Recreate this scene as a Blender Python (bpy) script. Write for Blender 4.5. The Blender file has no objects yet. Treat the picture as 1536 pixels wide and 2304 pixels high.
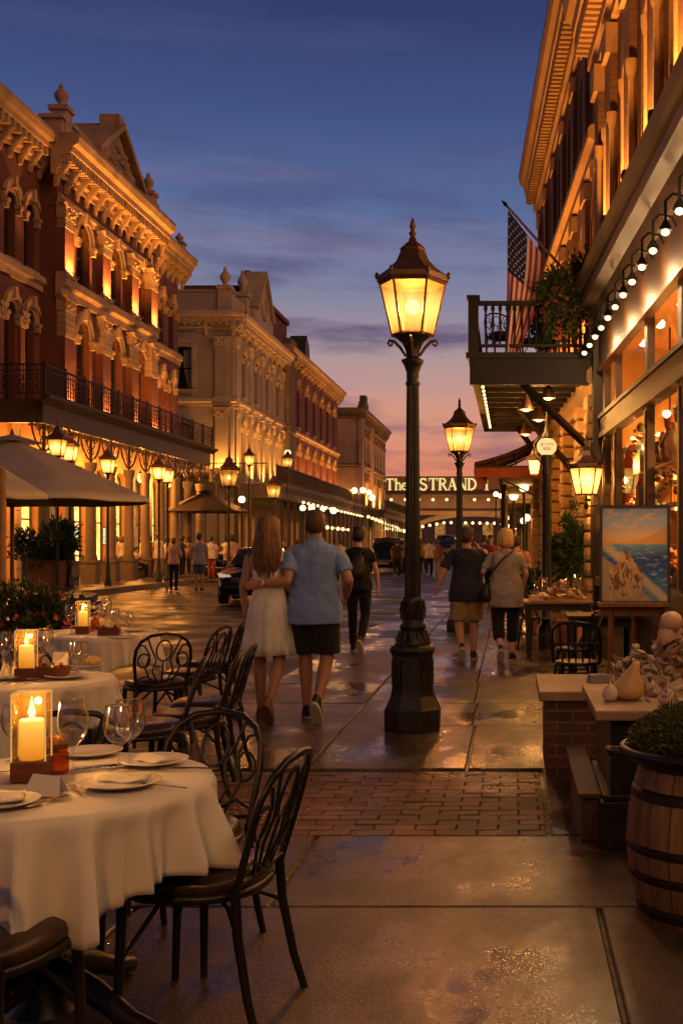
import bpy, bmesh, math, random
from mathutils import Vector, Matrix, Euler
random.seed(7)
PI = math.pi
R = math.radians
sc = bpy.context.scene
COL = sc.collection
sc.view_settings.view_transform = 'Standard'
sc.view_settings.look = 'None'
sc.view_settings.exposure = 0
sc.view_settings.gamma = 1
sc.render.engine = 'CYCLES'
try:
    sc.cycles.use_denoising = True
    sc.cycles.denoiser = 'OPENIMAGEDENOISE'
except Exception:
    pass
sc.cycles.use_light_tree = True
sc.cycles.sample_clamp_indirect = 4.0
sc.cycles.max_bounces = 6
sc.cycles.diffuse_bounces = 3
sc.cycles.glossy_bounces = 3
sc.cycles.transparent_max_bounces = 24
sc.cycles.caustics_reflective = False
sc.cycles.caustics_refractive = False

# ---------------------------------------------------------------- camera
CAMH = 1.5
cam_d = bpy.data.cameras.new('camera')
cam = bpy.data.objects.new('camera', cam_d)
COL.objects.link(cam)
cam.location = (0, 0, CAMH)
cam.rotation_euler = (R(90), 0, 0)
cam_d.sensor_fit = 'VERTICAL'
cam_d.sensor_height = 36
cam_d.lens = 36 * 2500 / 2304
cam_d.shift_x = -382 / 2304
cam_d.shift_y = 73 / 2304
cam_d.clip_start = 0.05
cam_d.clip_end = 3000
sc.camera = cam

def gx(px, d):            # metres to the side of the camera axis at distance d
    return (px - 1150) * d / 2500
def gz(py, d):
    return CAMH - (py - 1225) * d / 2500

# ---------------------------------------------------------------- materials
def lin(c):
    def f(u):
        u = u / 255
        return u / 12.92 if u <= .04045 else ((u + .055) / 1.055) ** 2.4
    return tuple(f(x) for x in c)

class NT:
    def __init__(s, m):
        s.t = m.node_tree
    def n(s, typ, **kw):
        nd = s.t.nodes.new(typ)
        for k, v in kw.items():
            if k.startswith('i_'):
                nd.inputs[k[2:].replace('_', ' ')].default_value = v
            else:
                setattr(nd, k, v)
        return nd
    def l(s, a, b):
        s.t.links.new(a, b)
    def math(s, op, a, b=None, c=None, clamp=False):
        nd = s.t.nodes.new('ShaderNodeMath'); nd.operation = op; nd.use_clamp = clamp
        for i, x in enumerate((a, b, c)):
            if x is None: continue
            if isinstance(x, (int, float)): nd.inputs[i].default_value = x
            else: s.l(x, nd.inputs[i])
        return nd.outputs[0]
    def mix(s, fac, a, b, typ='MIX'):
        nd = s.t.nodes.new('ShaderNodeMix'); nd.data_type = 'RGBA'; nd.blend_type = typ
        for i, x in ((0, fac), (6, a), (7, b)):
            if isinstance(x, (int, float)): nd.inputs[i].default_value = x
            elif isinstance(x, (tuple, list)): nd.inputs[i].default_value = (*x[:3], 1)
            else: s.l(x, nd.inputs[i])
        return nd.outputs[2]
    def ramp(s, fac, stops, interp='LINEAR'):
        nd = s.t.nodes.new('ShaderNodeValToRGB')
        cr = nd.color_ramp; cr.interpolation = interp
        while len(cr.elements) < len(stops): cr.elements.new(0.5)
        for e, (p, c) in zip(cr.elements, stops):
            e.position = p
            e.color = (c, c, c, 1) if isinstance(c, (int, float)) else (*c[:3], 1)
        s.l(fac, nd.inputs[0])
        return nd.outputs[0]
    def coord(s, which='Object'):
        return s.n('ShaderNodeTexCoord').outputs[which]
    def noise(s, vec, scale, detail=3, rough=.55):
        nd = s.n('ShaderNodeTexNoise'); nd.inputs['Scale'].default_value = scale
        nd.inputs['Detail'].default_value = detail; nd.inputs['Roughness'].default_value = rough
        if vec is not None: s.l(vec, nd.inputs['Vector'])
        return nd.outputs['Fac']
    def map(s, vec, scale=(1, 1, 1), loc=(0, 0, 0), rot=(0, 0, 0)):
        nd = s.n('ShaderNodeMapping'); nd.inputs['Scale'].default_value = scale
        nd.inputs['Location'].default_value = loc; nd.inputs['Rotation'].default_value = rot
        s.l(vec, nd.inputs['Vector']); return nd.outputs[0]

MATS = {}
def newmat(name):
    m = bpy.data.materials.new(name); m.use_nodes = True
    m.node_tree.nodes.clear()
    nt = NT(m)
    out = nt.n('ShaderNodeOutputMaterial')
    MATS[name] = m
    return m, nt, out

def bump(nt, h, strength, dist=.02):
    b = nt.n('ShaderNodeBump'); b.inputs['Strength'].default_value = strength
    b.inputs['Distance'].default_value = dist
    nt.l(h, b.inputs['Height']); return b.outputs[0]

def mat(name, col, rough=.6, metal=0, var=.18, vs=3., bmp=.0, bs=40., spec=.4, coat=0, grime=0, sheen=0, stretch=(1, 1, 1)):
    if name in MATS: return MATS[name]
    m, nt, out = newmat(name)
    p = nt.n('ShaderNodeBsdfPrincipled')
    co = nt.map(nt.coord(), stretch)
    n1 = nt.noise(co, vs, 5)
    c = nt.mix(nt.ramp(n1, [(.3, 0.), (.7, 1.)]), tuple(x * (1 - var) for x in col), tuple(min(1, x * (1 + var)) for x in col))
    if grime:
        g = nt.noise(co, vs * .35, 6, .65)
        c = nt.mix(nt.math('MULTIPLY', nt.ramp(g, [(.45, 0.), (.7, 1.)]), grime), c, tuple(x * .35 for x in col))
    nt.l(c, p.inputs['Base Color'])
    r = nt.math('MULTIPLY_ADD', n1, .25, rough - .125, clamp=True)
    nt.l(r, p.inputs['Roughness'])
    p.inputs['Metallic'].default_value = metal
    p.inputs['Specular IOR Level'].default_value = spec
    p.inputs['Coat Weight'].default_value = coat
    p.inputs['Sheen Weight'].default_value = sheen
    if bmp:
        nt.l(bump(nt, nt.noise(co, bs, 4), bmp, .02), p.inputs['Normal'])
    nt.l(p.outputs[0], out.inputs[0])
    return m

def emit(name, col, strength, transp=0., noise=0., ns=4., sample=False):
    """glowing material; transp lets light from a lamp inside pass (lamp glass)."""
    if name in MATS: return MATS[name]
    m, nt, out = newmat(name)
    e = nt.n('ShaderNodeEmission'); e.inputs['Color'].default_value = (*col, 1)
    e.inputs['Strength'].default_value = strength
    if noise:
        n = nt.noise(nt.coord(), ns, 3)
        nt.l(nt.math('MULTIPLY', nt.ramp(n, [(.3, 1 - noise), (.7, 1.)]), strength), e.inputs['Strength'])
    sh = e.outputs[0]
    if transp:
        t = nt.n('ShaderNodeBsdfTransparent'); t.inputs['Color'].default_value = (1, .9, .75, 1)
        mx = nt.n('ShaderNodeMixShader'); mx.inputs[0].default_value = transp
        nt.l(sh, mx.inputs[1]); nt.l(t.outputs[0], mx.inputs[2]); sh = mx.outputs[0]
    nt.l(sh, out.inputs[0])
    m.cycles.emission_sampling = 'AUTO' if sample else 'NONE'
    return m

def thin_glass(name, tint=(1, 1, 1), refl=.9, body=.0, bodycol=(.8, .8, .8), rough=.02, ior=1.45, fk=1.):
    if name in MATS: return MATS[name]
    m, nt, out = newmat(name)
    t = nt.n('ShaderNodeBsdfTransparent'); t.inputs['Color'].default_value = (*tint, 1)
    g = nt.n('ShaderNodeBsdfGlossy'); g.inputs['Roughness'].default_value = rough
    g.inputs['Color'].default_value = (refl, refl, refl, 1)
    f = nt.n('ShaderNodeFresnel')
    bf = nt.n('ShaderNodeNewGeometry').outputs['Backfacing']
    nt.l(nt.math('ADD', nt.math('MULTIPLY', bf, 1 / ior - ior), ior), f.inputs['IOR'])
    mx = nt.n('ShaderNodeMixShader'); nt.l(nt.math('MINIMUM', nt.math('MULTIPLY', f.outputs[0], fk), .6), mx.inputs[0])
    base = t.outputs[0]
    if body:
        d = nt.n('ShaderNodeBsdfDiffuse'); d.inputs['Color'].default_value = (*bodycol, 1)
        m2 = nt.n('ShaderNodeMixShader'); m2.inputs[0].default_value = body
        nt.l(base, m2.inputs[1]); nt.l(d.outputs[0], m2.inputs[2]); base = m2.outputs[0]
    nt.l(base, mx.inputs[1]); nt.l(g.outputs[0], mx.inputs[2])
    nt.l(mx.outputs[0], out.inputs[0])
    return m

def brick_mat(name, c1, c2, mortar, bw=.23, rh=.078, ms=.010, rough=.75, flat=False, bmp=.5, wet=0., var=.35, vsc=.8, offset=.5):
    if name in MATS: return MATS[name]
    m, nt, out = newmat(name)
    p = nt.n('ShaderNodeBsdfPrincipled')
    co = nt.coord()
    sp = nt.n('ShaderNodeSeparateXYZ'); nt.l(co, sp.inputs[0])
    cb = nt.n('ShaderNodeCombineXYZ')
    if flat:
        nt.l(sp.outputs[0], cb.inputs[0]); nt.l(sp.outputs[1], cb.inputs[1])
    else:
        nt.l(nt.math('ADD', sp.outputs[0], sp.outputs[1]), cb.inputs[0]); nt.l(sp.outputs[2], cb.inputs[1])
    # a little wobble so that the courses are not ruled lines
    wob = nt.noise(cb.outputs[0], 2.5, 2)
    wv = nt.n('ShaderNodeVectorMath', operation='SCALE'); wc = nt.n('ShaderNodeCombineXYZ')
    w1 = nt.math('MULTIPLY_ADD', wob, .03, -.015)
    nt.l(w1, wc.inputs[0]); nt.l(w1, wc.inputs[1])
    va = nt.n('ShaderNodeVectorMath', operation='ADD'); nt.l(cb.outputs[0], va.inputs[0]); nt.l(wc.outputs[0], va.inputs[1])
    b = nt.n('ShaderNodeTexBrick'); b.offset = offset
    nt.l(va.outputs[0], b.inputs['Vector'])
    b.inputs['Scale'].default_value = 1
    b.inputs['Brick Width'].default_value = bw; b.inputs['Row Height'].default_value = rh
    b.inputs['Mortar Size'].default_value = ms; b.inputs['Mortar Smooth'].default_value = .3
    b.inputs['Color1'].default_value = (*c1, 1); b.inputs['Color2'].default_value = (*c2, 1)
    b.inputs['Mortar'].default_value = (*mortar, 1)
    n1 = nt.noise(co, vsc, 6, .6)
    c = nt.mix(nt.ramp(n1, [(.3, 0.), (.7, 1.)]), b.outputs['Color'], tuple(1 - var for _ in range(3)), 'MULTIPLY')
    n2 = nt.noise(co, 14, 4)
    c = nt.mix(.35, c, nt.ramp(n2, [(.3, .25), (.7, 1.)]), 'MULTIPLY')
    nt.l(c, p.inputs['Base Color'])
    if wet:
        n3 = nt.noise(co, .9, 5, .6)
        nt.l(nt.ramp(n3, [(.42, rough), (.6, rough - wet)]), p.inputs['Roughness'])
    else:
        p.inputs['Roughness'].default_value = rough
    h = nt.math('MULTIPLY_ADD', b.outputs['Fac'], -1., nt.math('MULTIPLY', n2, .5))
    nt.l(bump(nt, h, bmp, .012), p.inputs['Normal'])
    nt.l(p.outputs[0], out.inputs[0])
    return m

# ---------------------------------------------------------------- mesh builder
class MB:
    def __init__(s):
        s.v = []; s.f = []; s.mi = []; s.sm = []; s.uv = None; s.cur = 0
    def add(s, vs, fs, smooth=False):
        o = len(s.v); s.v += [tuple(p) for p in vs]
        for f in fs:
            s.f.append(tuple(o + i for i in f)); s.mi.append(s.cur); s.sm.append(smooth)
        return s
    def poly(s, pts):
        return s.add(pts, [tuple(range(len(pts)))])
    def bx(s, x0, x1, y0, y1, z0, z1):
        if x0 > x1: x0, x1 = x1, x0
        if y0 > y1: y0, y1 = y1, y0
        if z0 > z1: z0, z1 = z1, z0
        vs = [(x0, y0, z0), (x1, y0, z0), (x1, y1, z0), (x0, y1, z0), (x0, y0, z1), (x1, y0, z1), (x1, y1, z1), (x0, y1, z1)]
        return s.add(vs, [(3, 2, 1, 0), (4, 5, 6, 7), (0, 1, 5, 4), (1, 2, 6, 5), (2, 3, 7, 6), (3, 0, 4, 7)])
    def cbox(s, c, size, rot=(0, 0, 0)):
        mt = Matrix.Translation(c) @ Euler(rot).to_matrix().to_4x4()
        a, b, h = (x / 2 for x in size)
        vs = [mt @ Vector(p) for p in [(-a, -b, -h), (a, -b, -h), (a, b, -h), (-a, b, -h), (-a, -b, h), (a, -b, h), (a, b, h), (-a, b, h)]]
        return s.add(vs, [(3, 2, 1, 0), (4, 5, 6, 7), (0, 1, 5, 4), (1, 2, 6, 5), (2, 3, 7, 6), (3, 0, 4, 7)])
    def rings(s, rings, closed=True, cap=True, smooth=True, loop=False):
        n = len(rings[0]); vs = [p for r in rings for p in r]; fs = []
        k = len(rings)
        for i in range(k if loop else k - 1):
            j = (i + 1) % k
            for a in range(n if closed else n - 1):
                b = (a + 1) % n
                fs.append((i * n + a, i * n + b, j * n + b, j * n + a))
        s.add(vs, fs, smooth)
        if cap and not loop:
            s.add(rings[0], [tuple(range(n))[::-1]]); s.add(rings[-1], [tuple(range(n))])
        return s
    def tube(s, pts, r, n=8, cap=True, smooth=True, loop=False, flat=1.):
        pts = [Vector(p) for p in pts]; k = len(pts)
        rs = r if isinstance(r, (list, tuple)) else [r] * k
        rings = []; prev = None
        for i, p in enumerate(pts):
            if loop: t = pts[(i + 1) % k] - pts[i - 1]
            else: t = pts[min(i + 1, k - 1)] - pts[max(i - 1, 0)]
            if t.length < 1e-9: t = Vector((0, 0, 1))
            t.normalize()
            if prev is None:
                up = Vector((0, 0, 1)) if abs(t.z) < .9 else Vector((1, 0, 0))
                a = t.cross(up).normalized()
            else:
                a = prev - t * prev.dot(t)
                if a.length < 1e-6: a = t.cross(Vector((0, 0, 1)))
                a.normalize()
            prev = a; b = t.cross(a)
            rings.append([p + (a * math.cos(q) + b * math.sin(q) * flat) * rs[i] for q in (2 * PI * j / n for j in range(n))])
        return s.rings(rings, True, cap, smooth, loop)
    def lathe(s, prof, c=(0, 0, 0), n=16, smooth=True, a0=0., cap=True, sx=1., sy=1.):
        rings = [[(c[0] + r * math.cos(a0 + 2 * PI * j / n) * sx, c[1] + r * math.sin(a0 + 2 * PI * j / n) * sy, c[2] + z) for j in range(n)] for r, z in prof]
        return s.rings(rings, True, cap, smooth)
    def ball(s, c, r, nu=12, nv=8, smooth=True):
        rx, ry, rz = r if isinstance(r, (tuple, list)) else (r, r, r)
        prof = [(max(1e-4, math.sin(PI * i / nv)), -math.cos(PI * i / nv)) for i in range(nv + 1)]
        rings = [[(c[0] + q * rx * math.cos(2 * PI * j / nu), c[1] + q * ry * math.sin(2 * PI * j / nu), c[2] + z * rz) for j in range(nu)] for q, z in prof]
        return s.rings(rings, True, True, smooth)
    def prism(s, pts, y0, y1):      # polygon in x-z pushed along y
        n = len(pts)
        vs = [(x, y0, z) for x, z in pts] + [(x, y1, z) for x, z in pts]
        fs = [tuple(range(n)), tuple(range(n, 2 * n))[::-1]] + [(i, i + n, (i + 1) % n + n, (i + 1) % n) for i in range(n)]
        return s.add(vs, fs)
    def sweep(s, prof, x0, x1):     # profile in y-z run along x
        n = len(prof)
        vs = [(x0, y, z) for y, z in prof] + [(x1, y, z) for y, z in prof]
        fs = [tuple(range(n)), tuple(range(n, 2 * n))[::-1]] + [(i, i + n, (i + 1) % n + n, (i + 1) % n) for i in range(n)]
        return s.add(vs, fs)
    def xf(s, mt, start=0):
        for i in range(start, len(s.v)):
            s.v[i] = tuple(mt @ Vector(s.v[i]))
        return s
    def mesh(s, name, mats):
        me = bpy.data.meshes.new(name)
        me.from_pydata(s.v, [], s.f)
        for m in (mats if isinstance(mats, (list, tuple)) else [mats]): me.materials.append(m)
        me.polygons.foreach_set('material_index', s.mi)
        me.polygons.foreach_set('use_smooth', s.sm)
        bm = bmesh.new(); bm.from_mesh(me)
        bmesh.ops.recalc_face_normals(bm, faces=bm.faces)
        bm.to_mesh(me); bm.free()
        me.update()
        return me
    def build(s, name, mats, parent=None, loc=(0, 0, 0), rotz=0., bevel=0, rot=None):
        o = bpy.data.objects.new(name, s.mesh(name, mats))
        COL.objects.link(o)
        o.location = loc
        o.rotation_euler = rot if rot else (0, 0, rotz)
        if parent: o.parent = parent
        if bevel:
            b = o.modifiers.new('bevel', 'BEVEL'); b.width = bevel; b.segments = 2; b.limit_method = 'ANGLE'; b.angle_limit = R(50)
        return o

def thing(name, label, cat, loc=(0, 0, 0), rotz=0., group=None):
    o = bpy.data.objects.new(name, None); COL.objects.link(o)
    o.location = loc; o.rotation_euler = (0, 0, rotz); o.empty_display_size = .1
    return tag(o, label, cat, group)
def tag(o, label, cat, group=None):
    o['label'] = label; o['category'] = cat
    if group: o['group'] = group
    return o
def struct(o):
    o['kind'] = 'structure'; return o
def stuff(o):
    o['kind'] = 'stuff'; return o
KIDS = {}
def copy_thing(root, loc, rotz=0., label=None, group=None, scale=None):
    def cp(o, par):
        c = o.copy(); COL.objects.link(c)
        if par: c.parent = par; c.matrix_parent_inverse = o.matrix_parent_inverse
        for ch in o.children: cp(ch, c)
        return c
    r = cp(root, None)
    r.location = loc; r.rotation_euler = (0, 0, rotz)
    if scale: r.scale = (scale,) * 3
    if label: r['label'] = label
    if group: r['group'] = group
    return r

WARM = (1., .45, .11)
def point(name, loc, watts, col=WARM, rad=.04, parent=None):
    l = bpy.data.lights.new(name, 'POINT'); l.energy = watts; l.color = col; l.shadow_soft_size = rad
    o = bpy.data.objects.new(name, l); COL.objects.link(o); o.location = loc
    if parent: o.parent = parent
    return o
def spot(name, loc, direction, watts, col=WARM, ang=60, rad=.03, blend=.6, parent=None):
    l = bpy.data.lights.new(name, 'SPOT'); l.energy = watts; l.color = col; l.shadow_soft_size = rad
    l.spot_size = R(ang); l.spot_blend = blend
    o = bpy.data.objects.new(name, l); COL.objects.link(o); o.location = loc
    o.rotation_euler = Vector(direction).to_track_quat('-Z', 'Y').to_euler()
    if parent: o.parent = parent
    return o

# ---------------------------------------------------------------- sky at dusk
world = bpy.data.worlds.new('World'); sc.world = world; world.use_nodes = True
wt = NT(world); world.node_tree.nodes.clear()
wo = wt.n('ShaderNodeOutputWorld')
dirv = wt.coord('Generated')
sep = wt.n('ShaderNodeSeparateXYZ'); wt.l(dirv, sep.inputs[0])
elev = wt.math('ARCSINE', sep.outputs[2])
t = wt.math('MULTIPLY', elev, 180 / PI / 40, clamp=True)     # 0 at the horizon, 1 at 40 degrees
sky = wt.ramp(t, [(.0, lin((198, 106, 82))), (.10, lin((212, 127, 98))), (.17, lin((200, 140, 120))), (.235, lin((166, 138, 140))),
                  (.31, lin((122, 122, 148))), (.42, lin((80, 97, 141))), (.53, lin((56, 74, 122))), (.64, lin((41, 53, 99))), (.78, lin((24, 31, 66))), (1., lin((8, 10, 28)))])
sky = wt.mix(wt.math('MULTIPLY_ADD', sep.outputs[1], -.5, .35, clamp=True), sky, (.004, .005, .014))
cm = wt.n('ShaderNodeCombineXYZ')
wt.l(wt.math('MULTIPLY', sep.outputs[0], 2.6), cm.inputs[0]); wt.l(wt.math('MULTIPLY', sep.outputs[2], 15.), cm.inputs[2]); wt.l(wt.math('MULTIPLY', sep.outputs[1], 2.), cm.inputs[1])
cn = wt.noise(wt.map(cm.outputs[0], loc=(3.1, 0, 1.7)), 1.9, 7, .58)
cl = wt.ramp(cn, [(.47, 0.), (.62, 1.)])
band = wt.ramp(t, [(.02, .25), (.1, .85), (.28, .9), (.46, .42), (.7, .06)])
clc = wt.ramp(t, [(0., lin((120, 78, 88))), (.16, lin((104, 78, 104))), (.3, lin((76, 74, 110))), (.5, lin((62, 70, 118))), (1., lin((30, 36, 72)))])
sky = wt.mix(wt.math('MULTIPLY', cl, band), sky, clc)
# light pink wisps higher up
wn = wt.noise(wt.map(cm.outputs[0], scale=(1, 1, 1.3), loc=(7.3, 2, 4.4), rot=(0, R(14), 0)), 1.1, 8, .6)
sky = wt.mix(wt.math('MULTIPLY', wt.ramp(wn, [(.52, 0.), (.8, 1.)]), wt.ramp(t, [(.3, .45), (.62, .08)])), sky, lin((150, 126, 150)))
nish = wt.n('ShaderNodeTexSky'); nish.sky_type = 'NISHITA'; nish.sun_disc = False
nish.sun_elevation = R(-2.5); nish.sun_rotation = R(4)
b1 = wt.n('ShaderNodeBackground'); wt.l(sky, b1.inputs[0]); b1.inputs[1].default_value = 1.1
b2 = wt.n('ShaderNodeBackground'); wt.l(nish.outputs[0], b2.inputs[0]); b2.inputs[1].default_value = .05
ad = wt.n('ShaderNodeAddShader'); wt.l(b1.outputs[0], ad.inputs[0]); wt.l(b2.outputs[0], ad.inputs[1])
wt.l(ad.outputs[0], wo.inputs[0])

# ---------------------------------------------------------------- shared materials
stone = mat('cream_stone', (.46, .32, .19), .75, var=.28, vs=1.2, bmp=.3, bs=25, grime=.6)
stone_dk = mat('grey_stone', (.19, .14, .10), .8, var=.25, vs=1.0, bmp=.3, bs=25, grime=.4)
cream_wall = mat('cream_render', (.44, .37, .27), .8, var=.14, vs=.5, bmp=.15, bs=18, grime=.35)
brick_red = brick_mat('red_brick', (.26, .072, .034), (.19, .05, .027), (.20, .12, .085), var=.3)
brick_tan = brick_mat('tan_brick', (.30, .155, .075), (.24, .115, .055), (.20, .13, .08), var=.3)
iron = mat('black_iron', (.018, .016, .015), .42, metal=.3, var=.4, vs=20, bmp=.15, bs=90, spec=.5)
iron_br = mat('brown_iron', (.05, .032, .024), .55, metal=.2, var=.3, vs=10, bmp=.2, bs=60)
dark_wood = mat('dark_brown_paint', (.045, .028, .018), .5, var=.3, vs=6, bmp=.15, bs=50)
pane_dark = thin_glass('window_glass', (.25, .23, .2), .9, body=.55, bodycol=(.012, .012, .014))
def glow_pane(name, c1, c2, s, scale):
    m, nt, out = newmat(name)
    e = nt.n('ShaderNodeEmission')
    co = nt.coord()
    n = nt.noise(co, scale, 4, .6)
    v = nt.n('ShaderNodeTexVoronoi'); v.inputs['Scale'].default_value = scale * 1.7; nt.l(co, v.inputs['Vector'])
    f = nt.math('ADD', nt.math('MULTIPLY', n, .7), nt.math('MULTIPLY', v.outputs['Distance'], .45))
    nt.l(nt.ramp(f, [(.32, c2), (.5, tuple(a * .6 + b * .4 for a, b in zip(c1, c2))), (.68, c1)]), e.inputs[0])
    e.inputs[1].default_value = s
    nt.l(e.outputs[0], out.inputs[0])
    m.cycles.emission_sampling = 'NONE'
    return m
pane_lit = glow_pane('lit_window', (1., .52, .11), (.62, .18, .02), 2.6, .55)
pane_lit2 = glow_pane('lit_shop_window', (1., .56, .16), (.36, .10, .015), 2.4, 1.6)
sun_l = bpy.data.lights.new('dusk_glow', 'SUN'); sun_l.energy = .85; sun_l.color = (1., .42, .15); sun_l.angle = R(35)
sun_o = bpy.data.objects.new('dusk_glow', sun_l); COL.objects.link(sun_o); sun_o.location = (30, -20, 30); sun_o.rotation_euler = Vector((-.78, .42, -.40)).to_track_quat('-Z', 'Y').to_euler()
# ---------------------------------------------------------------- ground, road, pavements
def paving_mat(name, col, sc_=1.):
    m, nt, out = newmat(name)
    p = nt.n('ShaderNodeBsdfPrincipled')
    co = nt.coord()
    big = nt.noise(co, .55, 6, .62); mid = nt.noise(co, 3.2, 6, .65); fine = nt.noise(co, 60, 3, .6); grit = nt.noise(co, 170, 2, .5)
    c = nt.mix(nt.ramp(big, [(.35, 0.), (.68, 1.)]), tuple(x * .62 for x in col), col)
    c = nt.mix(nt.math('MULTIPLY', nt.ramp(mid, [(.45, 0.), (.58, 1.)]), .8), c, tuple(x * .30 for x in col))
    st = nt.noise(nt.map(co, (1.3, .8, 1), (5, 2, 0)), 1.9, 8, .72)
    c = nt.mix(nt.math('MULTIPLY', nt.ramp(st, [(.46, 0.), (.55, 1.)]), .75), c, tuple(x * .22 for x in col))
    c = nt.mix(.6, c, nt.ramp(fine, [(.3, .3), (.7, 1.)]), 'MULTIPLY')
    c = nt.mix(nt.math('MULTIPLY', nt.ramp(grit, [(.60, 0.), (.70, 1.)]), .7), c, tuple(min(1, x * 2.6) for x in col))
    gv = nt.n('ShaderNodeTexVoronoi'); gv.inputs['Scale'].default_value = 2.6; nt.l(co, gv.inputs['Vector'])
    c = nt.mix(nt.ramp(gv.outputs['Distance'], [(.045, .8), (.06, 0.)]), c, (.02, .015, .012))
    ck = nt.n('ShaderNodeTexVoronoi'); ck.feature = 'DISTANCE_TO_EDGE'; ck.inputs['Scale'].default_value = .42
    cw = nt.n('ShaderNodeVectorMath', operation='ADD'); nt.l(co, cw.inputs[0]); nn = nt.n('ShaderNodeTexNoise'); nn.inputs['Scale'].default_value = 2.2; nn.inputs['Detail'].default_value = 5; nt.l(co, nn.inputs['Vector']); nt.l(nn.outputs['Color'], cw.inputs[1]); nt.l(cw.outputs[0], ck.inputs['Vector'])
    crk = nt.math('MULTIPLY', nt.ramp(ck.outputs['Distance'], [(.003, 1.), (.008, 0.)]), nt.ramp(big, [(.46, 0.), (.56, 1.)]))
    c = nt.mix(nt.math('MULTIPLY', crk, .8), c, (.012, .009, .007))
    nt.l(c, p.inputs['Base Color'])
    wetn = nt.noise(nt.map(co, (1, .6, 1)), .8, 7, .68)
    wet = nt.ramp(wetn, [(.45, 0.), (.58, 1.)])
    r = nt.math('MULTIPLY_ADD', wet, -.31, .48)
    r = nt.math('ADD', r, nt.math('MULTIPLY_ADD', fine, .2, -.1))
    nt.l(r, p.inputs['Roughness'])
    p.inputs['Specular IOR Level'].default_value = .9
    h = nt.math('ADD', nt.math('MULTIPLY', mid, .8), nt.math('MULTIPLY', nt.math('ADD', fine, nt.math('MULTIPLY', grit, .7)), .24))
    bn = nt.n('ShaderNodeBump'); bn.inputs['Distance'].default_value = .016; nt.l(h, bn.inputs['Height']); nt.l(nt.math('MULTIPLY_ADD', wet, -.40, .6), bn.inputs['Strength'])
    nt.l(bn.outputs[0], p.inputs['Normal'])
    nt.l(nt.mix(nt.math('MULTIPLY', wet, .45), c, tuple(x * .25 for x in col)), p.inputs['Base Color'])
    nt.l(p.outputs[0], out.inputs[0])
    return m
concrete = paving_mat('pavement_concrete', (.165, .105, .066))
road_m = brick_mat('road_brick', (.15, .085, .062), (.085, .05, .042), (.012, .009, .008), bw=.26, rh=.13, ms=.02, rough=.58, flat=True, wet=.28, var=.55, vsc=.35, bmp=1.)
brick_pv = brick_mat('paving_brick', (.19, .07, .032), (.105, .042, .024), (.012, .009, .008), bw=.215, rh=.105, ms=.014, rough=.5, flat=True, wet=.26, var=.5, vsc=1.3, bmp=1.)
grd = mat('soil', (.06, .045, .035), .9)

b = MB(); b.poly([(-1500, -300, -.4), (1500, -300, -.4), (1500, 2500, -.4), (-1500, 2500, -.4)])
struct(b.build('ground', grd))
b = MB()
b.poly([(-60, -30, -.02), (30, -30, -.02), (30, 420, -.02), (-60, 420, -.02)])
struct(b.build('road', road_m))
# slabs of the near pavement, every slab a little different in level
b = MB()
def slabrow(y0, y1, xs):
    for xa, xb in zip(xs, xs[1:]):
        dz = [random.uniform(-.003, .003) for _ in range(4)]
        g = .009
        x0, x1, ya, yb = xa + g, xb - g, y0 + g, y1 - g
        c = .008
        top = [(x0 + c, ya + c), (x1 - c, ya + c), (x1 - c, yb - c), (x0 + c, yb - c)]
        low = [(x0, ya), (x1, ya), (x1, yb), (x0, yb)]
        vs = [(p[0], p[1], dz[i] * 1.) for i, p in enumerate(top)] + [(p[0], p[1], -.009) for p in low] + [(p[0], p[1], -.05) for p in low]
        b.add(vs, [(0, 1, 2, 3)] + [(i, (i + 1) % 4, 4 + (i + 1) % 4, 4 + i) for i in range(4)] + [(4 + i, 4 + (i + 1) % 4, 8 + (i + 1) % 4, 8 + i) for i in range(4)])
slabrow(-4.2, -2.0, [-2.6, -1.0, .38, 2.6])
slabrow(-2.0, .4, [-2.6, -1.2, .38, 2.6])
slabrow(.4, 2.4, [-2.6, -1.0, .36, 2.4])
slabrow(2.4, 4.6, [-2.6, -1.55, .36, 2.2])
slabrow(4.6, 5.73, [-2.6, -1.0, .95, 2.2])
slabrow(5.73, 7.43, [.2, 2.2])
slabrow(7.43, 9.2, [-2.6, -1.37, -.3, .62, 2.1])
slabrow(9.2, 10.5, [-2.6, -1.37, -.32, .9, 2.0])
slabrow(10.5, 12.0, [-2.6, -1.38, -.35, .9, 2.0])
slabrow(12.0, 13.9, [-2.6, -1.38, -.37, .9, 2.0])
y = 13.9
while y < 60:
    slabrow(y, y + 2.1, [-2.6 + max(0, y - 16) * .02, -1.38, -.37, .9, 2.0]); y += 2.1
struct(b.build('pavement', concrete))
def brick_unit():
    m, nt, out = newmat('paving_brick'); p = nt.n('ShaderNodeBsdfPrincipled'); co = nt.coord()
    oi = nt.n('ShaderNodeNewGeometry').outputs['Random Per Island']; n = nt.noise(co, 1.1, 6, .6); f = nt.noise(co, 55, 3, .6)
    c = nt.ramp(oi, [(0., (.085, .036, .022)), (.5, (.15, .058, .03)), (1., (.21, .085, .042))])
    c = nt.mix(nt.math('MULTIPLY', nt.ramp(n, [(.45, 0.), (.62, 1.)]), .65), c, (.035, .02, .014)); c = nt.mix(.6, c, nt.ramp(f, [(.3, .3), (.7, 1.)]), 'MULTIPLY')
    nt.l(c, p.inputs['Base Color']); w = nt.noise(co, .9, 6, .65)
    nt.l(nt.math('ADD', nt.ramp(w, [(.45, .55), (.58, .22)]), nt.math('MULTIPLY', f, .1)), p.inputs['Roughness']); p.inputs['Specular IOR Level'].default_value = .6
    nt.l(bump(nt, nt.math('ADD', f, n), .7, .01), p.inputs['Normal']); nt.l(p.outputs[0], out.inputs[0]); return m
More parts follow.
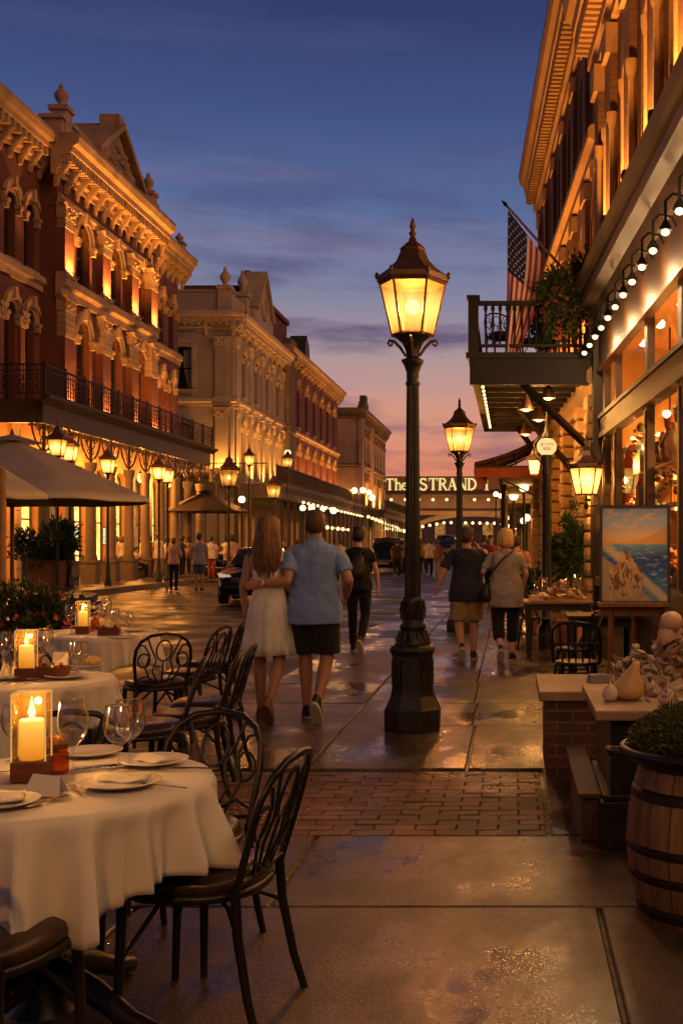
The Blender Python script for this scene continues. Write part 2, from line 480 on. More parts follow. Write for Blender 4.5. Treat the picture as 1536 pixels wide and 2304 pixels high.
b = MB(); b.bx(-2.6, .19, 5.74, 7.42, -.06, -.030)
struct(b.build('paving_bed', grd))
b = MB(); y = 5.748; k = 0
while y + .1 < 7.42:
    x = -2.6 - (.11 if k % 2 else 0)
    while x < .18:
        x0, x1 = max(x + .002, -2.6), min(x + .217, .183)
        if x1 - x0 > .03:
            z = random.uniform(-.007, -.002); tx, ty = random.uniform(-.002, .002), random.uniform(-.0015, .0015); j = [random.uniform(-.002, .002) for _ in range(4)]; e = .0045
            lo = [(x0 + j[0], y + .002), (x1 + j[1], y + .002 + j[2] * .5), (x1 + j[2], y + .1055), (x0 + j[3], y + .1055 + j[1] * .5)]
            up = [(lo[0][0] + e, lo[0][1] + e, z - tx - ty), (lo[1][0] - e, lo[1][1] + e, z + tx - ty), (lo[2][0] - e, lo[2][1] - e, z + tx + ty), (lo[3][0] + e, lo[3][1] - e, z - tx + ty)]
            b.add(up + [(a, c, z - .006) for a, c in lo] + [(a, c, -.045) for a, c in lo], [(0, 1, 2, 3)] + [(i, (i + 1) % 4, 4 + (i + 1) % 4, 4 + i) for i in range(4)] + [(4 + i, 4 + (i + 1) % 4, 8 + (i + 1) % 4, 8 + i) for i in range(4)])
        x += .22
    y += .1075; k += 1
struct(b.build('brick_paving', brick_unit()))
# far pavement with a real kerb and a widened corner
kerb_m = mat('kerb_stone', (.24, .185, .14), .7, var=.25, vs=1.5, bmp=.3, bs=30, grime=.4)
far_pv = paving_mat('far_pavement_concrete', (.15, .10, .065))
edge = [(-30, 24), (-11.0, 24), (-10.9, 28.5), (-11.5, 30.5), (-12.4, 31.5), (-12.5, 59), (-13.8, 62), (-30, 62)]
def slab_poly(name, pts, z0, z1, m):
    b = MB(); n = len(pts)
    vs = [(x, y, z0) for x, y in pts] + [(x, y, z1) for x, y in pts]
    b.add(vs, [tuple(range(n, 2 * n))] + [(i, (i + 1) % n, (i + 1) % n + n, i + n) for i in range(n)])
    return b.build(name, m)
struct(slab_poly('far_pavement', edge, -.05, .15, far_pv))
b = MB()
ke = [(-10.9, 24), (-10.76, 28.5), (-11.36, 30.55), (-12.28, 31.6), (-12.38, 59), (-13.7, 62)]
ki = [(-11.02, 24), (-10.92, 28.45), (-11.52, 30.45), (-12.42, 31.5), (-12.52, 59), (-13.82, 62)]
for i in range(len(ke) - 1):
    p = [ke[i], ke[i + 1], ki[i + 1], ki[i]]
    b.add([(x, y, -.05) for x, y in p] + [(x, y, .156) for x, y in p], [(0, 1, 5, 4), (1, 2, 6, 5), (2, 3, 7, 6), (3, 0, 4, 7), (4, 5, 6, 7)])
struct(b.build('kerb', kerb_m))
struct(slab_poly('far_pavement', [(-40, 66.5), (-13.2, 66.5), (-12.6, 69), (-12.6, 108), (-40, 108)], -.05, .15, far_pv))
struct(slab_poly('far_pavement', [(-40, 122), (-13.2, 122), (-12.6, 125), (-12.6, 200), (-40, 200)], -.05, .15, far_pv))
# worn white paint on the brick road
paint = mat('worn_road_paint', (.42, .36, .30), .7, var=.5, vs=3, grime=.75)
def stripe(pts, name='road_markings'):
    b = MB(); b.poly([(x, y, -.016) for x, y in pts]); return struct(b.build(name, paint))
stripe([(-2.2, 20.6), (.2, 20.6), (.2, 21.1), (-2.2, 21.1)])
stripe([(-3.2, 24.5), (-1.2, 24.5), (-1.1, 26.2), (-2.9, 26.2)])
stripe([(-3.6, 30), (-1.6, 30), (-1.6, 30.7), (-3.6, 30.7)])
stripe([(-7.4, 18.2), (-3.1, 19.6), (-3.1, 19.9), (-7.4, 18.55)])
stripe([(-11.2, 22.5), (-4.2, 25.4), (-4.2, 25.7), (-11.2, 22.85)])
stripe([(-6.8, 13.0), (-3.0, 14.4), (-3.0, 15.6), (-6.8, 14.4)])
# wooded hill far behind the bridge
b = MB()
random.seed(3)
rows = []
for i in range(181):
    x = -150 + i * 1.65
    h = 15 * math.exp(-((x + 70) / 11) ** 2) + 33 * math.exp(-((x + 30) / 40) ** 2) + random.uniform(0, 1.8) + 1.6 * math.sin(i * .37) * math.sin(i * .11)
    rows.append([(x, 600, -2), (x, 640, h * .6), (x, 690, h), (x, 800, -2)])
b.rings(rows, closed=False, cap=False)
struct(b.build('hill', mat('dark_wooded_hill', (.02, .022, .026), .95, var=.5, vs=.2)))
# ================================================================ facade helpers
class Frame:
    """a facade: x runs along it, y into the building, z up"""
    def __init__(s, root, loc, rotz):
        s.root = root; s.loc = Vector(loc) - root.location; s.rotz = rotz - root.rotation_euler.z
        if abs(root.rotation_euler.z) > 1e-6:
            s.loc = Matrix.Rotation(-root.rotation_euler.z, 3, 'Z') @ s.loc
    def put(s, mb, name, mats, bevel=0):
        return mb.build(name, mats, s.root, s.loc, s.rotz, bevel)

def arch_pts(xa, xb, zs, rise, n=10):
    xc, rx = (xa + xb) / 2, (xb - xa) / 2
    return [(xc + rx * math.cos(PI * i / n), zs + rise * math.sin(PI * i / n)) for i in range(n + 1)]   # from xb to xa

def outline(o):
    xa, xb, za, zb, rise = o
    if rise <= 0: return [(xa, za), (xb, za), (xb, zb), (xa, zb)]
    return [(xa, za), (xb, za)] + arch_pts(xa, xb, zb - rise, rise)

def wall_band(mb, x0, x1, z0, z1, ops, y=0., rev=.3):
    ops = sorted(ops); cur = x0
    q = lambda a, b_, c, d: mb.poly([(a, y, c), (b_, y, c), (b_, y, d), (a, y, d)])
    for o in ops:
        xa, xb, za, zb, rise = o
        q(cur, xa, z0, z1)
        if za > z0: q(xa, xb, z0, za)
        if rise > 0:
            ap = arch_pts(xa, xb, zb - rise, rise)
            for (xr, zr), (xl, zl) in zip(ap, ap[1:]):
                mb.poly([(xl, y, zl), (xr, y, zr), (xr, y, z1), (xl, y, z1)])
        elif z1 > zb: q(xa, xb, zb, z1)
        ol = outline(o)
        for i in range(len(ol)):
            (ax, az), (bx_, bz) = ol[i], ol[(i + 1) % len(ol)]
            mb.poly([(ax, y, az), (bx_, y, bz), (bx_, y + rev, bz), (ax, y + rev, az)])
        cur = xb
    q(cur, x1, z0, z1)

def ring_band(mb, ol_in, ol_out, y0, y1, closed=True):
    n = len(ol_in); rng = range(n) if closed else range(n - 1)
    for i in rng:
        j = (i + 1) % n
        a, b_, c, d = ol_in[i], ol_in[j], ol_out[j], ol_out[i]
        mb.add([(a[0], y0, a[1]), (b_[0], y0, b_[1]), (c[0], y0, c[1]), (d[0], y0, d[1]),
                (a[0], y1, a[1]), (b_[0], y1, b_[1]), (c[0], y1, c[1]), (d[0], y1, d[1])],
               [(0, 1, 2, 3), (4, 5, 6, 7), (0, 1, 5, 4), (3, 2, 6, 7), (0, 4, 7, 3), (1, 2, 6, 5)])

def window(F, o, y=0., rev=.3, frame_m=None, pane_m=None, hood=None, hood_m=None, hw=.2, proud=.13, sill=True, bars=1, name='window'):
    xa, xb, za, zb, rise = o
    ol = outline(o); yb = y + rev
    fw = min(.07, (xb - xa) * .12)
    inner = outline((xa + fw, xb - fw, za + fw, zb - fw, max(0, rise - fw * .3)))
    fr = MB()
    ring_band(fr, inner, ol, yb - .07, yb - .002)
    zm = za + (zb - za) * .5
    if bars:
        fr.bx(xa + fw * .9, xb - fw * .9, yb - .06, yb - .01, zm - .03, zm + .03)
    if bars > 1:
        xc = (xa + xb) / 2
        fr.bx(xc - .025, xc + .025, yb - .055, yb - .012, za + fw * .9, zb - fw * .9)
    w = F.put(fr, name, frame_m or dark_wood)
    pm = MB(); pm.poly([(x, yb - .001, z) for x, z in ol]); pm.build('pane', pane_m or pane_dark, w)
    if hood:
        h = MB()
        zs = zb - max(rise, .001)
        if rise > 0: a_in = arch_pts(xa, xb, zs, rise)
        else: a_in = [(xb, zb), (xa, zb)]
        if hood in ('arch', 'pointed'):
            a_out = [(x + (x - (xa + xb) / 2) / ((xb - xa) / 2) * hw, zs + (z - zs) * (rise + hw * 1.25) / max(rise, .01)) for x, z in a_in]
            a_mid = [((p[0] * .45 + q_[0] * .55), (p[1] * .45 + q_[1] * .55)) for p, q_ in zip(a_in, a_out)]
            ring_band(h, a_in, a_mid, y - proud * .6, y + rev * .4, closed=False)
            ring_band(h, a_mid, a_out, y - proud, y + .05, closed=False)
            xc = (xa + xb) / 2
            for sx in (xa - hw * .9, xb + hw * .02):       # impost blocks under the arch ends
                h.bx(sx, sx + hw * .88, y - proud * 1.35, y + .04, zs - .30, zs - .0)
                h.bx(sx - .03, sx + hw * .88 + .03, y - proud * 1.7, y + .03, zs - .09, zs + .02)
            if hood == 'pointed':
                h.prism([(xa - hw, zb - rise * .25), (xa - hw * .5, zb + hw * .8), (xc - .1, zb + hw * 2.3), (xc + .1, zb + hw * 2.3), (xb + hw * .5, zb + hw * .8), (xb + hw, zb - rise * .25), (xb + hw * .55, zb - rise * .1), (xc, zb + hw * 1.3), (xa - hw * .55, zb - rise * .1)], y - proud * 1.4, y - proud * .2)
                h.bx(xc - .1, xc + .1, y - proud * 2, y - .02, zb + hw * .4, zb + hw * 2.5)
            else:
                h.prism([(xc - .09, zb - .03), (xc + .09, zb - .03), (xc + .14, zb + hw * 1.5), (xc - .14, zb + hw * 1.5)], y - proud * 1.7, y - .01)
        else:
            h.bx(xa - hw, xb + hw, y - proud, y + .03, zb + .02, zb + .2)
            h.prism([(xa - hw - .1, zb + .2), (xb + hw + .1, zb + .2), (xb + hw + .05, zb + .3), ((xa + xb) / 2, zb + .52), (xa - hw - .05, zb + .3)], y - proud * 1.6, y + .02)
            for sx in (xa - hw, xb + .01):
                h.bx(sx, sx + hw - .01, y - proud * .8, y + .02, za + .1, zb + .02)
        h.build('window_hood', hood_m or stone, w)
    if sill:
        s_ = MB(); s_.bx(xa - .14, xb + .14, y - .16, y + .1, za - .17, za - .002); s_.bx(xa - .08, xb + .08, y - .1, y + .05, za - .28, za - .171)
        s_.build('sill', hood_m or stone, w)
    return w

def cornice(F, x0, x1, z, h=1.3, out=.9, y=0., m=None, dent=.42, name='cornice', bracket=None, dz=.0):
    b = MB()
    pr = [(y + .05, z), (y - out * .18, z), (y - out * .18, z + h * .12), (y - out * .3, z + h * .16), (y - out * .3, z + h * .46), (y - out * .72, z + h * .54), (y - out * .75, z + h * .68), (y - out * .92, z + h * .74), (y - out, z + h * .9), (y - out, z + h), (y + .05, z + h * 1.02)]
    b.sweep(pr, x0, x1)
    n = int((x1 - x0) / dent)
    for i in range(n):
        xx = x0 + (i + .5) * (x1 - x0) / n
        b.bx(xx - dent * .26, xx + dent * .26, y - out * .66, y - out * .28, z + h * .30, z + h * .535)
    c = F.put(b, name, m or stone)
    if bracket:
        n = max(2, int(round((x1 - x0) / bracket)) + 1)
        for i in range(n):
            xx = x0 + .2 + i * (x1 - x0 - .4) / (n - 1)
            q = MB()
            q.prism([(0, 0), (0, 0)], 0, 0) if False else None
            pts = [(y - .02, z - h * .30), (y - out * .12, z - h * .28), (y - out * .18, z - h * .12), (y - out * .34, z + h * .04), (y - out * .60, z + h * .28), (y - out * .60, z + h * .5), (y - .02, z + h * .5)]
            q.sweep(pts, xx - .09, xx + .09)
            q.sweep([(a * 1. - .03 if a < y - .1 else a, zz) for a, zz in pts], xx - .04, xx + .04)
            q.build('bracket', m or stone, c)
    return c

def band_course(F, x0, x1, z, h=.45, out=.2, y=0., m=None, name='string_course'):
    b = MB()
    b.sweep([(y + .04, z), (y - out * .5, z), (y - out * .5, z + h * .35), (y - out, z + h * .5), (y - out, z + h * .85), (y - out * .7, z + h), (y + .04, z + h)], x0, x1)
    return F.put(b, name, m or stone)

def pilaster(F, x, w, z0, z1, y=0., d=.28, shaft=None, cap_m=None, band=.34):
    b = MB(); zc = z1 - (z1 - z0) * band
    b.bx(x - w / 2, x + w / 2, y - d, y + .03, z0, zc)
    p = F.put(b, 'pilaster', shaft or brick_red)
    c = MB()
    k = 4; hh = (z1 - .55 - zc) / k
    for i in range(k):
        c.bx(x - w / 2 - .02, x + w / 2 + .02, y - d - .03, y + .02, zc + i * hh + .012, zc + (i + 1) * hh - .012)
    c.bx(x - w / 2, x + w / 2, y - d - .005, y + .01, zc, z1 - .55)
    c.bx(x - w / 2 - .05, x + w / 2 + .05, y - d - .06, y + .02, z1 - .545, z1 - .16)
    c.prism([(x - w / 2 - .05, z1 - .16), (x + w / 2 + .05, z1 - .16), (x + w / 2 + .16, z1), (x - w / 2 - .16, z1)], y - d - .14, y + .02)
    for sx in (-1, 1):
        for t in range(3):
            c.ball((x + sx * w * .28 * (1 if t else .1), y - d - .07, z1 - .40 + .09 * t), .075, 6, 4)
    bs = MB(); bs.bx(x - w / 2 - .07, x + w / 2 + .07, y - d - .08, y + .02, z0 - .02, z0 + .16)
    bs.build('pilaster_base', cap_m or stone, p)
    c.build('capital', cap_m or stone, p)
    return p

def finial(F, x, y, z, h=1.5, w=.55, m=None):
    b = MB()
    b.bx(x - w / 2, x + w / 2, y - w / 2, y + w / 2, z, z + h * .5)
    b.bx(x - w * .62, x + w * .62, y - w * .62, y + w * .62, z + h * .5, z + h * .58)
    k = w * .9
    b.lathe([(k * .28, 0), (k * .2, h * .06), (k * .42, h * .14), (k * .52, h * .21), (k * .3, h * .29), (k * .16, h * .32), (k * .2, h * .35), (k * .06, h * .42)], (x, y, z + h * .58), 8)
    return F.put(b, 'finial', m or stone)

def body(F, x0, x1, depth, z1, m, y=.31, roof_m=None, name='building_body'):
    b = MB()
    b.poly([(x0, y, z1), (x1, y, z1), (x1, depth, z1), (x0, depth, z1)])
    b.poly([(x0, depth, 0), (x1, depth, 0), (x1, depth, z1), (x0, depth, z1)])
    return F.put(b, 'roof', roof_m or mat('flat_roof', (.06, .055, .055), .9))

def iron_railing(F, x0, x1, y, z, h=1.0, step=.16, parent=None, ornate=True, ends=True):
    """rails, posts and a scroll lattice"""
    b = MB()
    b.bx(x0, x1, y - .03, y + .03, z + h - .05, z + h)
    b.bx(x0, x1, y - .02, y + .02, z + .08, z + .12)
    b.bx(x0, x1, y - .015, y + .015, z + h * .78, z + h * .81)
    r = F.put(b, 'railing', iron_br)
    l = MB(); n = max(2, int((x1 - x0) / step))
    for i in range(n + 1):
        xx = x0 + i * (x1 - x0) / n
        big = i % 8 == 0
        w = .03 if big else .011
        l.bx(xx - w, xx + w, y - w, y + w, z, z + h + (.08 if big else -.01))
        if ornate and i < n:
            xm = xx + (x1 - x0) / n / 2; rr = (x1 - x0) / n * .42
            for zc in (z + h * .3, z + h * .58):
                pts = [(xm + rr * math.cos(2 * PI * k / 8), y, zc + rr * 1.25 * math.sin(2 * PI * k / 8)) for k in range(8)]
                l.tube(pts, .011, 4, loop=True)
            l.cbox((xm, y, z + h * .44), (.05, .02, .05), (0, R(45), 0))
    l.build('railing_lattice', iron_br, r)
    return r

uplights = []
# ================================================================ red brick corner building
D0 = 28.
red = thing('red_brick_building', 'ornate three storey red brick building with cream trim, pediment and iron balcony', 'building', (-17, 56.7, 0))
F = Frame(red, (-17, D0, 0), R(90))          # x = distance - D0
X = lambda d: d - D0
Z2, Z3, ZC = 6.05, 10.75, 14.6
PA, PB = X(40.1), X(50.6); PY = -.62
ends = X(56.7)
wl = MB()
wing_w = []
def wops(centres, w, za, zb, rise): return [(X(c) - w / 2, X(c) + w / 2, za, zb, rise) for c in centres]
cw_l = [30.2, 32.1, 34.0, 35.9, 37.7, 39.2]; cw_r = [52.2, 53.9, 55.55]; cp = [42.55, 46.05, 49.2]
for (xa, xb, cs, yy, w, hs) in ((0, PA, cw_l, 0, .82, 'pointed'), (PB, ends, cw_r, 0, .82, 'pointed'), (PA, PB, cp, PY, 1.3, 'arch')):
    r_ = .41 if w < 1 else .75
    o2 = wops(cs, w, Z2 + .25, 9.75 if w < 1 else 10.1, r_); o3 = wops(cs, w, Z3 + .45, 13.5 if w < 1 else 13.75, r_)
    wall_band(wl, xa, xb, Z2 - .3, Z3, o2, yy); wall_band(wl, xa, xb, Z3, ZC + .9, o3, yy)
    wing_w += [(o, yy, hs, w) for o in o2 + o3]
for xx in (PA, PB): wl.poly([(xx, PY, Z2 - .3), (xx, .05, Z2 - .3), (xx, .05, ZC + .9), (xx, PY, ZC + .9)])
wl.poly([(ends, 0, 0), (ends, 12, 0), (ends, 12, ZC + 1), (ends, 0, ZC + 1)])
F.put(wl, 'wall', brick_red)
for o, yy, hs, w in wing_w:
    window(F, o, yy, .3, dark_wood, pane_dark, hs, stone, .2 if w < 1 else .26, .13)
body(F, 0, ends, 12, ZC + 1.0, brick_red)
for xa, xb, yy in ((0, PA, 0), (PB, ends + .1, 0)):
    band_course(F, xa, xb, Z3 - .15, .55, .24, yy)
    cornice(F, xa, xb + (.55 if xb > PB else 0), ZC + .35, 1.2, .85, yy, bracket=.8)
band_course(F, PA - .05, PB + .05, Z3 - .2, .7, .34, PY)
cornice(F, PA - .45, PB + .45, ZC + .15, 1.45, 1.0, PY, bracket=.95, dent=.3)
band_course(F, PA, PB, ZC - .75, .35, .16, PY)
for d in (40.55, 44.3, 47.65, 50.2):
    for z0, z1 in ((Z2 + .1, Z3 - .25), (Z3 + .45, ZC - .75)):
        pilaster(F, X(d), .85, z0, z1, PY)
        uplights.append((F, X(d), PY - .58, z0 + .1, 60))
for d in (53.05, 54.75):
    pilaster(F, X(d), .34, Z2 + .1, Z3 - 1.2, 0, .12, band=.12)
    uplights.append((F, X(d), -.5, Z2 + .2, 30))
for d in (38.45, 36.8): pilaster(F, X(d), .34, Z2 + .1, Z3 - 1.2, 0, .12, band=.12)
# parapet, pediment and urns
pb = MB(); pb.bx(PA - .1, PB + .1, PY - .2, PY + .5, ZC + 1.6, ZC + 2.25); pb.bx(PA - .2, PB + .2, PY - .3, PY + .6, ZC + 2.25, ZC + 2.4)
F.put(pb, 'parapet', stone)
pm = (PA + PB) / 2 - .3
q = MB()
q.prism([(pm - 2.3, ZC + 1.6), (pm + 2.3, ZC + 1.6), (pm + 2.3, ZC + 2.0), (pm, ZC + 3.6), (pm - 2.3, ZC + 2.0)], PY - .45, PY + 1.8)
for s in (-1, 1):
    q.prism([(pm + s * 2.6, ZC + 1.9), (pm, ZC + 3.7), (pm, ZC + 3.98), (pm + s * 2.6, ZC + 2.18)], PY - .75, PY + 1.9)
q.bx(pm - 2.6, pm + 2.6, PY - .7, PY + .2, ZC + 1.6, ZC + 1.85)
q.bx(pm - .3, pm + .3, PY - .6, PY + .2, ZC + 3.75, ZC + 4.25)
for i in range(40):
    a = random.uniform(-1.5, 1.5); hz = random.uniform(0, 1.1 - abs(a) * .7)
    q.ball((pm + a, PY - .47, ZC + 2.1 + hz), random.uniform(.08, .2), 6, 4)
F.put(q, 'pediment', stone)
for d in (40.5, 50.2): finial(F, X(d), PY, ZC + 1.6, 2.1, .58)
finial(F, X(56.3), -.2, ZC + 1.5, 1.2, .5)
# ground floor: rusticated piers, tall glowing windows and doors
g = MB(); gops = []
gx_ = [(30.2, 1.75), (32.4, 1.7), (34.6, 1.75), (36.9, 1.75), (39.2, 1.75), (41.5, 1.75), (43.8, 1.75), (46.1, 1.75), (48.4, 1.75), (50.9, 1.75), (53.1, 1.75), (55.3, 1.7)]
for d, w in gx_: gops.append((X(d) - w / 2, X(d) + w / 2, .2, 4.6, .5))
wall_band(g, 0, ends, 0, Z2 - .3, gops, 0, .35)
F.put(g, 'ground_floor_wall', mat('arcade_render', (.42, .20, .075), .75, var=.2, vs=1.2, bmp=.2, bs=20))
lit_door = glow_pane('lit_doorway', (.5, .2, .05), (.02, .01, .006), .8, .8)
for i, o in enumerate(gops):
    kind = (pane_lit, lit_door, pane_lit2, pane_lit)[i % 4]
    window(F, o, 0, .35, dark_wood, kind, None, sill=False, bars=2, name='shop_door' if i % 4 == 1 else 'shop_window')
for d in (31.3, 33.5, 35.75, 38.05, 40.35, 42.65, 44.95, 47.25, 49.65, 52.0, 54.2, 56.3):
    b = MB()
    for k in range(11): b.bx(X(d) - .2, X(d) + .2, -.16, .02, .16 + k * .5 + .02, .16 + (k + 1) * .5 - .02)
    b.bx(X(d) - .18, X(d) + .18, -.14, .02, .16, 5.66)
    F.put(b, 'pier', stone)
# balcony on columns
BY = -2.45; b0, b1 = X(34.6), X(53.9)
bal = MB()
bal.bx(b0, b1, BY, .0, Z2 - .16, Z2)
bal.sweep([(BY, Z2 - .16), (BY - .3, Z2 + .0), (BY - .3, Z2 + .08), (BY, Z2 + .12)], b0 - .25, b1 + .2)
bal.bx(b0 + .05, b1, BY + .04, BY + .2, Z2 - .75, Z2 - .161)
bal.bx(b0 + .02, b0 + .2, BY + .21, -.02, Z2 - .75, Z2 - .161)
for k in range(20): bal.bx(b0 + .6 + k * .97, b0 + .7 + k * .97, BY + .22, -.03, Z2 - .36, Z2 - .162)
balo = F.put(bal, 'balcony', iron_br)
def sub_railing(x0, x1, y, z, h, step, along='x'):
    b = MB()
    b.bx(x0, x1, y - .03, y + .03, z + h - .05, z + h); b.bx(x0, x1, y - .02, y + .02, z + .08, z + .12); b.bx(x0, x1, y - .015, y + .015, z + h * .78, z + h * .81)
    n = max(2, int((x1 - x0) / step))
    for i in range(n + 1):
        xx = x0 + i * (x1 - x0) / n; big = i % 8 == 0; w = .03 if big else .012
        b.bx(xx - w, xx + w, y - w, y + w, z + .001, z + h + (.08 if big else -.051))
        if i < n:
            xm = xx + (x1 - x0) / n / 2; rr = (x1 - x0) / n * .42
            for zc in (z + h * .3, z + h * .58):
                b.tube([(xm + rr * math.cos(2 * PI * k / 8), y, zc + rr * 1.25 * math.sin(2 * PI * k / 8)) for k in range(8)], .013, 4, loop=True)
    return b
sub_railing(b0, b1, BY - .05, Z2 + .08, 1.0, .2).build('railing', iron_br, balo)
e = sub_railing(0, 2.3, 0, Z2 + .08, 1.0, .2)
e.xf(Matrix.Translation((b0 - .02, BY, 0)) @ Matrix.Rotation(R(90), 4, 'Z')); e.build('railing', iron_br, balo)
# lower roof that runs on past the balcony
col_d = [35.1 + 1.95 * k for k in range(10)]
for k, d in enumerate(col_d):
    x = X(d)
    c = MB()
    c.lathe([(.22, 0), (.22, .12), (.185, .2), (.175, 1.6), (.15, 3.05), (.16, 3.1), (.2, 3.2), (.22, 3.34), (.22, 3.42)], (x, BY + .2, .95), 14)
    co = F.put(c, 'column', stone_dk)
    p = MB(); p.bx(x - .26, x + .26, BY - .06, BY + .46, .1, .85); p.bx(x - .3, x + .3, BY - .10, BY + .50, .85, .95); p.build('pedestal', stone_dk, co)
    t_ = MB()
    t_.tube([(x, BY + .2, 4.37), (x, BY + .2, Z2 - .75)], .06, 8)
    for s in (-1, 1):
        pts = [(x + s * (.05 + .85 * math.sin(a) ** 1.3), BY + .2, 4.45 + .85 * (1 - math.cos(a))) for a in (R(90) * i / 7 for i in range(8))]
        t_.tube(pts, .035, 5)
        for (cx, cz, rr) in ((.2, 5.02, .15), (.5, 5.2, .1), (.18, 4.75, .08), (.36, 5.12, .07)):
            t_.tube([(x + s * cx + rr * math.cos(2 * PI * i / 10), BY + .2, cz + rr * math.sin(2 * PI * i / 10)) for i in range(10)], .022, 4, loop=True)
    t_.build('iron_bracket', iron_br, co)
# lamps that hang in the arcade behind the columns
AL = []
for k, d in enumerate((36.0, 39.9, 43.8, 47.7, 51.6)):
    AL.append((F, X(d), -1.1))
# low roof beyond the balcony
b = MB(); b.bx(X(53.9), X(59.5), BY - .1, -.0, 5.0, 5.16); b.sweep([(BY - .1, 4.7), (BY - .35, 5.0), (BY - .35, 5.22), (BY - .1, 5.25)], X(53.9), X(59.6)); b.bx(X(53.9), X(59.5), BY - .05, BY + .1, 4.55, 4.999)
lo = F.put(b, 'porch_roof', stone_dk)
for d in (55.4, 57.3, 59.3):
    b = MB(); b.lathe([(.16, 0), (.13, .3), (.1, 2.6), (.12, 4.4), (.16, 4.5)], (X(d), BY + .1, .1), 10); b.build('post', iron_br, lo)

# ================================================================ cream building across the side street
def simple_block(name, label, cx, d0, d1, z2, z3, zc, wm, tm, wins, front=True, wing_hood='arch', lit=0, lower=True, fw=8., cols=4.2, uplit=False, cornh=1.1):
    r = thing(name, label, 'building', (cx, d0, 0))
    G = Frame(r, (cx, d0, 0), R(90)); L = d1 - d0
    w = MB(); wn = []
    o2 = [(a - .5, a + .5, z2 + .5, z3 - .95, .4) for a in wins]; o3 = [(a - .5, a + .5, z3 + .6, zc - 1.0, .4) for a in wins]
    wall_band(w, 0, L, cols, z3, o2); wall_band(w, 0, L, z3, zc + .5, o3)
    w.poly([(0, 0, 0), (0, 12, 0), (0, 12, .3), (0, 0, .3)])
    w.poly([(L, 0, 0), (L, 12, 0), (L, 12, zc + .5), (L, 0, zc + .5)])
    G.put(w, 'wall', wm)
    for o in o2 + o3: window(G, o, 0, .28, dark_wood, pane_dark, wing_hood, tm, .2, .14)
    band_course(G, 0, L, z3 - .2, .45, .22, 0, tm)
    cornice(G, -.5, L + .4, zc, cornh, .8, 0, tm, bracket=1.6)
    body(G, 0, L, 12, zc + .6, wm)
    gm = MB(); gop = []
    k = 1.2
    while k < L - 1: gop.append((k - .6, k + .6, .2, 3.3, 0)); k += 1.9
    wall_band(gm, 0, L, 0, cols, gop, 0, .3); G.put(gm, 'ground_floor_wall', mat('warm_shopfront', (.26, .14, .07), .7, var=.3, vs=1.))
    for i, o in enumerate(gop): window(G, o, 0, .3, dark_wood, (pane_lit, pane_lit2)[i % 2], None, sill=False, bars=2, name='shop_window')
    # canopy over the pavement with a railing on it
    S = Frame(r, (cx, d0, 0), 0)
    return r, G, S
cream, G, S = simple_block('cream_building', 'cream rendered three storey corner building with pedimented parapet and round finials', -17, 68, 83, 5.2, 10.2, 14.6, cream_wall, mat('cream_trim', (.52, .42, .29), .75, var=.15, vs=1.5, grime=.3), [2.6, 6.0, 9.4, 12.8])
ctrim = MATS['cream_trim']
# the wall that faces the side street: x runs away from the street here (mirrored), seen from the camera
sw = MB(); so = [(-3.15 - .62, -3.15 + .62, 11.0, 13.6, .16), (-3.15 - .62, -3.15 + .62, 5.9, 9.0, .35), (-8 - .62, -8 + .62, 11.0, 13.6, .16), (-8 - .62, -8 + .62, 5.9, 9.0, .35)]
wall_band(sw, -13, 0, 0, 4.6, []); wall_band(sw, -13, 0, 4.6, 10.2, [so[3], so[1]]); wall_band(sw, -13, 0, 10.2, 15.1, [so[2], so[0]])
S.put(sw, 'side_wall', cream_wall)
curt = mat('pale_curtain', (.42, .36, .27), .9, var=.1)
for i, o in enumerate(so):
    w = window(S, o, 0, .25, iron, pane_dark, 'flat' if i % 2 == 0 else 'arch', ctrim, .26, .12)
    c = MB()
    xa, xb, za, zb = o[:4]
    if i % 2 == 0:
        zm = (za + zb) / 2
        c.poly([(xa + .66, .246, zm + .05), (xb - .08, .246, zm + .05), (xb - .08, .246, zb - .12), (xa + .66, .246, zb - .12)])
        c.poly([(xa + .08, .246, za + .08), (xa + .3, .246, za + .08), (xa + .52, .246, zm + .9), (xa + .08, .246, zm + 1.1)])
        c.poly([(xb - .3, .246, za + .08), (xb - .08, .246, za + .08), (xb - .08, .246, zm - .05), (xb - .55, .246, zm - .05)])
    else:
        c.poly([(xa + .08, .246, za + .3), (xb - .08, .246, za + .1), (xb - .08, .246, zb - .3), (xa + .3, .246, zb - .16)])
    c.build('curtain', curt, w)
band_course(S, -13, .22, 10.0, .45, .22, 0, ctrim)
cornice(S, -13, .8, 14.6, 1.1, .8, 0, ctrim, bracket=2.2)
for xx in (-.7, -5.8):
    pilaster(S, xx, .8, 5.2, 9.9, 0, .12, cream_wall, ctrim, .12); pilaster(S, xx, .8, 10.4, 14.2, 0, .12, cream_wall, ctrim, .12)
for xx in (.6, 4.3, 7.7, 11.1, 14.4): pilaster(G, xx, .55, 5.3, 9.9, 0, .12, cream_wall, ctrim, .1); pilaster(G, xx, .55, 10.4, 14.2, 0, .12, cream_wall, ctrim, .1)
p = MB(); p.bx(-13, -.1, .15, .6, 15.7, 17.0); p.bx(-13, 0, .1, .66, 17.0, 17.15); S.put(p, 'parapet', cream_wall)
p = MB(); p.bx(.3, 4.2, .15, .6, 15.7, 16.9); G.put(p, 'parapet', cream_wall); p = MB(); p.bx(10.4, 14.8, .15, .6, 15.7, 16.6); G.put(p, 'parapet', cream_wall)
p = MB()
p.prism([(4.4, 15.7), (10.2, 15.7), (10.2, 16.9), (9.4, 17.1), (7.3, 19.6), (5.2, 17.1), (4.4, 16.9)], -.25, .9)
for s in (-1, 1): p.prism([(7.3 + s * 2.4, 16.9), (7.3, 19.7), (7.3, 20.0), (7.3 + s * 2.6, 17.1)], -.5, .95)
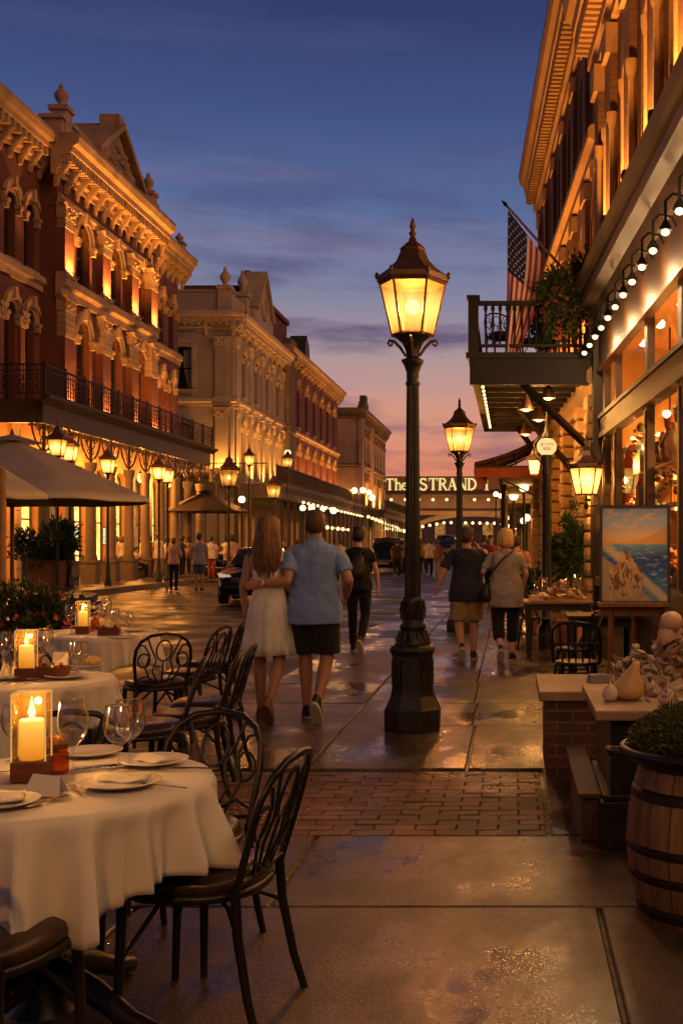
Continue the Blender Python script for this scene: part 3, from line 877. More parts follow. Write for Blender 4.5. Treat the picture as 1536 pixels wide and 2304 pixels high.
p.tube([(7.3 + .75 * math.cos(2 * PI * i / 16), -.3, 17.5 + .75 * math.sin(2 * PI * i / 16)) for i in range(16)], .13, 6, loop=True)
G.put(p, 'pediment', ctrim)
finial(S, -.6, .4, 15.7, 2.9, .75, ctrim); finial(S, -9.6, .4, 15.7, 2.9, .75, ctrim)
finial(G, 4.0, .4, 15.7, 3.6, .75, ctrim); finial(G, 11.0, .4, 15.7, 2.4, .6, ctrim)
for xx, zz in ((.6, 5.7), (4.3, 5.7), (7.7, 5.7), (11.1, 5.7), (14.4, 5.7)): uplights.append((G, xx, -.5, zz, 60))
uplights.append((S, -.7, -.5, 5.7, 50))
# red brick building that adjoins it
br, GB, SB = simple_block('brick_row_building', 'plain red brick row building with arched hoods beside the cream building', -17, 83.02, 109, 5.2, 10.2, 15.4, brick_red, stone, [2.0 + 3.55 * k for k in range(7)], cornh=1.0)
p = MB(); p.bx(-.1, 1.9, -.45, .0, 4.3, 15.4); p.bx(-.3, 2.1, -.6, .02, 15.4, 16.9); p.bx(-.2, 2.0, -.55, .02, 9.9, 10.4); GB.put(p, 'corner_pier', stone_dk)
ch = MB(); ch.bx(2.5, 16, 3., 8, 15.9, 21.0); ch.bx(2.3, 16.2, 2.8, 8.2, 21.0, 21.4); GB.put(ch, 'upper_storey', brick_red)
ch = MB(); ch.bx(1.3, 2.4, 2.6, 3.6, 15.9, 21.9); ch.lathe([(.3, 0), (.36, .4), (.2, .5)], (1.85, 3.1, 21.9), 8); GB.put(ch, 'chimney', stone_dk)
ch = MB(); ch.prism([(16.4, 16), (19.6, 16), (18.8, 19.6), (17.6, 20.4), (17.0, 19.6)], 1.5, 3); GB.put(ch, 'roof_turret', mat('slate', (.05, .06, .075), .5))
for k in range(7): uplights.append((GB, 3.8 + 3.55 * k, -.6, 5.7, 70))  # uplights added to bring golden light onto the brick row
# third block past the next side street
far, GF, SF = simple_block('stone_corner_building', 'small pinkish stone building standing where the street narrows toward the bridge', -17, 124, 150, 5.4, 10.4, 15.6, mat('pink_stone', (.46, .32, .25), .8, var=.2, vs=.5, grime=.3), stone_dk, [2.2, 5.0, 7.8, 12, 15, 18, 21, 24])
sw = MB(); so = [(-4.6, -2.6, 10.9, 14.0, 0), (-4.6, -2.6, 5.9, 9.0, .4)]
wall_band(sw, -10, 0, 0, 4.6, []); wall_band(sw, -10, 0, 4.6, 10.2, [so[1]]); wall_band(sw, -10, 0, 10.2, 16.1, [so[0]])
SF.put(sw, 'side_wall', MATS['pink_stone'])
for o in so: window(SF, o, 0, .25, iron, pane_dark, 'arch' if o[4] else None, stone_dk, .25, .14)
cornice(SF, -10, .8, 15.6, 1.1, .8, 0, stone_dk); band_course(SF, -10, .2, 10.1, .5, .2, 0, stone_dk)
p = MB(); p.bx(4, 7.5, -.1, .6, 16.6, 18.0); p.bx(4.9, 6.6, -.1, .6, 18.0, 18.8); GF.put(p, 'parapet', stone_dk); p = MB(); p.bx(3.2, 3.8, -.1, .6, 16.6, 17.5); GF.put(p, 'chimney', stone_dk)
p = MB(); p.bx(-.2, 1.6, -.4, 0, 0, 15.6); p.bx(9.4, 10.6, -.35, 0, 0, 15.6); GF.put(p, 'corner_pier', MATS['pink_stone'])
for k in (1.0, 6.5, 10, 13.5, 19.5): uplights.append((GF, k, -.7, 5.9, 90))
for k in (-1.4, -6): uplights.append((SF, k, -.7, 5.0, 60))
# pavement canopies in front of the row
def canopy(root_f, x0, x1, z, out, posts, m, rail=True):
    b = MB(); b.bx(x0, x1, -out, -.02, z, z + .16)
    b.sweep([(-out, z - .25), (-out - .3, z + .05), (-out - .3, z + .25), (-out, z + .3)], x0 - .2, x1 + .2)
    b.bx(x0, x1, -out + .03, -out + .22, z - .7, z - .001)
    b.bx(x0 + .02, x0 + .2, -out + .23, -.03, z - .7, z - .001)
    c = root_f.put(b, 'canopy', m)
    if rail:
        r_ = MB(); h = 1.05; yy = -out - .1
        r_.bx(x0, x1, yy - .03, yy + .03, z + h + .25, z + h + .31); r_.bx(x0, x1, yy - .02, yy + .02, z + .35, z + .4)
        n = int((x1 - x0) / .22)
        for i in range(n + 1):
            xx = x0 + (x1 - x0) * i / n; r_.bx(xx - .02, xx + .02, yy - .02, yy + .02, z + .29, z + h + .3)
        r_.build('railing', iron_br, c)
    for xx in posts:
        q = MB(); q.lathe([(.17, 0), (.14, .5), (.10, .6), (.09, z - 1.0), (.16, z - .72)], (xx, -out + .12, .1), 8)
        q.build('post', iron_br, c)
    return c
canopy(G, -.3, 15, 5.05, 2.6, [.2 + 2.1 * k for k in range(7)], stone_dk)
canopy(GB, .4, 25.6, 5.0, 2.6, [1 + 2.4 * k for k in range(11)], stone_dk)
canopy(GF, 0, 25.6, 5.2, 2.8, [1 + 2.6 * k for k in range(10)], stone_dk)
# side return of the cream building's canopy
b = MB(); b.bx(-9, -.35, -1.9, -.02, 5.06, 5.2); b.bx(-9, -.35, -2.1, -1.9, 4.4, 5.3)
cs_ = S.put(b, 'side_canopy', stone_dk)
r_ = MB(); r_.bx(-9, 2.5, -2.0, -1.95, 6.3, 6.36)
for i in range(50): r_.bx(-9 + i * .23 - .015, -9 + i * .23 + .015, -1.99, -1.96, 5.3, 6.3)
r_.build('railing', iron_br, cs_)
# uplight fittings; those on the brick row are added to brighten it
upm = mat('fitting', (.03, .03, .03), .5)
for i, (Fr, x, y, z, w) in enumerate(uplights):
    b = MB(); b.lathe([(.06, 0), (.07, .05), (.055, .1)], (x, y, z - .12), 8); o = Fr.put(b, 'uplight', upm)
    spot('uplight_lamp', (x, y + .04, z + .0), (0, .2, 1), w * 18, (1., .36, .06), 150, .05, 1., o)
# ================================================================ right-hand row: it closes in on the street by 2.9 degrees
RA = math.atan(.05)
RD = 26.3
def rx(d): return (RD - d) * math.sqrt(1 + .05 ** 2)       # position along the facade
def fac(d): return 2.0 - .05 * d                          # world x of the facade at distance d
tan_trim = mat('ochre_stone', (.42, .27, .15), .75, var=.2, vs=1.5, bmp=.25, bs=30, grime=.35)
# ---------------- near shop with the big windows
shop = thing('brick_shop_building', 'tan brick shop building with tall lit display windows and a deep cornice', 'building', (fac(15.3), 15.3, 0), -R(90) + RA)
A = Frame(shop, (fac(RD), RD, 0), -R(90) + RA)
xa0, xa1 = rx(15.3), rx(-3.5)
w = MB()
wc = [14.75, 13.25, 11.7, 10.15, 8.6, 7.05, 5.5, 3.9, 2.3]
ops = [(rx(c) - .27, rx(c) + .27, 5.45, 7.25, .27) for c in wc]
wall_band(w, xa0, xa1, 4.95, 8.1, ops, 0, .14)
w.poly([(xa0, 0, 8.1), (xa1, 0, 8.1), (xa1, 0, 12), (xa0, 0, 12)])
w.poly([(xa0, 0, 0), (xa0, 9, 0), (xa0, 9, 12), (xa0, 0, 12)])
A.put(w, 'wall', brick_tan)
body(A, xa0, xa1, 9, 12, brick_tan)
for o in ops:
    window(A, o, 0, .14, dark_wood, pane_dark, None, tan_trim, sill=False)
for c in [15.15] + [a - .78 for a in wc]:
    x = rx(c)
    b = MB(); b.bx(x - .2, x + .2, -.09, .03, 5.0, 7.6); p = A.put(b, 'pilaster', brick_tan)
    q = MB(); q.prism([(x - .2, 7.6), (x + .2, 7.6), (x + .25, 7.95), (x - .25, 7.95)], -.15, .02); q.build('capital', tan_trim, p)
    for s in (-1, 1): q = MB(); q.lathe([(.07, 0), (.05, .12), (.035, .16), (.035, 1.5), (.06, 1.58), (.07, 1.7)], (x + s * .27, -.08, 5.12), 8); q.build('colonnette', tan_trim, p)
cornice(A, xa0 - .4, xa1, 8.0, 1.2, .5, 0, tan_trim, dent=.16)
# shop cornice with mouldings
sc_m = mat('painted_cornice', (.105, .065, .042), .5, var=.2, vs=2, bmp=.1, bs=40, grime=.4)
c = MB()
c.sweep([(.05, 4.45), (-.12, 4.45), (-.14, 4.52), (-.16, 4.68), (-.30, 4.72), (-.32, 4.80), (-.30, 4.86), (-.36, 4.92), (-.40, 5.02), (-.28, 5.06), (.05, 5.1)], xa0 - .1, xa1)
A.put(c, 'shop_cornice', sc_m)
c = MB(); c.bx(xa0, xa1, -.06, .03, 3.88, 4.449); c.bx(xa0, xa1, -.09, .02, 3.84, 3.9)
A.put(c, 'sign_board', mat('amber_board', (.055, .022, .005), .55, var=.2, vs=2))
mull = [15.25, 14.9, 13.85, 11.6, 9.85, 8.1, 6.3, 4.6, 2.9, 1.2, -.5, -2.2]
fr = MB()
fr.bx(xa0, xa1, -.05, .08, 3.0, 3.2); fr.bx(xa0, xa1, -.08, .08, 3.2, 3.25); fr.bx(xa0, xa1, -.07, .08, 2.94, 3.0)
fr.bx(xa0, xa1, -.12, .12, .95, 1.07); fr.bx(xa0, xa1, -.05, .1, .0, .949)
A.put(fr, 'shopfront_frame', dark_wood)
for i, d in enumerate(mull):
    x = rx(d); hw = .12 if i == 0 else .085
    m_ = MB(); m_.bx(x - hw, x + hw, -.13 if i == 0 else -.02, .06, .0 if i == 0 else .951, 4.4 if i == 0 else 3.88); m_.bx(x - hw * .5, x + hw * .5, -.16 if i == 0 else -.035, -.131 if i == 0 else -.021, 1.1, 2.9)
    A.put(m_, 'mullion', dark_wood)
shop_glass = thin_glass('shop_glass', (1, .95, .85), .9, fk=.45)
for d0, d1 in zip(mull[1:], mull[2:]):
    g = MB(); g.poly([(rx(d0) + .085, .03, 1.07), (rx(d1) - .085, .03, 1.07), (rx(d1) - .085, .03, 2.94), (rx(d0) + .085, .03, 2.94)])
    A.put(g, 'display_pane', shop_glass)
    g = MB(); g.poly([(rx(d0) + .085, .03, 3.25), (rx(d1) - .085, .03, 3.25), (rx(d1) - .085, .03, 3.84), (rx(d0) + .085, .03, 3.84)])
    A.put(g, 'transom_pane', shop_glass)
# the room behind the glass
room = mat('warm_plaster', (.55, .30, .10), .8, var=.3, vs=1.2)
rm = MB()
rm.poly([(xa0 + .1, 2.4, 0), (xa1, 2.4, 0), (xa1, 2.4, 4.2), (xa0 + .1, 2.4, 4.2)])
rm.poly([(xa0 + .1, .12, 0), (xa0 + .1, 2.4, 0), (xa0 + .1, 2.4, 4.2), (xa0 + .1, .12, 4.2)])
rm.poly([(xa0 + .1, .12, 4.15), (xa1, .12, 4.15), (xa1, 2.4, 4.15), (xa0 + .1, 2.4, 4.15)])
rm.poly([(xa0 + .1, .12, .3), (xa1, .12, .3), (xa1, 2.4, .3), (xa0 + .1, 2.4, .3)])
for k in range(9): rm.bx(rx(14.5 - k * 1.7) - .1, rx(14.5 - k * 1.7) + .1, 2.2, 2.39, .3, 4.14)
A.put(rm, 'shop_room', room)
sh = MB()
for zz in (1.5, 1.92, 2.34): sh.bx(xa0 + .14, xa1 - .3, .14, .42, zz - .03, zz)
sh.bx(xa0 + .14, xa1 - .2, .13, .7, .95, 1.0)
A.put(sh, 'display_shelf', mat('shelf_wood', (.2, .09, .04), .5, var=.3, vs=5))
bulb_m = emit('bulb_glow', (1., .66, .24), 4.5, transp=.3)
bulb_hot = emit('bulb_core', (1., .74, .34), 4.5, transp=.35)
globe_m = emit('globe_glow', (1., .62, .20), 3.2, transp=.35)
black = mat('black_fitting', (.02, .018, .015), .5, metal=.4)
def W(Fr, x, y, z):
    return tuple(Fr.root.matrix_world @ (Matrix.Translation(Fr.loc) @ Matrix.Rotation(Fr.rotz, 4, 'Z') @ Vector((x, y, z))))
bpy.context.view_layer.update()
# hanging globe lamps inside the shop
goods_brass = mat('brass_ware', (.55, .32, .1), .3, metal=.8)
ub_ = MB(); ub_.ball((0, 0, 0), 1, 8, 6); unit_b0 = ub_.mesh('bulb', bulb_hot)
for i, (d, y, z, r) in enumerate([(12.85, .9, 2.62, .1), (12.3, 1.0, 2.35, .14), (11.05, .8, 2.5, .17), (13.5, .6, 2.3, .09), (10.7, 1.3, 2.85, .14), (9.2, .9, 2.6, .16), (7.4, .9, 2.6, .16), (5.4, .9, 2.6, .16), (3.6, .9, 2.6, .16)]):
    t_ = thing('pendant_lamp', 'amber globe lamp hanging inside the shop window', 'lamp', W(A, rx(d), y, z), 0, 'globe lamps hanging in the shop')
    b = MB(); b.ball((0, 0, 0), r, 14, 10); b.build('globe', globe_m, t_)
    b = MB(); b.tube([(0, 0, r * .95), (0, 0, 4.14 - z)], .012, 5); b.lathe([(.05, r * .8), (.06, r * 1.1), (.02, r * 1.3)], (0, 0, 0), 8); b.build('cord', black, t_)
    point('pendant_light', (0, 0, 0), 110, WARM, .05, t_)
# chandeliers of small bulbs
random.seed(5)
ch0 = None
for i, (d, y, z) in enumerate([(14.6, .5, 2.62), (13.9, .45, 2.8), (12.4, .5, 2.7), (11.0, .55, 2.8), (9.4, .7, 2.8), (7.4, .7, 2.8)]):
    lab = 'bead chandelier in the shop window, number %s from the corner post' % ['one', 'two', 'three', 'four', 'five', 'six'][i]
    if ch0 is None:
        ch0 = thing('chandelier', lab, 'chandelier', W(A, rx(d), y, z), 0, 'chandeliers in the shop window')
        b = MB(); b.tube([(0, 0, -.1), (0, 0, 1.2)], .008, 5)
        for k in range(8): a = 2 * PI * k / 8; b.tube([(0, 0, -.05), (.14 * math.cos(a), .14 * math.sin(a), -.12), (.24 * math.cos(a), .24 * math.sin(a), 0)], .008, 5)
        b.build('chandelier_frame', goods_brass, ch0)
        for k in range(24):
            a = 2 * PI * k / 8; r = (.24, .15, .08)[k // 8]; o = bpy.data.objects.new('bulb', unit_b0); COL.objects.link(o); o.parent = ch0
            o.location = (r * math.cos(a + k // 8 * .4), r * math.sin(a + k // 8 * .4), (.03, -.1, -.2)[k // 8]); o.scale = (.026,) * 3
        point('chandelier_light', (0, 0, -.3), 60, WARM, .06, ch0)
    else: copy_thing(ch0, W(A, rx(d), y, z), 0, lab)
# goods on the shelves
goods = [mat('amber_ware', (.55, .25, .07), .3, var=.3, vs=9), mat('shell_ware', (.62, .45, .28), .5, var=.3, vs=12), mat('dark_ware', (.10, .05, .03), .4), mat('red_ware', (.4, .1, .04), .4, var=.3), mat('green_ware', (.12, .16, .06), .5, var=.3)]
protos = []
def good(kind):
    b = MB()
    if kind == 0: b.lathe([(.05, 0), (.09, .06), (.1, .14), (.05, .22), (.04, .26), (.06, .29)], n=12)
    elif kind == 1:
        for i in range(9): b.ball((random.uniform(-.1, .1), random.uniform(-.06, .06), .05 + random.uniform(0, .18)), (random.uniform(.03, .07), .04, random.uniform(.03, .07)), 7, 5)
    elif kind == 2:
        b.lathe([(.07, 0), (.02, .03), (.02, .2), (.09, .24), (.11, .34)], n=10)
    elif kind == 3:
        b.bx(-.08, .08, -.05, .05, 0, .2); b.prism([(-.09, .2), (.09, .2), (0, .3)], -.05, .05)
    else:
        b.tube([(0, 0, 0), (.01, 0, .15), (-.02, 0, .3)], .012, 5)
        for i in range(14):
            a = random.uniform(0, 6.28); r = random.uniform(.04, .12); z = random.uniform(.15, .4)
            b.ball((r * math.cos(a), r * math.sin(a), z), (.035, .03, .02), 6, 4)
    return b
gnames = ['glazed_vase', 'shell_cluster', 'goblet', 'painted_house_ornament', 'dried_flower']
gl_lab = ['small glazed vase on a shelf in the shop window', 'cluster of shells on a shelf in the shop window', 'tall goblet on a shelf in the shop window', 'little house ornament on a shelf in the shop window', 'dried flower stems on a shelf in the shop window']
random.seed(11)
gm = [[good(k).mesh(gnames[k], goods[(k + j) % 5]) for j in range(3)] for k in range(5)]
for zz, y in ((1.0, .3), (1.5, .28), (1.92, .28), (2.34, .28)):
    d = 15.2
    while d > 8.2:
        d -= random.uniform(.17, .3)
        k = random.randrange(5)
        o = bpy.data.objects.new(gnames[k], gm[k][random.randrange(3)]); COL.objects.link(o)
        o.location = W(A, rx(d), y + random.uniform(-.08, .08), zz + .001); o.rotation_euler = (0, 0, random.uniform(0, 6.28))
        s = random.uniform(.9, 1.35)
        o.scale = (s, s, s * (.95 if zz < 2.3 else 1.1))
        tag(o, gl_lab[k], 'ornament', gnames[k].replace('_', ' ') + 's displayed in the shop')
# row of bulbs under the cornice
d = 15.0; k = 0
proto = None
while d > -2.5:
    pos = W(A, rx(d), -.27, 4.08)
    if proto is None:
        proto = thing('gooseneck_lamp', 'small shaded bulb on a bent black arm under the shop cornice', 'lamp', pos, -R(90) + RA, 'bulbs in a row under the shop cornice')
        b = MB(); b.ball((0, 0, 0), (.036, .036, .028), 10, 7); b.build('bulb', bulb_hot, proto)
        b = MB(); b.tube([(0, .2, .22), (0, .16, .30), (0, .06, .32), (0, .0, .26), (0, 0, .1)], .014, 6); b.build('arm', black, proto)
        b = MB(); b.lathe([(.015, .10), (.025, .085), (.058, .025), (.06, .018)], n=12, cap=False); b.build('lamp_shade', black, proto)
        o = proto
    else:
        o = copy_thing(proto, pos, -R(90) + RA)
    if k % 2 == 0 and d < 14.5: point('gooseneck_light', (pos[0], pos[1], pos[2] - .06), 26, (1., .60, .27), .05)
    d -= .58; k += 1
# ---------------- second building with the rusticated ground floor
hot = thing('rusticated_building', 'three storey ochre brick building with banded piers and balcony behind the shop', 'building', (fac(RD), RD, 0), -R(90) + RA)
B = Frame(hot, (fac(RD), RD, 0), -R(90) + RA)
xb1 = xa0 - .02
w = MB(); wcs = [25.2, 23.3, 21.4, 19.5, 17.6, 16.1]
o2 = [(rx(c) - .4, rx(c) + .4, 4.9, 6.6, .4) for c in wcs]; o3 = [(rx(c) - .4, rx(c) + .4, 7.5, 9.0, .4) for c in wcs]
og = [(rx(c) - .5, rx(c) + .5, .05, 2.9, .3) for c in (25.0, 22.6, 20.2, 17.8)]
og2 = [(rx(16.0) - .35, rx(16.0) + .35, .05, 3.0, .0)]
wall_band(w, 0, xb1, 3.6, 7.0, o2, 0, .14); wall_band(w, 0, xb1, 7.0, 10.0, o3, 0, .14)
w.poly([(0, 0, 0), (0, 9, 0), (0, 9, 10), (0, 0, 10)])
B.put(w, 'wall', brick_tan)
w = MB(); wall_band(w, 0, xb1, 0, 3.6, og + og2, 0, .3)
B.put(w, 'ground_floor_wall', mat('ochre_plaster', (.46, .29, .10), .8, var=.2, vs=2, bmp=.2))
body(B, 0, xb1, 9, 10.0, brick_tan)
for o in o2 + o3: window(B, o, 0, .14, dark_wood, pane_dark, None, tan_trim, sill=False)
for i, o in enumerate(og): window(B, o, 0, .3, dark_wood, (pane_lit2, pane_lit)[i % 2], 'arch', tan_trim, .16, .06, False, 2, 'shop_window')
window(B, og2[0], 0, .3, dark_wood, pane_lit2, None, tan_trim, sill=False, bars=1, name='door')
cornice(B, -.3, xb1, 9.3, 1.05, .5, 0, tan_trim, dent=.17)
band_course(B, 0, xb1, 6.95, .35, .18, 0, tan_trim); band_course(B, 0, xb1, 3.55, .4, .2, 0, tan_trim)
for d in (26.1, 24.25, 22.35, 20.45, 18.55, 16.85, 15.5):
    x = rx(d)
    for z0, z1 in ((4.0, 6.9), (7.35, 9.2)):
        b = MB(); b.bx(x - .22, x + .22, -.07, .03, z0, z1 - .25); p = B.put(b, 'pilaster', brick_tan); b = MB(); b.bx(x - .25, x + .25, -.1, .03, z1 - .249, z1); b.build('capital', tan_trim, p)
rust = mat('banded_stone', (.48, .30, .12), .75, var=.25, vs=3, bmp=.3, bs=30)
for d in (26.0, 23.8, 21.4, 19.0, 16.75, 15.45):
    x = rx(d); b = MB(); k = 0
    while k * .21 < 3.4:
        z0 = k * .21
        b.lathe([(.20, .012), (.245, .03), (.255, .1), (.245, .185), (.20, .2)], (x, -.06, z0), 4, False, R(45), True, 1.25, .8); k += 1
    B.put(b, 'banded_pier', rust)
for d in (15.3, 13.9, 12.4, 10.9, 9.4, 7.9, 6.3): 
    b = MB(); b.lathe([(.05, 0), (.06, .05), (.05, .1)], (rx(d), -.33, 5.06), 8); o = A.put(b, 'uplight', upm)
    spot('uplight_lamp', (rx(d), -.27, 5.2), (0, .17, 1), 420, (1., .36, .06), 110, .03, .8, o)
for d in (24.3, 22.3, 20.4, 18.5, 16.8):
    b = MB(); b.lathe([(.05, 0), (.06, .05), (.05, .1)], (rx(d), -.42, 4.16), 8); o = B.put(b, 'uplight', upm)
    spot('uplight_lamp', (rx(d), -.38, 4.3), (0, .13, 1), 380, (1., .36, .06), 100, .03, .8, o)
# balcony that stands out over the pavement, square to the street
bal_m = mat('weathered_balcony_paint', (.016, .011, .008), .6, var=.3, vs=4, bmp=.2, bs=40, grime=.5)
Q = Frame(hot, (0, 0, 0), 0)
bx0, by0, by1, bz = -.54, 15.42, 21.9, 4.14
b = MB()
b.bx(bx0 - .04, 1.21, by0, by0 + .1, 3.72, 4.08); b.bx(bx0 - .09, 1.21, by0 - .05, by0 + .12, 4.081, 4.16)
b.bx(bx0, bx0 + .1, by0 + .101, by1, 3.72, 4.08); b.bx(bx0 - .07, bx0 + .1, by0 + .121, by1 + .02, 4.082, 4.158)
b.bx(bx0 + .101, .9, by1 - .1, by1, 3.72, 4.08)
k = by0 + .7
while k < by1 - .3: b.bx(bx0 + .101, 1.0, k, k + .09, 3.80, 4.08); k += .62
b.bx(bx0 + .1, 1.0, by0 + .125, by1, 4.09, 4.13)
bo = Q.put(b, 'balcony', bal_m)
def rail_run(p0, p1, name='railing'):
    p0, p1 = Vector(p0), Vector(p1); L = (p1 - p0).length
    u = (p1 - p0) / L; ang = math.atan2(u.y, u.x)
    b = MB()
    b.bx(0, L, -.035, .035, .66, .72); b.bx(0, L, -.025, .025, .08, .12)
    n = int(L / .10)
    for i in range(1, n):
        b.lathe([(.014, .12), (.014, .3), (.02, .42), (.014, .56), (.03, .62), (.018, .66)], (i * L / n, 0, 0), 6)
    b.xf(Matrix.Translation(p0) @ Matrix.Rotation(ang, 4, 'Z'))
    return b.build(name, bal_m, bo)
rail_run((bx0 + .08, by0 + .02, 4.16), (1.15, by0 + .02, 4.16)); rail_run((bx0, by0 + .1, 4.16), (bx0, by1, 4.16))
b = MB(); b.bx(bx0 - .06, bx0 + .08, by0 - .04, by0 + .1, 4.16, 4.9); b.bx(bx0 - .08, bx0 + .1, by0 - .06, by0 + .12, 4.9, 4.95); b.build('newel_post', bal_m, bo)
for yy in (by0 + .08, by0 + 3.2, by1 - .2):
    b = MB(); b.tube([(.12, yy, 3.78), (fac(yy) - .02, yy, 2.72)], .055, 4, smooth=False); b.build('brace', bal_m, bo)
# strip of small lights along the balcony's outer beam
ls = thing('light_strip', 'strip of small bulbs along the outer beam under the balcony', 'lights', (bx0 + .13, 18, 3.78))
b = MB(); b.bx(-.012, .012, -2.6, 3.6, .0, .03); b.build('rail', black, ls)
sb = MB(); sb.ball((0, 0, 0), .022, 6, 5); sbm = sb.mesh('bulb', bulb_m)
for i in range(15):
    o = bpy.data.objects.new('bulb', sbm); COL.objects.link(o); o.parent = ls; o.location = (.0, -2.5 + i * .42, -.025)
# bell lamps under the balcony
bell = None
for i, (x, y, z) in enumerate([(.21, 16.0, 3.42), (.52, 15.75, 3.55), (.43, 17.6, 3.45), (.25, 19.6, 3.42)]):
    lab = ['bell lamp under the balcony nearest the street post sign, low', 'bell lamp under the balcony closest to the diagonal brace, highest', 'bell lamp in the middle under the balcony', 'bell lamp at the far end under the balcony'][i]
    if bell is None:
        bell = thing('bell_lamp', lab, 'lamp', (x, y, z), 0, 'bell lamps under the balcony')
        b = MB(); b.lathe([(.02, .24), (.03, .2), (.05, .17), (.10, .06), (.105, .02)], n=14, cap=False); b.build('lamp_shade', mat('brass_shade', (.25, .14, .06), .4, metal=.7), bell)
        b = MB(); b.tube([(0, 0, .22), (0, 0, .40)], .012, 6); b.build('stem', black, bell)
        b = MB(); b.ball((0, 0, .04), (.07, .07, .05), 10, 8); b.build('bulb', bulb_hot, bell)
        point('bell_light', (0, 0, -.03), 30, WARM, .05, bell)
    else: copy_thing(bell, (x, y, z), 0, lab)

# ---------------- low shops further along
def low_shop(x0, d0, d1, h, label, wm, posts, pxo):
    r = thing('low_shop_building', label, 'building', (x0, d0, 0))
    G = Frame(r, (x0, d1, 0), -R(90)); L = d1 - d0
    b = MB(); ops = []; k = .8
    while k < L - 1.6: ops.append((k, k + 1.1, .2, 2.6, .0)); k += 1.9
    wall_band(b, 0, L, 0, h, ops, 0, .25)
    b.poly([(L, 0, 0), (L, 8, 0), (L, 8, h), (L, 0, h)])
    b.poly([(0, 0, h), (L, 0, h), (L, 8, h), (0, 8, h)])
    G.put(b, 'wall', wm)
    for i, o in enumerate(ops): window(G, o, 0, .25, dark_wood, (pane_lit, pane_lit2)[i % 2], None, sill=False, name='shop_window')
    b = MB(); b.bx(0, L, -1.0, -.02, 3.1, 3.25); b.bx(0, L, -1.05, -.95, 2.95, 3.3); G.put(b, 'canopy', stone_dk)
    for i in range(posts):
        b = MB(); b.lathe([(.09, 0), (.07, .4), (.055, .5), (.05, 2.7), (.09, 2.95)], (L - .3 - i * (L - .6) / max(1, posts - 1), -.95, 0), 8); G.put(b, 'post', iron_br)
    return r
low_shop(.75, 26.6, 50, 3.9, 'low brick shop with iron posts behind the red awning', brick_tan, 8, 1)
low_shop(.9, 51, 110, 5.0, 'long low arcade of shops leading up to the bridge', mat('arcade_render2', (.3, .18, .1), .8, var=.2), 16, 1)
# the red awning
cl = mat('rust_canvas', (.30, .075, .025), .85, var=.25, vs=3, bmp=.2, bs=60, grime=.3)
aw = thing('canvas_awning', 'rust red canvas awning slanting out over the pavement past the balcony', 'awning', (.8, 22, 2.6))
b = MB()
ya, yb_ = .0, 3.6
n = 12
def aw_sheet(t, s):       # t out from wall, s along
    x = .12 - 1.65 * t; z = 1.25 - .72 * t - .10 * math.sin(PI * t)
    return (x, ya + (yb_ - ya) * s, z + .02 * math.sin(s * 9))
rows = [[aw_sheet(i / 8, j / n) for j in range(n + 1)] for i in range(9)]
b.rings(rows, closed=False, cap=False, smooth=True)
b.build('canvas', cl, aw)
b = MB()
front = [aw_sheet(1, j / n) for j in range(n + 1)]
b.rings([front, [(x - .02, y, z - .26 + .05 * ((j % 2))) for j, (x, y, z) in enumerate(front)]], closed=False, cap=False)
side = [aw_sheet(i / 8, 0) for i in range(9)]
b.rings([[(x, y - .01, .42) for x, y, z in side], [(x, y - .01, .20 + .04 * (i % 2)) for i, (x, y, z) in enumerate(side)]], closed=False, cap=False)
b.build('valance', cl, aw)
b = MB()
for s in (0.02, .25, .5, .75, .98):
    b.tube([aw_sheet(t / 6, s)[:2] + (aw_sheet(t / 6, s)[2] - .04,) for t in range(7)], .022, 5)
for t in (.25, .5, .75, 1.):
    b.tube([aw_sheet(t, s / 6)[:2] + (aw_sheet(t, s / 6)[2] - .06,) for s in range(7)], .02, 5)
b.tube([(-1.53, .0, .44), (.1, .0, .44)], .02, 6); b.tube([(-1.4, .02, .40), (.1, .02, -.35)], .018, 6)
b.build('awning_frame', iron_br, aw)
# loose strips that hang from the outer corner of the awning
b = MB()
for k in range(7):
    x = -1.55 + .03 * k; y = .02 + .06 * k; L = .30 + .10 * math.sin(k * 2.1)
    b.rings([[(x + .05 * q + .02 * math.sin(q * 7 + k), y, .42 - L * q), (x + .05 * q + .055 + .02 * math.sin(q * 5 + k), y + .01, .42 - L * q)] for q in (0, .25, .5, .75, 1.)], closed=False, cap=False)
b.build('fringe', cl, aw)
# ================================================================ bridge with the street's name
bd = 154.
br_m = mat('bridge_panel_paint', (.21, .125, .09), .7, var=.12, vs=.3)
br2 = mat('bridge_steel', (.22, .15, .12), .7, var=.2, vs=.4)
fb = thing('added_far_building', 'long pale building added to lighten the opening under the bridge', 'building', (-5, 215, 0))  # added to fill the dark opening; its grey stands in for haze
b = MB(); b.bx(-22, 22, 0, 6, 0, 8.3); b.build('wall', mat('dim_far_render', (.20, .15, .14), .8, var=.25, vs=.3), fb)
for k in range(9):
    b = MB(); b.bx(-19 + k * 4.6, -17 + k * 4.6, -.15, -.001, 2.6, 5.6); b.build('shop_window', lit_door, fb)  # lit windows added to brighten the opening
bridge = thing('name_bridge', 'brown bridge across the end of the street with large pale lettering', 'bridge', (-7, bd, 0))
b = MB(); b.bx(-11.6, 12, 0, .4, 8.45, 10.7); b.bx(-11.6, 12, -.1, .5, 10.7, 10.95); b.build('sign_panel', br_m, bridge)
b = MB(); b.bx(-11.6, 12, .0, 5, 6.15, 8.44); b.bx(-11.6, 12, -.5, .0, 8.2, 8.44); b.bx(-11.6, 12, -.5, 5.2, 5.6, 6.14); b.build('deck', br2, bridge)
b = MB()
arc = [(-8.5 * math.cos(PI * i / 20), 3.0 + 2.4 * math.sin(PI * i / 20)) for i in range(21)]
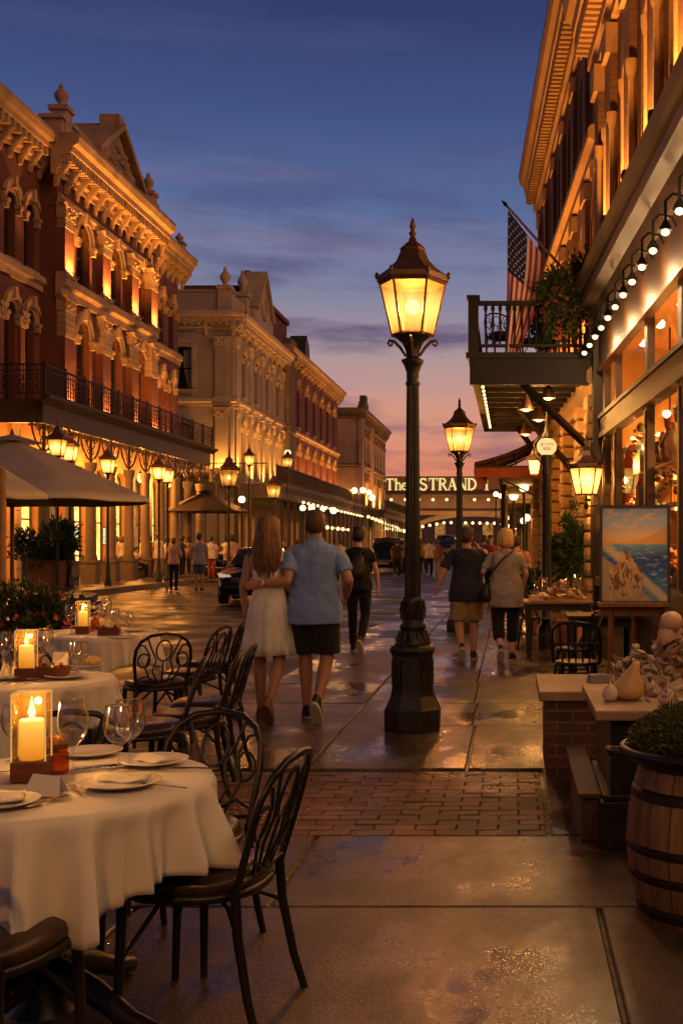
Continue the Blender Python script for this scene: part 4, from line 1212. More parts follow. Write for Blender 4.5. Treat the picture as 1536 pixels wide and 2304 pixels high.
arc2 = [(-9.3 * math.cos(PI * i / 20), 3.0 + 3.1 * math.sin(PI * i / 20)) for i in range(21)]
ring_band(b, [(x + 2, z) for x, z in arc], [(x + 2, z) for x, z in arc2], .5, 1.5, closed=False)
b.build('arch', mat('bridge_arch_paint', (.2, .17, .13), .7), bridge)
for xx in (-10.5, 11):
    b = MB(); b.bx(xx - .6, xx + .6, .3, 4.5, 0, 5.6); b.build('bridge_pier', br2, bridge)
for xx in (-8, -1, 5): point('arch_light', (xx, -4, 3.4), 900, WARM, .3, bridge)
let_m = emit('lit_lettering', (1., .76, .30), 1.0)
lt = MB()
def stroke(pts, w, ox, oz, s, closed=False):
    P = [Vector((x * s + ox, z * s + oz)) for x, z in pts]
    L, Rr = [], []
    n = len(P)
    for i in range(n):
        a = P[max(i - 1, 0)]; c = P[min(i + 1, n - 1)]
        t_ = (c - a).normalized(); nrm = Vector((-t_.y, t_.x)) * (w[i] if isinstance(w, list) else w) * s / 2
        L.append(P[i] + nrm); Rr.append(P[i] - nrm)
    for i in range(n - 1):
        lt.add([(L[i].x, -.06, L[i].y), (L[i + 1].x, -.06, L[i + 1].y), (Rr[i + 1].x, -.06, Rr[i + 1].y), (Rr[i].x, -.06, Rr[i].y)], [(0, 1, 2, 3)])
def arcp(cx, cz, rx_, rz, a0, a1, n=12): return [(cx + rx_ * math.cos(R(a0 + (a1 - a0) * i / n)), cz + rz * math.sin(R(a0 + (a1 - a0) * i / n))) for i in range(n + 1)]
def letter(ch, ox, oz, s):
    global lt
    lt = MB(); letter_(ch, ox, oz, s); lt.build('letter', let_m, bridge)
def letter_(ch, ox, oz, s):
    st = lambda p, w=.17: stroke(p, w, ox, oz, s)
    sr = lambda x0, x1, z: stroke([(x0, z), (x1, z)], .06, ox, oz, s)
    if ch == 'T': st([(.36, 0), (.36, .95)]); st([(.0, .95), (.72, .95)], .1); sr(.2, .52, .03); st([(.03, .97), (.03, .74)], .06); st([(.69, .97), (.69, .74)], .06)
    elif ch == 'h': st([(.14, 0), (.14, 1.)], .15); st(arcp(.32, .40, .17, .22, 160, 0) + [(.49, .0)], .13); sr(.0, .28, .03); sr(.36, .62, .03); sr(.02, .14, .98)
    elif ch == 'e': st(arcp(.26, .32, .2, .27, 5, 310, 18), .13); st([(.08, .36), (.46, .36)], .07)
    elif ch == 'S': st(arcp(.31, .74, .22, .21, 25, 230, 10) + arcp(.33, .26, .25, .23, 60, -160, 12), .15); st([(.53, .98), (.53, .74)], .06); st([(.07, .02), (.07, .28)], .06)
    elif ch == 'R': st([(.16, 0), (.16, 1)]); st(arcp(.34, .74, .24, .22, 90, -90, 10), .14); st([(.16, .96), (.34, .96)], .09); st([(.16, .52), (.34, .52)], .09); st([(.36, .52), (.68, .0)], .16); sr(.0, .32, .03); sr(.56, .82, .03); sr(.0, .16, .97)
    elif ch == 'A': st([(.1, 0), (.4, 1.)], .08); st([(.38, 1.), (.68, 0)], .18); st([(.2, .34), (.58, .34)], .08); sr(.0, .24, .03); sr(.52, .84, .03)
    elif ch == 'N': st([(.14, 0), (.14, .98)], .09); st([(.12, .98), (.68, .02)], .18); st([(.68, 0), (.68, .98)], .09); sr(.0, .28, .03); sr(.54, .82, .97); sr(.0, .16, .97)
    elif ch == 'D': st([(.16, 0), (.16, 1)]); st(arcp(.28, .5, .42, .45, 90, -90, 14), .16); st([(.16, .96), (.3, .96)], .09); st([(.16, .04), (.3, .04)], .09); sr(.0, .2, .03); sr(.0, .2, .97)
    elif ch == '1': st([(.2, 0), (.2, 1)]); st([(.2, .98), (.04, .84)], .08); sr(.02, .38, .03)
def at_px(px): return gx(px, bd) + 7
capz = gz(1103, bd); S_ = (gz(1076.5, bd) - capz)
letter('T', at_px(867), capz, S_); letter('h', at_px(887), capz, S_); letter('e', at_px(903), capz, S_)
for ch, px in zip('STRAND', (943, 964, 985, 1006, 1028, 1050)): letter(ch, at_px(px), capz, S_ * 1.04)
letter('1', at_px(1089), capz, S_)
# ================================================================ street lamps
def lamp_glass(name, strength, rad, transp=.35):
    m, nt, out = newmat(name)
    e = nt.n('ShaderNodeEmission')
    co = nt.coord()
    ln = nt.n('ShaderNodeVectorMath', operation='LENGTH'); nt.l(co, ln.inputs[0])
    d = nt.math('DIVIDE', ln.outputs['Value'], rad)
    nz = nt.noise(nt.map(co, (14, 14, 3)), 1.2, 2)
    nt.l(nt.ramp(d, [(.35, (1., .66, .20)), (.75, (1., .47, .07)), (1., (.85, .30, .03))]), e.inputs[0])
    k = nt.ramp(d, [(.45, 1.), (.6, .72), (.78, .36), (1., .16)])
    nt.l(nt.math('MULTIPLY', nt.math('MULTIPLY', k, nt.math('MULTIPLY_ADD', nz, .7, .65)), strength), e.inputs[1])
    t = nt.n('ShaderNodeBsdfTransparent'); t.inputs['Color'].default_value = (1, .8, .5, 1)
    mx = nt.n('ShaderNodeMixShader'); mx.inputs[0].default_value = transp
    nt.l(e.outputs[0], mx.inputs[1]); nt.l(t.outputs[0], mx.inputs[2]); nt.l(mx.outputs[0], out.inputs[0])
    m.cycles.emission_sampling = 'NONE'
    return m
lg_big = lamp_glass('lantern_glass', 2.5, .34)
core_m = emit('lamp_core', (1., .86, .48), 5., transp=.4)
lamp_iron = mat('lamp_post_iron', (.022, .024, .023), .38, metal=.35, var=.5, vs=18, bmp=.25, bs=70, spec=.5)
lamp_top = mat('lamp_roof_copper', (.16, .085, .05), .45, metal=.6, var=.35, vs=14, bmp=.15, bs=60)
def oct_(b, prof, n=8, a0=None): b.lathe(prof, n=n, smooth=False, a0=PI / n if a0 is None else a0)
def lantern_parts(t, z, s=1., n=6, glass=None, watts=100, hang=False, detail=True):
    """six-sided lantern that widens upward: frame bars, panes, bulb, roof, finial"""
    h, r0, r1 = .42 * s, .165 * s, .265 * s
    glass = glass or lg_big
    a0 = R(90)
    P = lambda k, r, zz: (r * math.cos(a0 + 2 * PI * (k + .5) / n), r * math.sin(a0 + 2 * PI * (k + .5) / n), zz)
    zc = z + h * .55
    for k in range(n):
        b = MB(); b.poly([P(k, r0 * .985, z - zc), P(k + 1, r0 * .985, z - zc), P(k + 1, r1 * .985, z + h - zc), P(k, r1 * .985, z + h - zc)])
        b.build('glass_pane', glass, t, (0, 0, zc))
    b = MB()
    for k in range(n): b.tube([P(k, r0, z), P(k, r1, z + h)], .011 * s, 5)
    b.tube([P(k, r0, z) for k in range(n)], .014 * s, 5, loop=True, smooth=False); b.tube([P(k, r1, z + h) for k in range(n)], .016 * s, 5, loop=True, smooth=False)
    b.build('lantern_frame', lamp_top, t)
    b = MB(); oct_(b, [(r1 * 1.02, 0), (r1 * 1.09, .02 * s), (r1 * 1.1, .06 * s), (r1 * .96, .085 * s), (r1 * .72, .13 * s), (r1 * .5, .19 * s), (r1 * .40, .25 * s), (r1 * .37, .27 * s), (r1 * .40, .285 * s), (r1 * .26, .32 * s), (r1 * .12, .35 * s), (r1 * .10, .37 * s)], n, a0 + PI / n)
    for k in range(n):
        c = P(k, r1 * 1.1, .065 * s); b.ball(c, (.018 * s, .018 * s, .03 * s), 6, 5); b.cbox((c[0] * .96, c[1] * .96, c[2] - .03 * s), (.02 * s, .02 * s, .05 * s))
    b.xf(Matrix.Translation((0, 0, z + h)))
    b.build('lantern_roof', lamp_top, t)
    b = MB(); b.lathe([(.03 * s, 0), (.018 * s, .02 * s), (.034 * s, .045 * s), (.014 * s, .07 * s), (.028 * s, .10 * s), (.006 * s, .17 * s)], (0, 0, z + h + .365 * s), 8); b.build('finial', lamp_top, t)
    b = MB(); b.ball((0, 0, zc), .062 * s, 12, 8); b.build('bulb', core_m, t)
    if watts: point('lantern_light', (0, 0, zc), watts, WARM, .05 * s, t)
def big_lamp(label, loc, s=1., watts=260, rz=0., group=None):
    t = thing('street_lamp', label, 'street lamp', loc, rz, group)
    b = MB()
    oct_(b, [(.235, 0), (.24, .02), (.24, .17), (.225, .19), (.185, .28), (.182, .31)]); b.build('plinth', lamp_iron, t)
    b = MB(); oct_(b, [(.178, .305), (.176, .34), (.172, .60), (.18, .61), (.195, .645), (.185, .67), (.15, .69)])
    for k in range(8):
        a = PI / 8 + 2 * PI * (k + .5) / 8
        b.cbox((.162 * math.cos(a), .162 * math.sin(a), .47), (.012, .085, .2), (0, 0, a))
    b.build('pedestal', lamp_iron, t)
    b = MB(); b.lathe([(.14, .68), (.15, .70), (.128, .73), (.10, .77), (.092, .80), (.108, .82), (.108, .845), (.085, .87), (.095, .90), (.088, 1.02), (.09, 1.06), (.078, 1.075)], n=24)
    for k in range(12):
        a = 2 * PI * k / 12
        b.tube([(.135 * math.cos(a), .135 * math.sin(a), .715), (.105 * math.cos(a), .105 * math.sin(a), .77), (.102 * math.cos(a), .102 * math.sin(a), .80)], .017, 5)
        b.tube([(.09 * math.cos(a), .09 * math.sin(a), .90), (.098 * math.cos(a + .2), .098 * math.sin(a + .2), .97), (.09 * math.cos(a + .4), .09 * math.sin(a + .4), 1.04)], .012, 5)
    b.build('collar', lamp_iron, t)
    b = MB(); rings = []
    for i in range(9):
        z = 1.07 + (2.80 - 1.07) * i / 8; r = .066 - .016 * i / 8
        rings.append([(r * (1 if j % 2 == 0 else .86) * math.cos(2 * PI * j / 32), r * (1 if j % 2 == 0 else .86) * math.sin(2 * PI * j / 32), z) for j in range(32)])
    b.rings(rings, smooth=False); b.build('shaft', lamp_iron, t)
    b = MB(); b.lathe([(.055, 2.79), (.062, 2.81), (.05, 2.83), (.052, 2.9), (.075, 2.96), (.092, 2.985), (.092, 3.0), (.06, 3.01), (.05, 3.03), (.06, 3.08), (.09, 3.14), (.15, 3.185), (.165, 3.2)], n=16); b.build('capital', lamp_iron, t)
    for k in range(4):
        a = 2 * PI * k / 4; ca, sa = math.cos(a), math.sin(a)
        pts = [(.055, 3.03), (.10, 3.10), (.15, 3.15), (.19, 3.16), (.20, 3.135), (.185, 3.115), (.165, 3.125), (.17, 3.14)]
        b = MB(); b.tube([(r * ca, r * sa, z) for r, z in pts], [.012, .014, .014, .013, .012, .011, .01, .008], 6); b.build('scroll_bracket', lamp_top, t)
    lantern_parts(t, 3.2, 1., watts=watts)
    if s != 1: t.scale = (s, s, s)
    return t
lampA = big_lamp('tall black cast iron street lamp standing alone beside the strolling couple', (gx(928, 9.04), 9.04, 0), watts=620)
lampB = copy_thing(lampA, (gx(1033, 19.2), 19.2, 0), R(0), 'black iron street lamp further down, behind the man in the navy shirt', None, .97)
for o in lampB.children:
    if o.type == 'LIGHT': o.data = o.data.copy(); o.data.energy = 700
# added lamp out of view behind the camera, lights the foreground
fill_lamp = copy_thing(lampA, (-.85, -1.15, 0), R(10), 'black iron street lamp added out of view to light the foreground', None)
for o in fill_lamp.children:
    if o.type == 'LIGHT': o.data = o.data.copy(); o.data.energy = 1250; o.data.color = (1., .58, .25)
# ---------------------------------------------------------------- smaller lanterns along the far pavement
lg_small = lamp_glass('small_lantern_glass', 3.2, .36, .3)
def post_lantern(label, px, py, d, s=1., watts=60, base=.15, pole=True):
    x, z = gx(px, d), gz(py, d)
    t = thing('post_lantern', label, 'street lamp', (x, d, base))
    zb = z - base - .23 * s
    b = MB(); b.lathe([(.12, 0), (.12, .15), (.09, .2), (.07, .7), (.045, .8), (.04, zb - .3), (.06, zb - .26), (.04, zb - .2), (.06, zb - .05), (.15 * s, zb)], n=10); b.build('post', lamp_iron, t)
    lantern_parts(t, zb, s, 4 if s < 1.3 else 6, lg_small, watts)
    return t
PL = [(130, 1006, 33.2, 1.15, 'post lantern above the parasol, outermost of the pair by the first columns'), (158, 1019, 34.0, 1.05, 'post lantern rising just behind the parasol ridge, inner of the pair'),
      (243, 1048, 36.5, 1.05, 'single post lantern above the parasol edge in front of the columns'), (358, 1064, 40.0, 1.05, 'post lantern, taller of the two close together by the rusticated pier'),
      (377, 1071, 41.0, 1.05, 'post lantern, lower of the two close together by the rusticated pier'), (515, 1074, 42.5, 1.45, 'large six sided lantern on a black post in front of the dark parasol'),
      (616, 1105, 52., 1.35, 'lantern on a black post above the walking woman with long hair'), (561, 1035, 60., 1.2, 'slender tall lantern in front of the cream building canopy'),
      (647, 1040, 70., 1.3, 'tall lantern with a second globe at the corner of the cream building canopy')]
for px, py, d, s, lab in PL: post_lantern(lab, px, py, d, s, 260 if d < 50 else 420)
def globe_lamp(label, px, py, d, r, base=.15, watts=0, cat='lamp', col=None):
    x, z = gx(px, d), gz(py, d)
    t = thing('globe_lamp', label, 'street lamp', (x, d, base))
    b = MB(); b.ball((0, 0, z - base), r, 12, 8); b.build('globe', col or bulb_hot, t)
    b = MB(); b.lathe([(.1, 0), (.08, .3), (.04, .5), (.035, z - base - r * 1.2), (.08, z - base - r * .9)], n=8); b.build('post', lamp_iron, t)
    if watts: point('globe_light', (0, 0, z - base), watts, WARM, .1, t)
    return t
GLB = [(647, 1019, 70.2, .2, 'upper globe above the tall lantern at the canopy corner'), (701, 1143, 66, .2, 'globe lamp on a post between the strolling couple heads'), (544, 1124, 50, .16, 'round lamp to the side of the large six sided lantern'),
       (797, 1104, 100, .28, 'tallest of the cluster of globe lamps by the canopy end'), (816, 1103, 103, .28, 'second globe lamp of the cluster by the canopy end'), (830, 1108, 106, .26, 'third globe lamp of the cluster by the canopy end'), (837, 1120, 98, .28, 'lowest globe lamp of the cluster by the canopy end'),
       (681, 1143, 62, .17, 'globe lamp just behind the long haired woman'), (726, 1145, 64, .16, 'globe lamp just past the walking man head'), (750, 1149, 66, .2, 'globe lamp behind the woman with the backpack')]
for px, py, d, r, lab in GLB: globe_lamp(lab, px, py, d, r, .15, 300 if d > 60 else 200)
GR = [(1115, 1112, 62, .15, 'first globe lamp hanging under the awning edge'), (1126, 1116, 66, .15, 'second globe lamp under the awning edge'), (1155, 1116, 36, .15, 'large amber globe on a post below the awning'), (1141, 1136, 58, .14, 'globe lamp lower down past the awning'), (1130, 1149, 70, .15, 'lowest globe lamp past the awning'), (1178, 1097, 30, .13, 'globe lamp close to the iron posts of the low shop'), (1184, 1165, 38, .13, 'globe lamp low down by the shop doors'), (1177, 1172, 42, .13, 'dim globe lamp lowest by the shop doors')]
for px, py, d, r, lab in GR: globe_lamp(lab, px, py, d, r, 0, 150)
al = None
for k, (Fr, x, y) in enumerate(AL):
    pos = W(Fr, x, y, 4.35); lab = ['first', 'second', 'third', 'fourth', 'fifth'][k] + ' amber lamp hanging in the arcade, counted from the parasol'
    if al is None:
        al = thing('arcade_lamp', lab, 'lamp', pos, 0, 'lamps hanging in the arcade')
        b = MB(); b.ball((0, 0, 0), (.15, .15, .2), 10, 8); b.build('globe', globe_m, al)
        b = MB(); b.lathe([(.16, .18), (.05, .26), (.012, .3), (.012, .9)], n=8); b.build('stem', black, al)
        point('arcade_light', (0, 0, -.0), 1500, (1., .40, .08), .12, al)
    else: copy_thing(al, pos, 0, lab)
# small lantern under the awning
t = thing('hanging_lantern', 'small square lantern on an arm beside the globe sign post', 'lantern', (gx(1201, 20), 20, gz(1068, 20)))
lantern_parts(t, 0, .62, 4, lg_small, 90)
b = MB(); b.tube([(0, 0, .38), (.05, 0, .5), (.25, 0, .52), (.42, 0, .45)], .014, 6); b.build('arm', black, t)
# globe sign on its post
t = thing('globe_sign_post', 'black post carrying a glowing round cafe sign with dark lettering', 'sign', (gx(1229, 16), 16, 0))
zg = gz(1005, 16)
b = MB(); b.lathe([(.14, 0), (.14, .3), (.09, .36), (.075, 1.2), (.065, zg - .42), (.09, zg - .38), (.07, zg - .3), (.1, zg - .17), (.075, zg - .12)], n=12); b.build('post', iron, t)
b = MB(); b.ball((0, 0, zg), (.145, .145, .135), 18, 12); b.build('globe', emit('sign_globe', (1., .72, .28), 1.15, transp=.3), t)
b = MB(); b.lathe([(.1, zg + .11), (.085, zg + .16), (.04, zg + .22), (.022, zg + .32), (.012, zg + .5)], n=12)
b.tube([(-.02, 0, zg - .32), (-.17, 0, zg - .12), (-.19, 0, zg + .05), (-.1, 0, zg + .16)], .012, 5); b.build('cap', iron, t)
lt = MB(); sgn = MB()
def sst(pts, w):
    # stroke on the face of the globe: u, v in metres wrapped round it
    out = []
    for u, v in pts:
        a = u / .15; q = v / .14
        out.append((.152 * math.sin(a) * math.cos(q), -.152 * math.cos(a) * math.cos(q), zg + .142 * math.sin(q)))
    sgn.tube(out, w, 4)
W_ = .0042
def lt_at(ch, u, v, s):
    G_ = {'O': [[(.5 + .45 * math.cos(2 * PI * i / 10), .5 + .5 * math.sin(2 * PI * i / 10)) for i in range(11)]],
          'L': [[(.1, 1), (.1, 0), (.8, 0)]], 'A': [[(0, 0), (.5, 1), (1, 0)], [(.2, .4), (.8, .4)]], 'M': [[(0, 0), (.1, 1), (.5, .3), (.9, 1), (1, 0)]], 'N': [[(.05, 0), (.05, 1), (.9, 0), (.9, 1)]],
          'G': [[(.9, .85), (.5, 1), (.1, .7), (.1, .3), (.5, 0), (.9, .2), (.9, .5), (.6, .5)]], 'S': [[(.9, .9), (.4, 1), (.15, .75), (.8, .35), (.6, .02), (.1, .1)]], "J": [[(.7, 1), (.7, .2), (.4, 0), (.1, .2)]], "I": [[(.5, 0), (.5, 1)]]}
    for p in G_[ch]: sst([(u + a * s * .75, v + c * s) for a, c in p], W_)
for i, ch in enumerate('OLAJNO'): lt_at(ch, -.098 + i * .034, -.002 + .012 * math.sin(PI * (i + .5) / 6), .04)
crown = [(-.05, -.045), (-.045, -.02), (-.03, -.038), (-.018, -.015), (0, -.036), (.018, -.015), (.03, -.038), (.045, -.02), (.05, -.045)]
sst(crown, .006); sst([(-.05, -.05), (.05, -.05)], .006)
sgn.build('lettering', mat('sign_ink', (.35, .16, .04), .7), t)
point('sign_light', (0, 0, zg), 80, WARM, .06, t)
# wall lantern on the shop's corner post
t = thing('wall_lantern', 'amber wall lantern on a curled iron bracket at the shop corner post', 'lantern', (gx(1318, 15.1), 15.1, gz(1113, 15.1)))
lantern_parts(t, 0, .86, 6, lg_small, 220)
b = MB(); b.tube([(0, 0, 0), (0, 0, -.12), (.03, 0, -.16), (.10, .0, -.14), (.17, .05, -.13)], .016, 6); b.lathe([(.02, -.2), (.035, -.15), (.02, -.1)], n=8)
b.cbox((.17, .05, -.12), (.03, .05, .26)); b.build('bracket', iron, t)
# strings of bulbs along the canopies
sb = MB(); sb.ball((0, 0, 0), 1, 8, 6); unit_bulb = sb.mesh('bulb', bulb_m)
def string_lights(label, pts, n, r, sag=.15):
    p0 = Vector(pts[0]); t = thing('string_lights', label, 'string lights', p0)
    P = [Vector(p) - p0 for p in pts]; path = []
    L = [0]
    for a, c in zip(P, P[1:]): L.append(L[-1] + (c - a).length)
    def at(s):
        for i in range(len(P) - 1):
            if s <= L[i + 1] + 1e-6: return P[i].lerp(P[i + 1], (s - L[i]) / max(1e-6, L[i + 1] - L[i]))
        return P[-1]
    b = MB(); m = n * 2
    b.tube([at(L[-1] * i / m) - Vector((0, 0, sag * abs(math.sin(PI * i / 4)))) for i in range(m + 1)], .012, 4); b.build('wire', black, t)
    for i in range(n):
        o = bpy.data.objects.new('bulb', unit_bulb); COL.objects.link(o); o.parent = t
        o.location = at(L[-1] * (i + .5) / n) - Vector((0, 0, .12 + sag * abs(math.sin(PI * (2 * i + 1) / 4)))); o.scale = (r,) * 3
    return t
string_lights('string of small bulbs under the cream and brick building canopy', [(-19.8 + 5.4 * 0, 70, 5.0), (-14.2, 75, 4.6), (-14.2, 107, 4.4)][1:], 17, .10)
string_lights('lower string of warm bulbs along the brick row shopfronts', [(-14.5, 78, 3.1), (-14.5, 108, 3.0)], 11, .15)
string_lights('far string of bulbs along the stone corner building', [(-14.6, 112, 4.6), (-14.4, 148, 3.6)], 12, .17)
string_lights('string of bulbs across the bridge deck', [(-17.5, bd - .9, 7.9), (3.5, bd - .9, 7.9)], 11, .19)
string_lights('string of bulbs hanging under the bridge arch', [(-13.5, bd - 3, 3.9), (-9, bd - 3, 4.7), (-2, bd - 3, 4.6), (1, bd - 3, 3.9)], 15, .19)
string_lights('short string of bulbs on the shop fronts under the bridge', [(-17.6, bd - 6, 4.0), (-13.5, bd - 6, 3.4)], 8, .22)
string_lights('string of bulbs along the low arcade', [(-.2, 52, 3.5), (-.2, 108, 4.2)], 14, .12)
# ================================================================ restaurant tables
linen = mat('white_linen', (.82, .77, .72), .85, var=.04, vs=4, bmp=.1, bs=330, sheen=.2)
china = mat('white_china', (.80, .77, .70), .18, var=.02, spec=.6)
silver = mat('table_silver', (.62, .55, .45), .22, metal=1., var=.1)
gold = mat('brass_knife', (.70, .45, .16), .25, metal=1., var=.1)
wine_glass_m = thin_glass('clear_glass', (.97, .96, .93), 1., ior=1.6, fk=2.2)
lantern_glass_m = thin_glass('candle_glass', (1., .82, .5), .9, fk=1.2, body=.05, bodycol=(.9, .55, .2))
wax = None
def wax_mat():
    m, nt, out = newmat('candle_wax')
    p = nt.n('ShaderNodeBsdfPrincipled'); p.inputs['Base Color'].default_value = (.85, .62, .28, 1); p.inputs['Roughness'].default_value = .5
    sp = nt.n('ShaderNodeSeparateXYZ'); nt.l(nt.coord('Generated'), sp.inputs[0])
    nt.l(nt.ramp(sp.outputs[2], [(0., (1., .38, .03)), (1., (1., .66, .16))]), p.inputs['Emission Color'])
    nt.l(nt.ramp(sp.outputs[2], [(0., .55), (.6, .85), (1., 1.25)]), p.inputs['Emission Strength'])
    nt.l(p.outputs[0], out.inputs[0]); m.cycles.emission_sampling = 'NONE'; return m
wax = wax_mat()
flame_m = emit('flame', (1., .78, .32), 6., transp=.3)
wood_blk = mat('candle_block_wood', (.16, .05, .02), .5, var=.35, vs=12, stretch=(1, 1, 5))
leather = mat('brown_leather', (.042, .02, .012), .32, var=.35, vs=5, bmp=.12, bs=35, spec=.55)
chair_m = mat('black_chair_paint', (.012, .011, .011), .36, var=.3, vs=15, bmp=.08, bs=80, spec=.5)
TZ = .75
def dining_table(label, x, y, cloth_label, corner, rad=.505, seed=1):
    t = thing('dining_table', label, 'table', (x, y, 0), 0, 'restaurant tables')
    b = MB(); b.lathe([(rad - .02, .71), (rad, .72), (rad, .742)], n=40); b.build('table_top', dark_wood, t)
    b = MB(); b.lathe([(.11, .04), (.07, .1), (.055, .3), (.06, .6), (.10, .68), (.2, .709)], n=14); b.build('pedestal', chair_m, t)
    for k in range(4):
        a = R(45) + k * PI / 2 + corner
        b = MB(); b.tube([(.05 * math.cos(a), .05 * math.sin(a), .16), (.2 * math.cos(a), .2 * math.sin(a), .12), (.34 * math.cos(a), .34 * math.sin(a), .05), (.42 * math.cos(a), .42 * math.sin(a), .03)], [.05, .04, .032, .028], 8); b.build('foot', chair_m, t)
    rnd = random.Random(seed)
    ph = [rnd.uniform(0, 6.28) for _ in range(6)]
    b = MB(); n = 360; rings = []
    for r in (.001, .2, .4, rad - .02): rings.append([(r * math.cos(2 * PI * j / n), r * math.sin(2 * PI * j / n), .7465 + .0015 * math.sin(5 * 2 * PI * j / n + ph[0]) * (r > .3)) for j in range(n)])
    m = 14
    for i in range(m + 1):
        s = i / m; ring = []
        for j in range(n):
            a = 2 * PI * j / n
            c4 = math.cos(2 * (a - corner))
            hang = .225 + .125 * abs(c4) ** 3.2 + .008 * math.sin(3 * a + ph[1])
            fold = .62 * (1 - 2 * abs(math.sin(8.5 * a + ph[2] + .9 * math.sin(2 * a + ph[3]))) ** .62) + .30 * (1 - 2 * abs(math.sin(13 * a + ph[4]))) + .25 * math.sin(6 * a + ph[5])
            fold *= .72 + .4 * math.sin(2.5 * a + ph[1])
            fl = min(1, s * 1.15) ** .8
            r = rad + .008 * math.sin(PI * min(1, s * 6)) + .012 + fl * (.105 * fold + .045) + .02 * fl * abs(c4)
            z = .748 - .012 * min(1, s * 8) ** 2 - hang * s ** 1.05
            ring.append((r * math.cos(a), r * math.sin(a), z))
        rings.append(ring)
    b.rings(rings, cap=False)
    c = b.build('tablecloth', linen, None, (x, y, 0))
    so = c.modifiers.new('thick', 'SOLIDIFY'); so.thickness = .0012; so.offset = 1
    tag(c, cloth_label, 'tablecloth', 'white tablecloths')
    return t
T1 = (-1.475, 3.50); T2 = (-2.74, 6.15); T3 = (-3.56, 9.5)
dining_table('round pedestal table nearest the camera under the largest white cloth', *T1, 'white cloth hanging in pointed folds from the front table', R(-65), seed=4)
dining_table('round pedestal table in the middle of the row of three', *T2, 'white cloth on the middle table with two candle glasses behind it', R(-70), seed=8)
dining_table('round pedestal table farthest down the row beside the flowers', *T3, 'white cloth on the farthest table beside the flower pot', R(-80), seed=12)
CT = TZ + .0035
def on(px, py, z=CT):
    d = (CAMH - z) * 2500 / (py - 1225); return gx(px, d), d
# -- candles
def candle(label, x, y, s=1., watts=5):
    t = thing('candle_lantern', label, 'candle', (x, y, CT), R(12))
    b = MB(); b.bx(-.054, .054, -.054, .054, 0, .062); b.build('wooden_base', wood_blk, t, bevel=.003)
    b = MB()
    for k in range(4):
        a = k * PI / 2; c, s_ = math.cos(a), math.sin(a)
        p = [(-.05, -.05), (.05, -.05)]
        q = [(c * u - s_ * v, s_ * u + c * v) for u, v in p]
        b.poly([(*q[0], .063), (*q[1], .063), (*q[1], .275), (*q[0], .275)])
    b.build('glass_box', lantern_glass_m, t)
    b = MB()
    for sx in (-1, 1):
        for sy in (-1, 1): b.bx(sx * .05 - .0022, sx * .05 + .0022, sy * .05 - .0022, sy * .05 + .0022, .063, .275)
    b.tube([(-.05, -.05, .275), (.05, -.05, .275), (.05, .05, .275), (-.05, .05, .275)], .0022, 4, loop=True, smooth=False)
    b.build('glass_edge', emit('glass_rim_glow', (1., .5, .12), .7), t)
    b = MB(); b.lathe([(.036, 0), (.037, .004), (.037, .122), (.034, .127), (.012, .123)], (0, 0, .063), 20); b.build('candle', wax, t)
    b = MB(); b.lathe([(.002, 0), (.010, .010), (.012, .018), (.008, .034), (.003, .055), (.0005, .07)], (0, 0, .194), 10); b.build('flame', flame_m, t)
    b = MB(); b.tube([(0, 0, .185), (.001, 0, .2)], .0015, 4); b.build('wick', black, t)
    point('candle_light', (0, 0, .235), watts, (1., .50, .15), .012, t)
    if s != 1: t.scale = (s,) * 3
    return t
candle('lit pillar candle in a glass box on the front table', *on(72, 1752), 1., 9)
candle('lit pillar candle in a glass box on the middle table', *on(60, 1527), .98, 9)
candle('lit pillar candle in a glass box on the farthest table', *on(187, 1425), .98, 9)
# -- wine glasses
def glass_mesh(bowl, h, stem=.45):
    b = MB()
    zb = h * stem
    prof = [(.034, 0), (.033, .003), (.008, .008), (.0042, .018), (.0038, zb * .7), (.006, zb)]
    hb = h - zb
    outer = [(bowl * q, zb + hb * t) for q, t in ((.35, .06), (.66, .17), (.88, .32), (.99, .48), (1., .58), (.93, .78), (.82, 1.))]
    b.lathe(prof + outer, n=24, cap=False)
    b.lathe([(r - .0014, z + .001) for r, z in outer[::-1]][:-1] + [(.001, zb + hb * .05)], n=24, cap=False)
    return b.mesh('wine_glass', wine_glass_m)
rim_m = emit('rim_glint', (1., .62, .28), .55)
GM = {'tall': (glass_mesh(.047, .26), .047, .26), 'round': (glass_mesh(.052, .215, .38), .052, .215), 'small': (glass_mesh(.036, .17), .036, .17)}
rim_highlight = mat('rim_highlight', (.9, .6, .25), .2, metal=1.)  # gold-coloured ring standing in for the highlight on the glass rim
def wine_glass(label, x, y, kind, s=1.):
    me, bo, h = GM[kind]
    t = thing('wine_glass', label, 'wine glass', (x, y, CT))
    o = bpy.data.objects.new('glass_bowl', me); COL.objects.link(o); o.parent = t
    b = MB(); b.tube([(bo * .82 * math.cos(2 * PI * k / 24), bo * .82 * math.sin(2 * PI * k / 24), h) for k in range(24)], .0013, 4, loop=True); b.build('rim', rim_highlight, t)
    t.scale = (s,) * 3
    return t
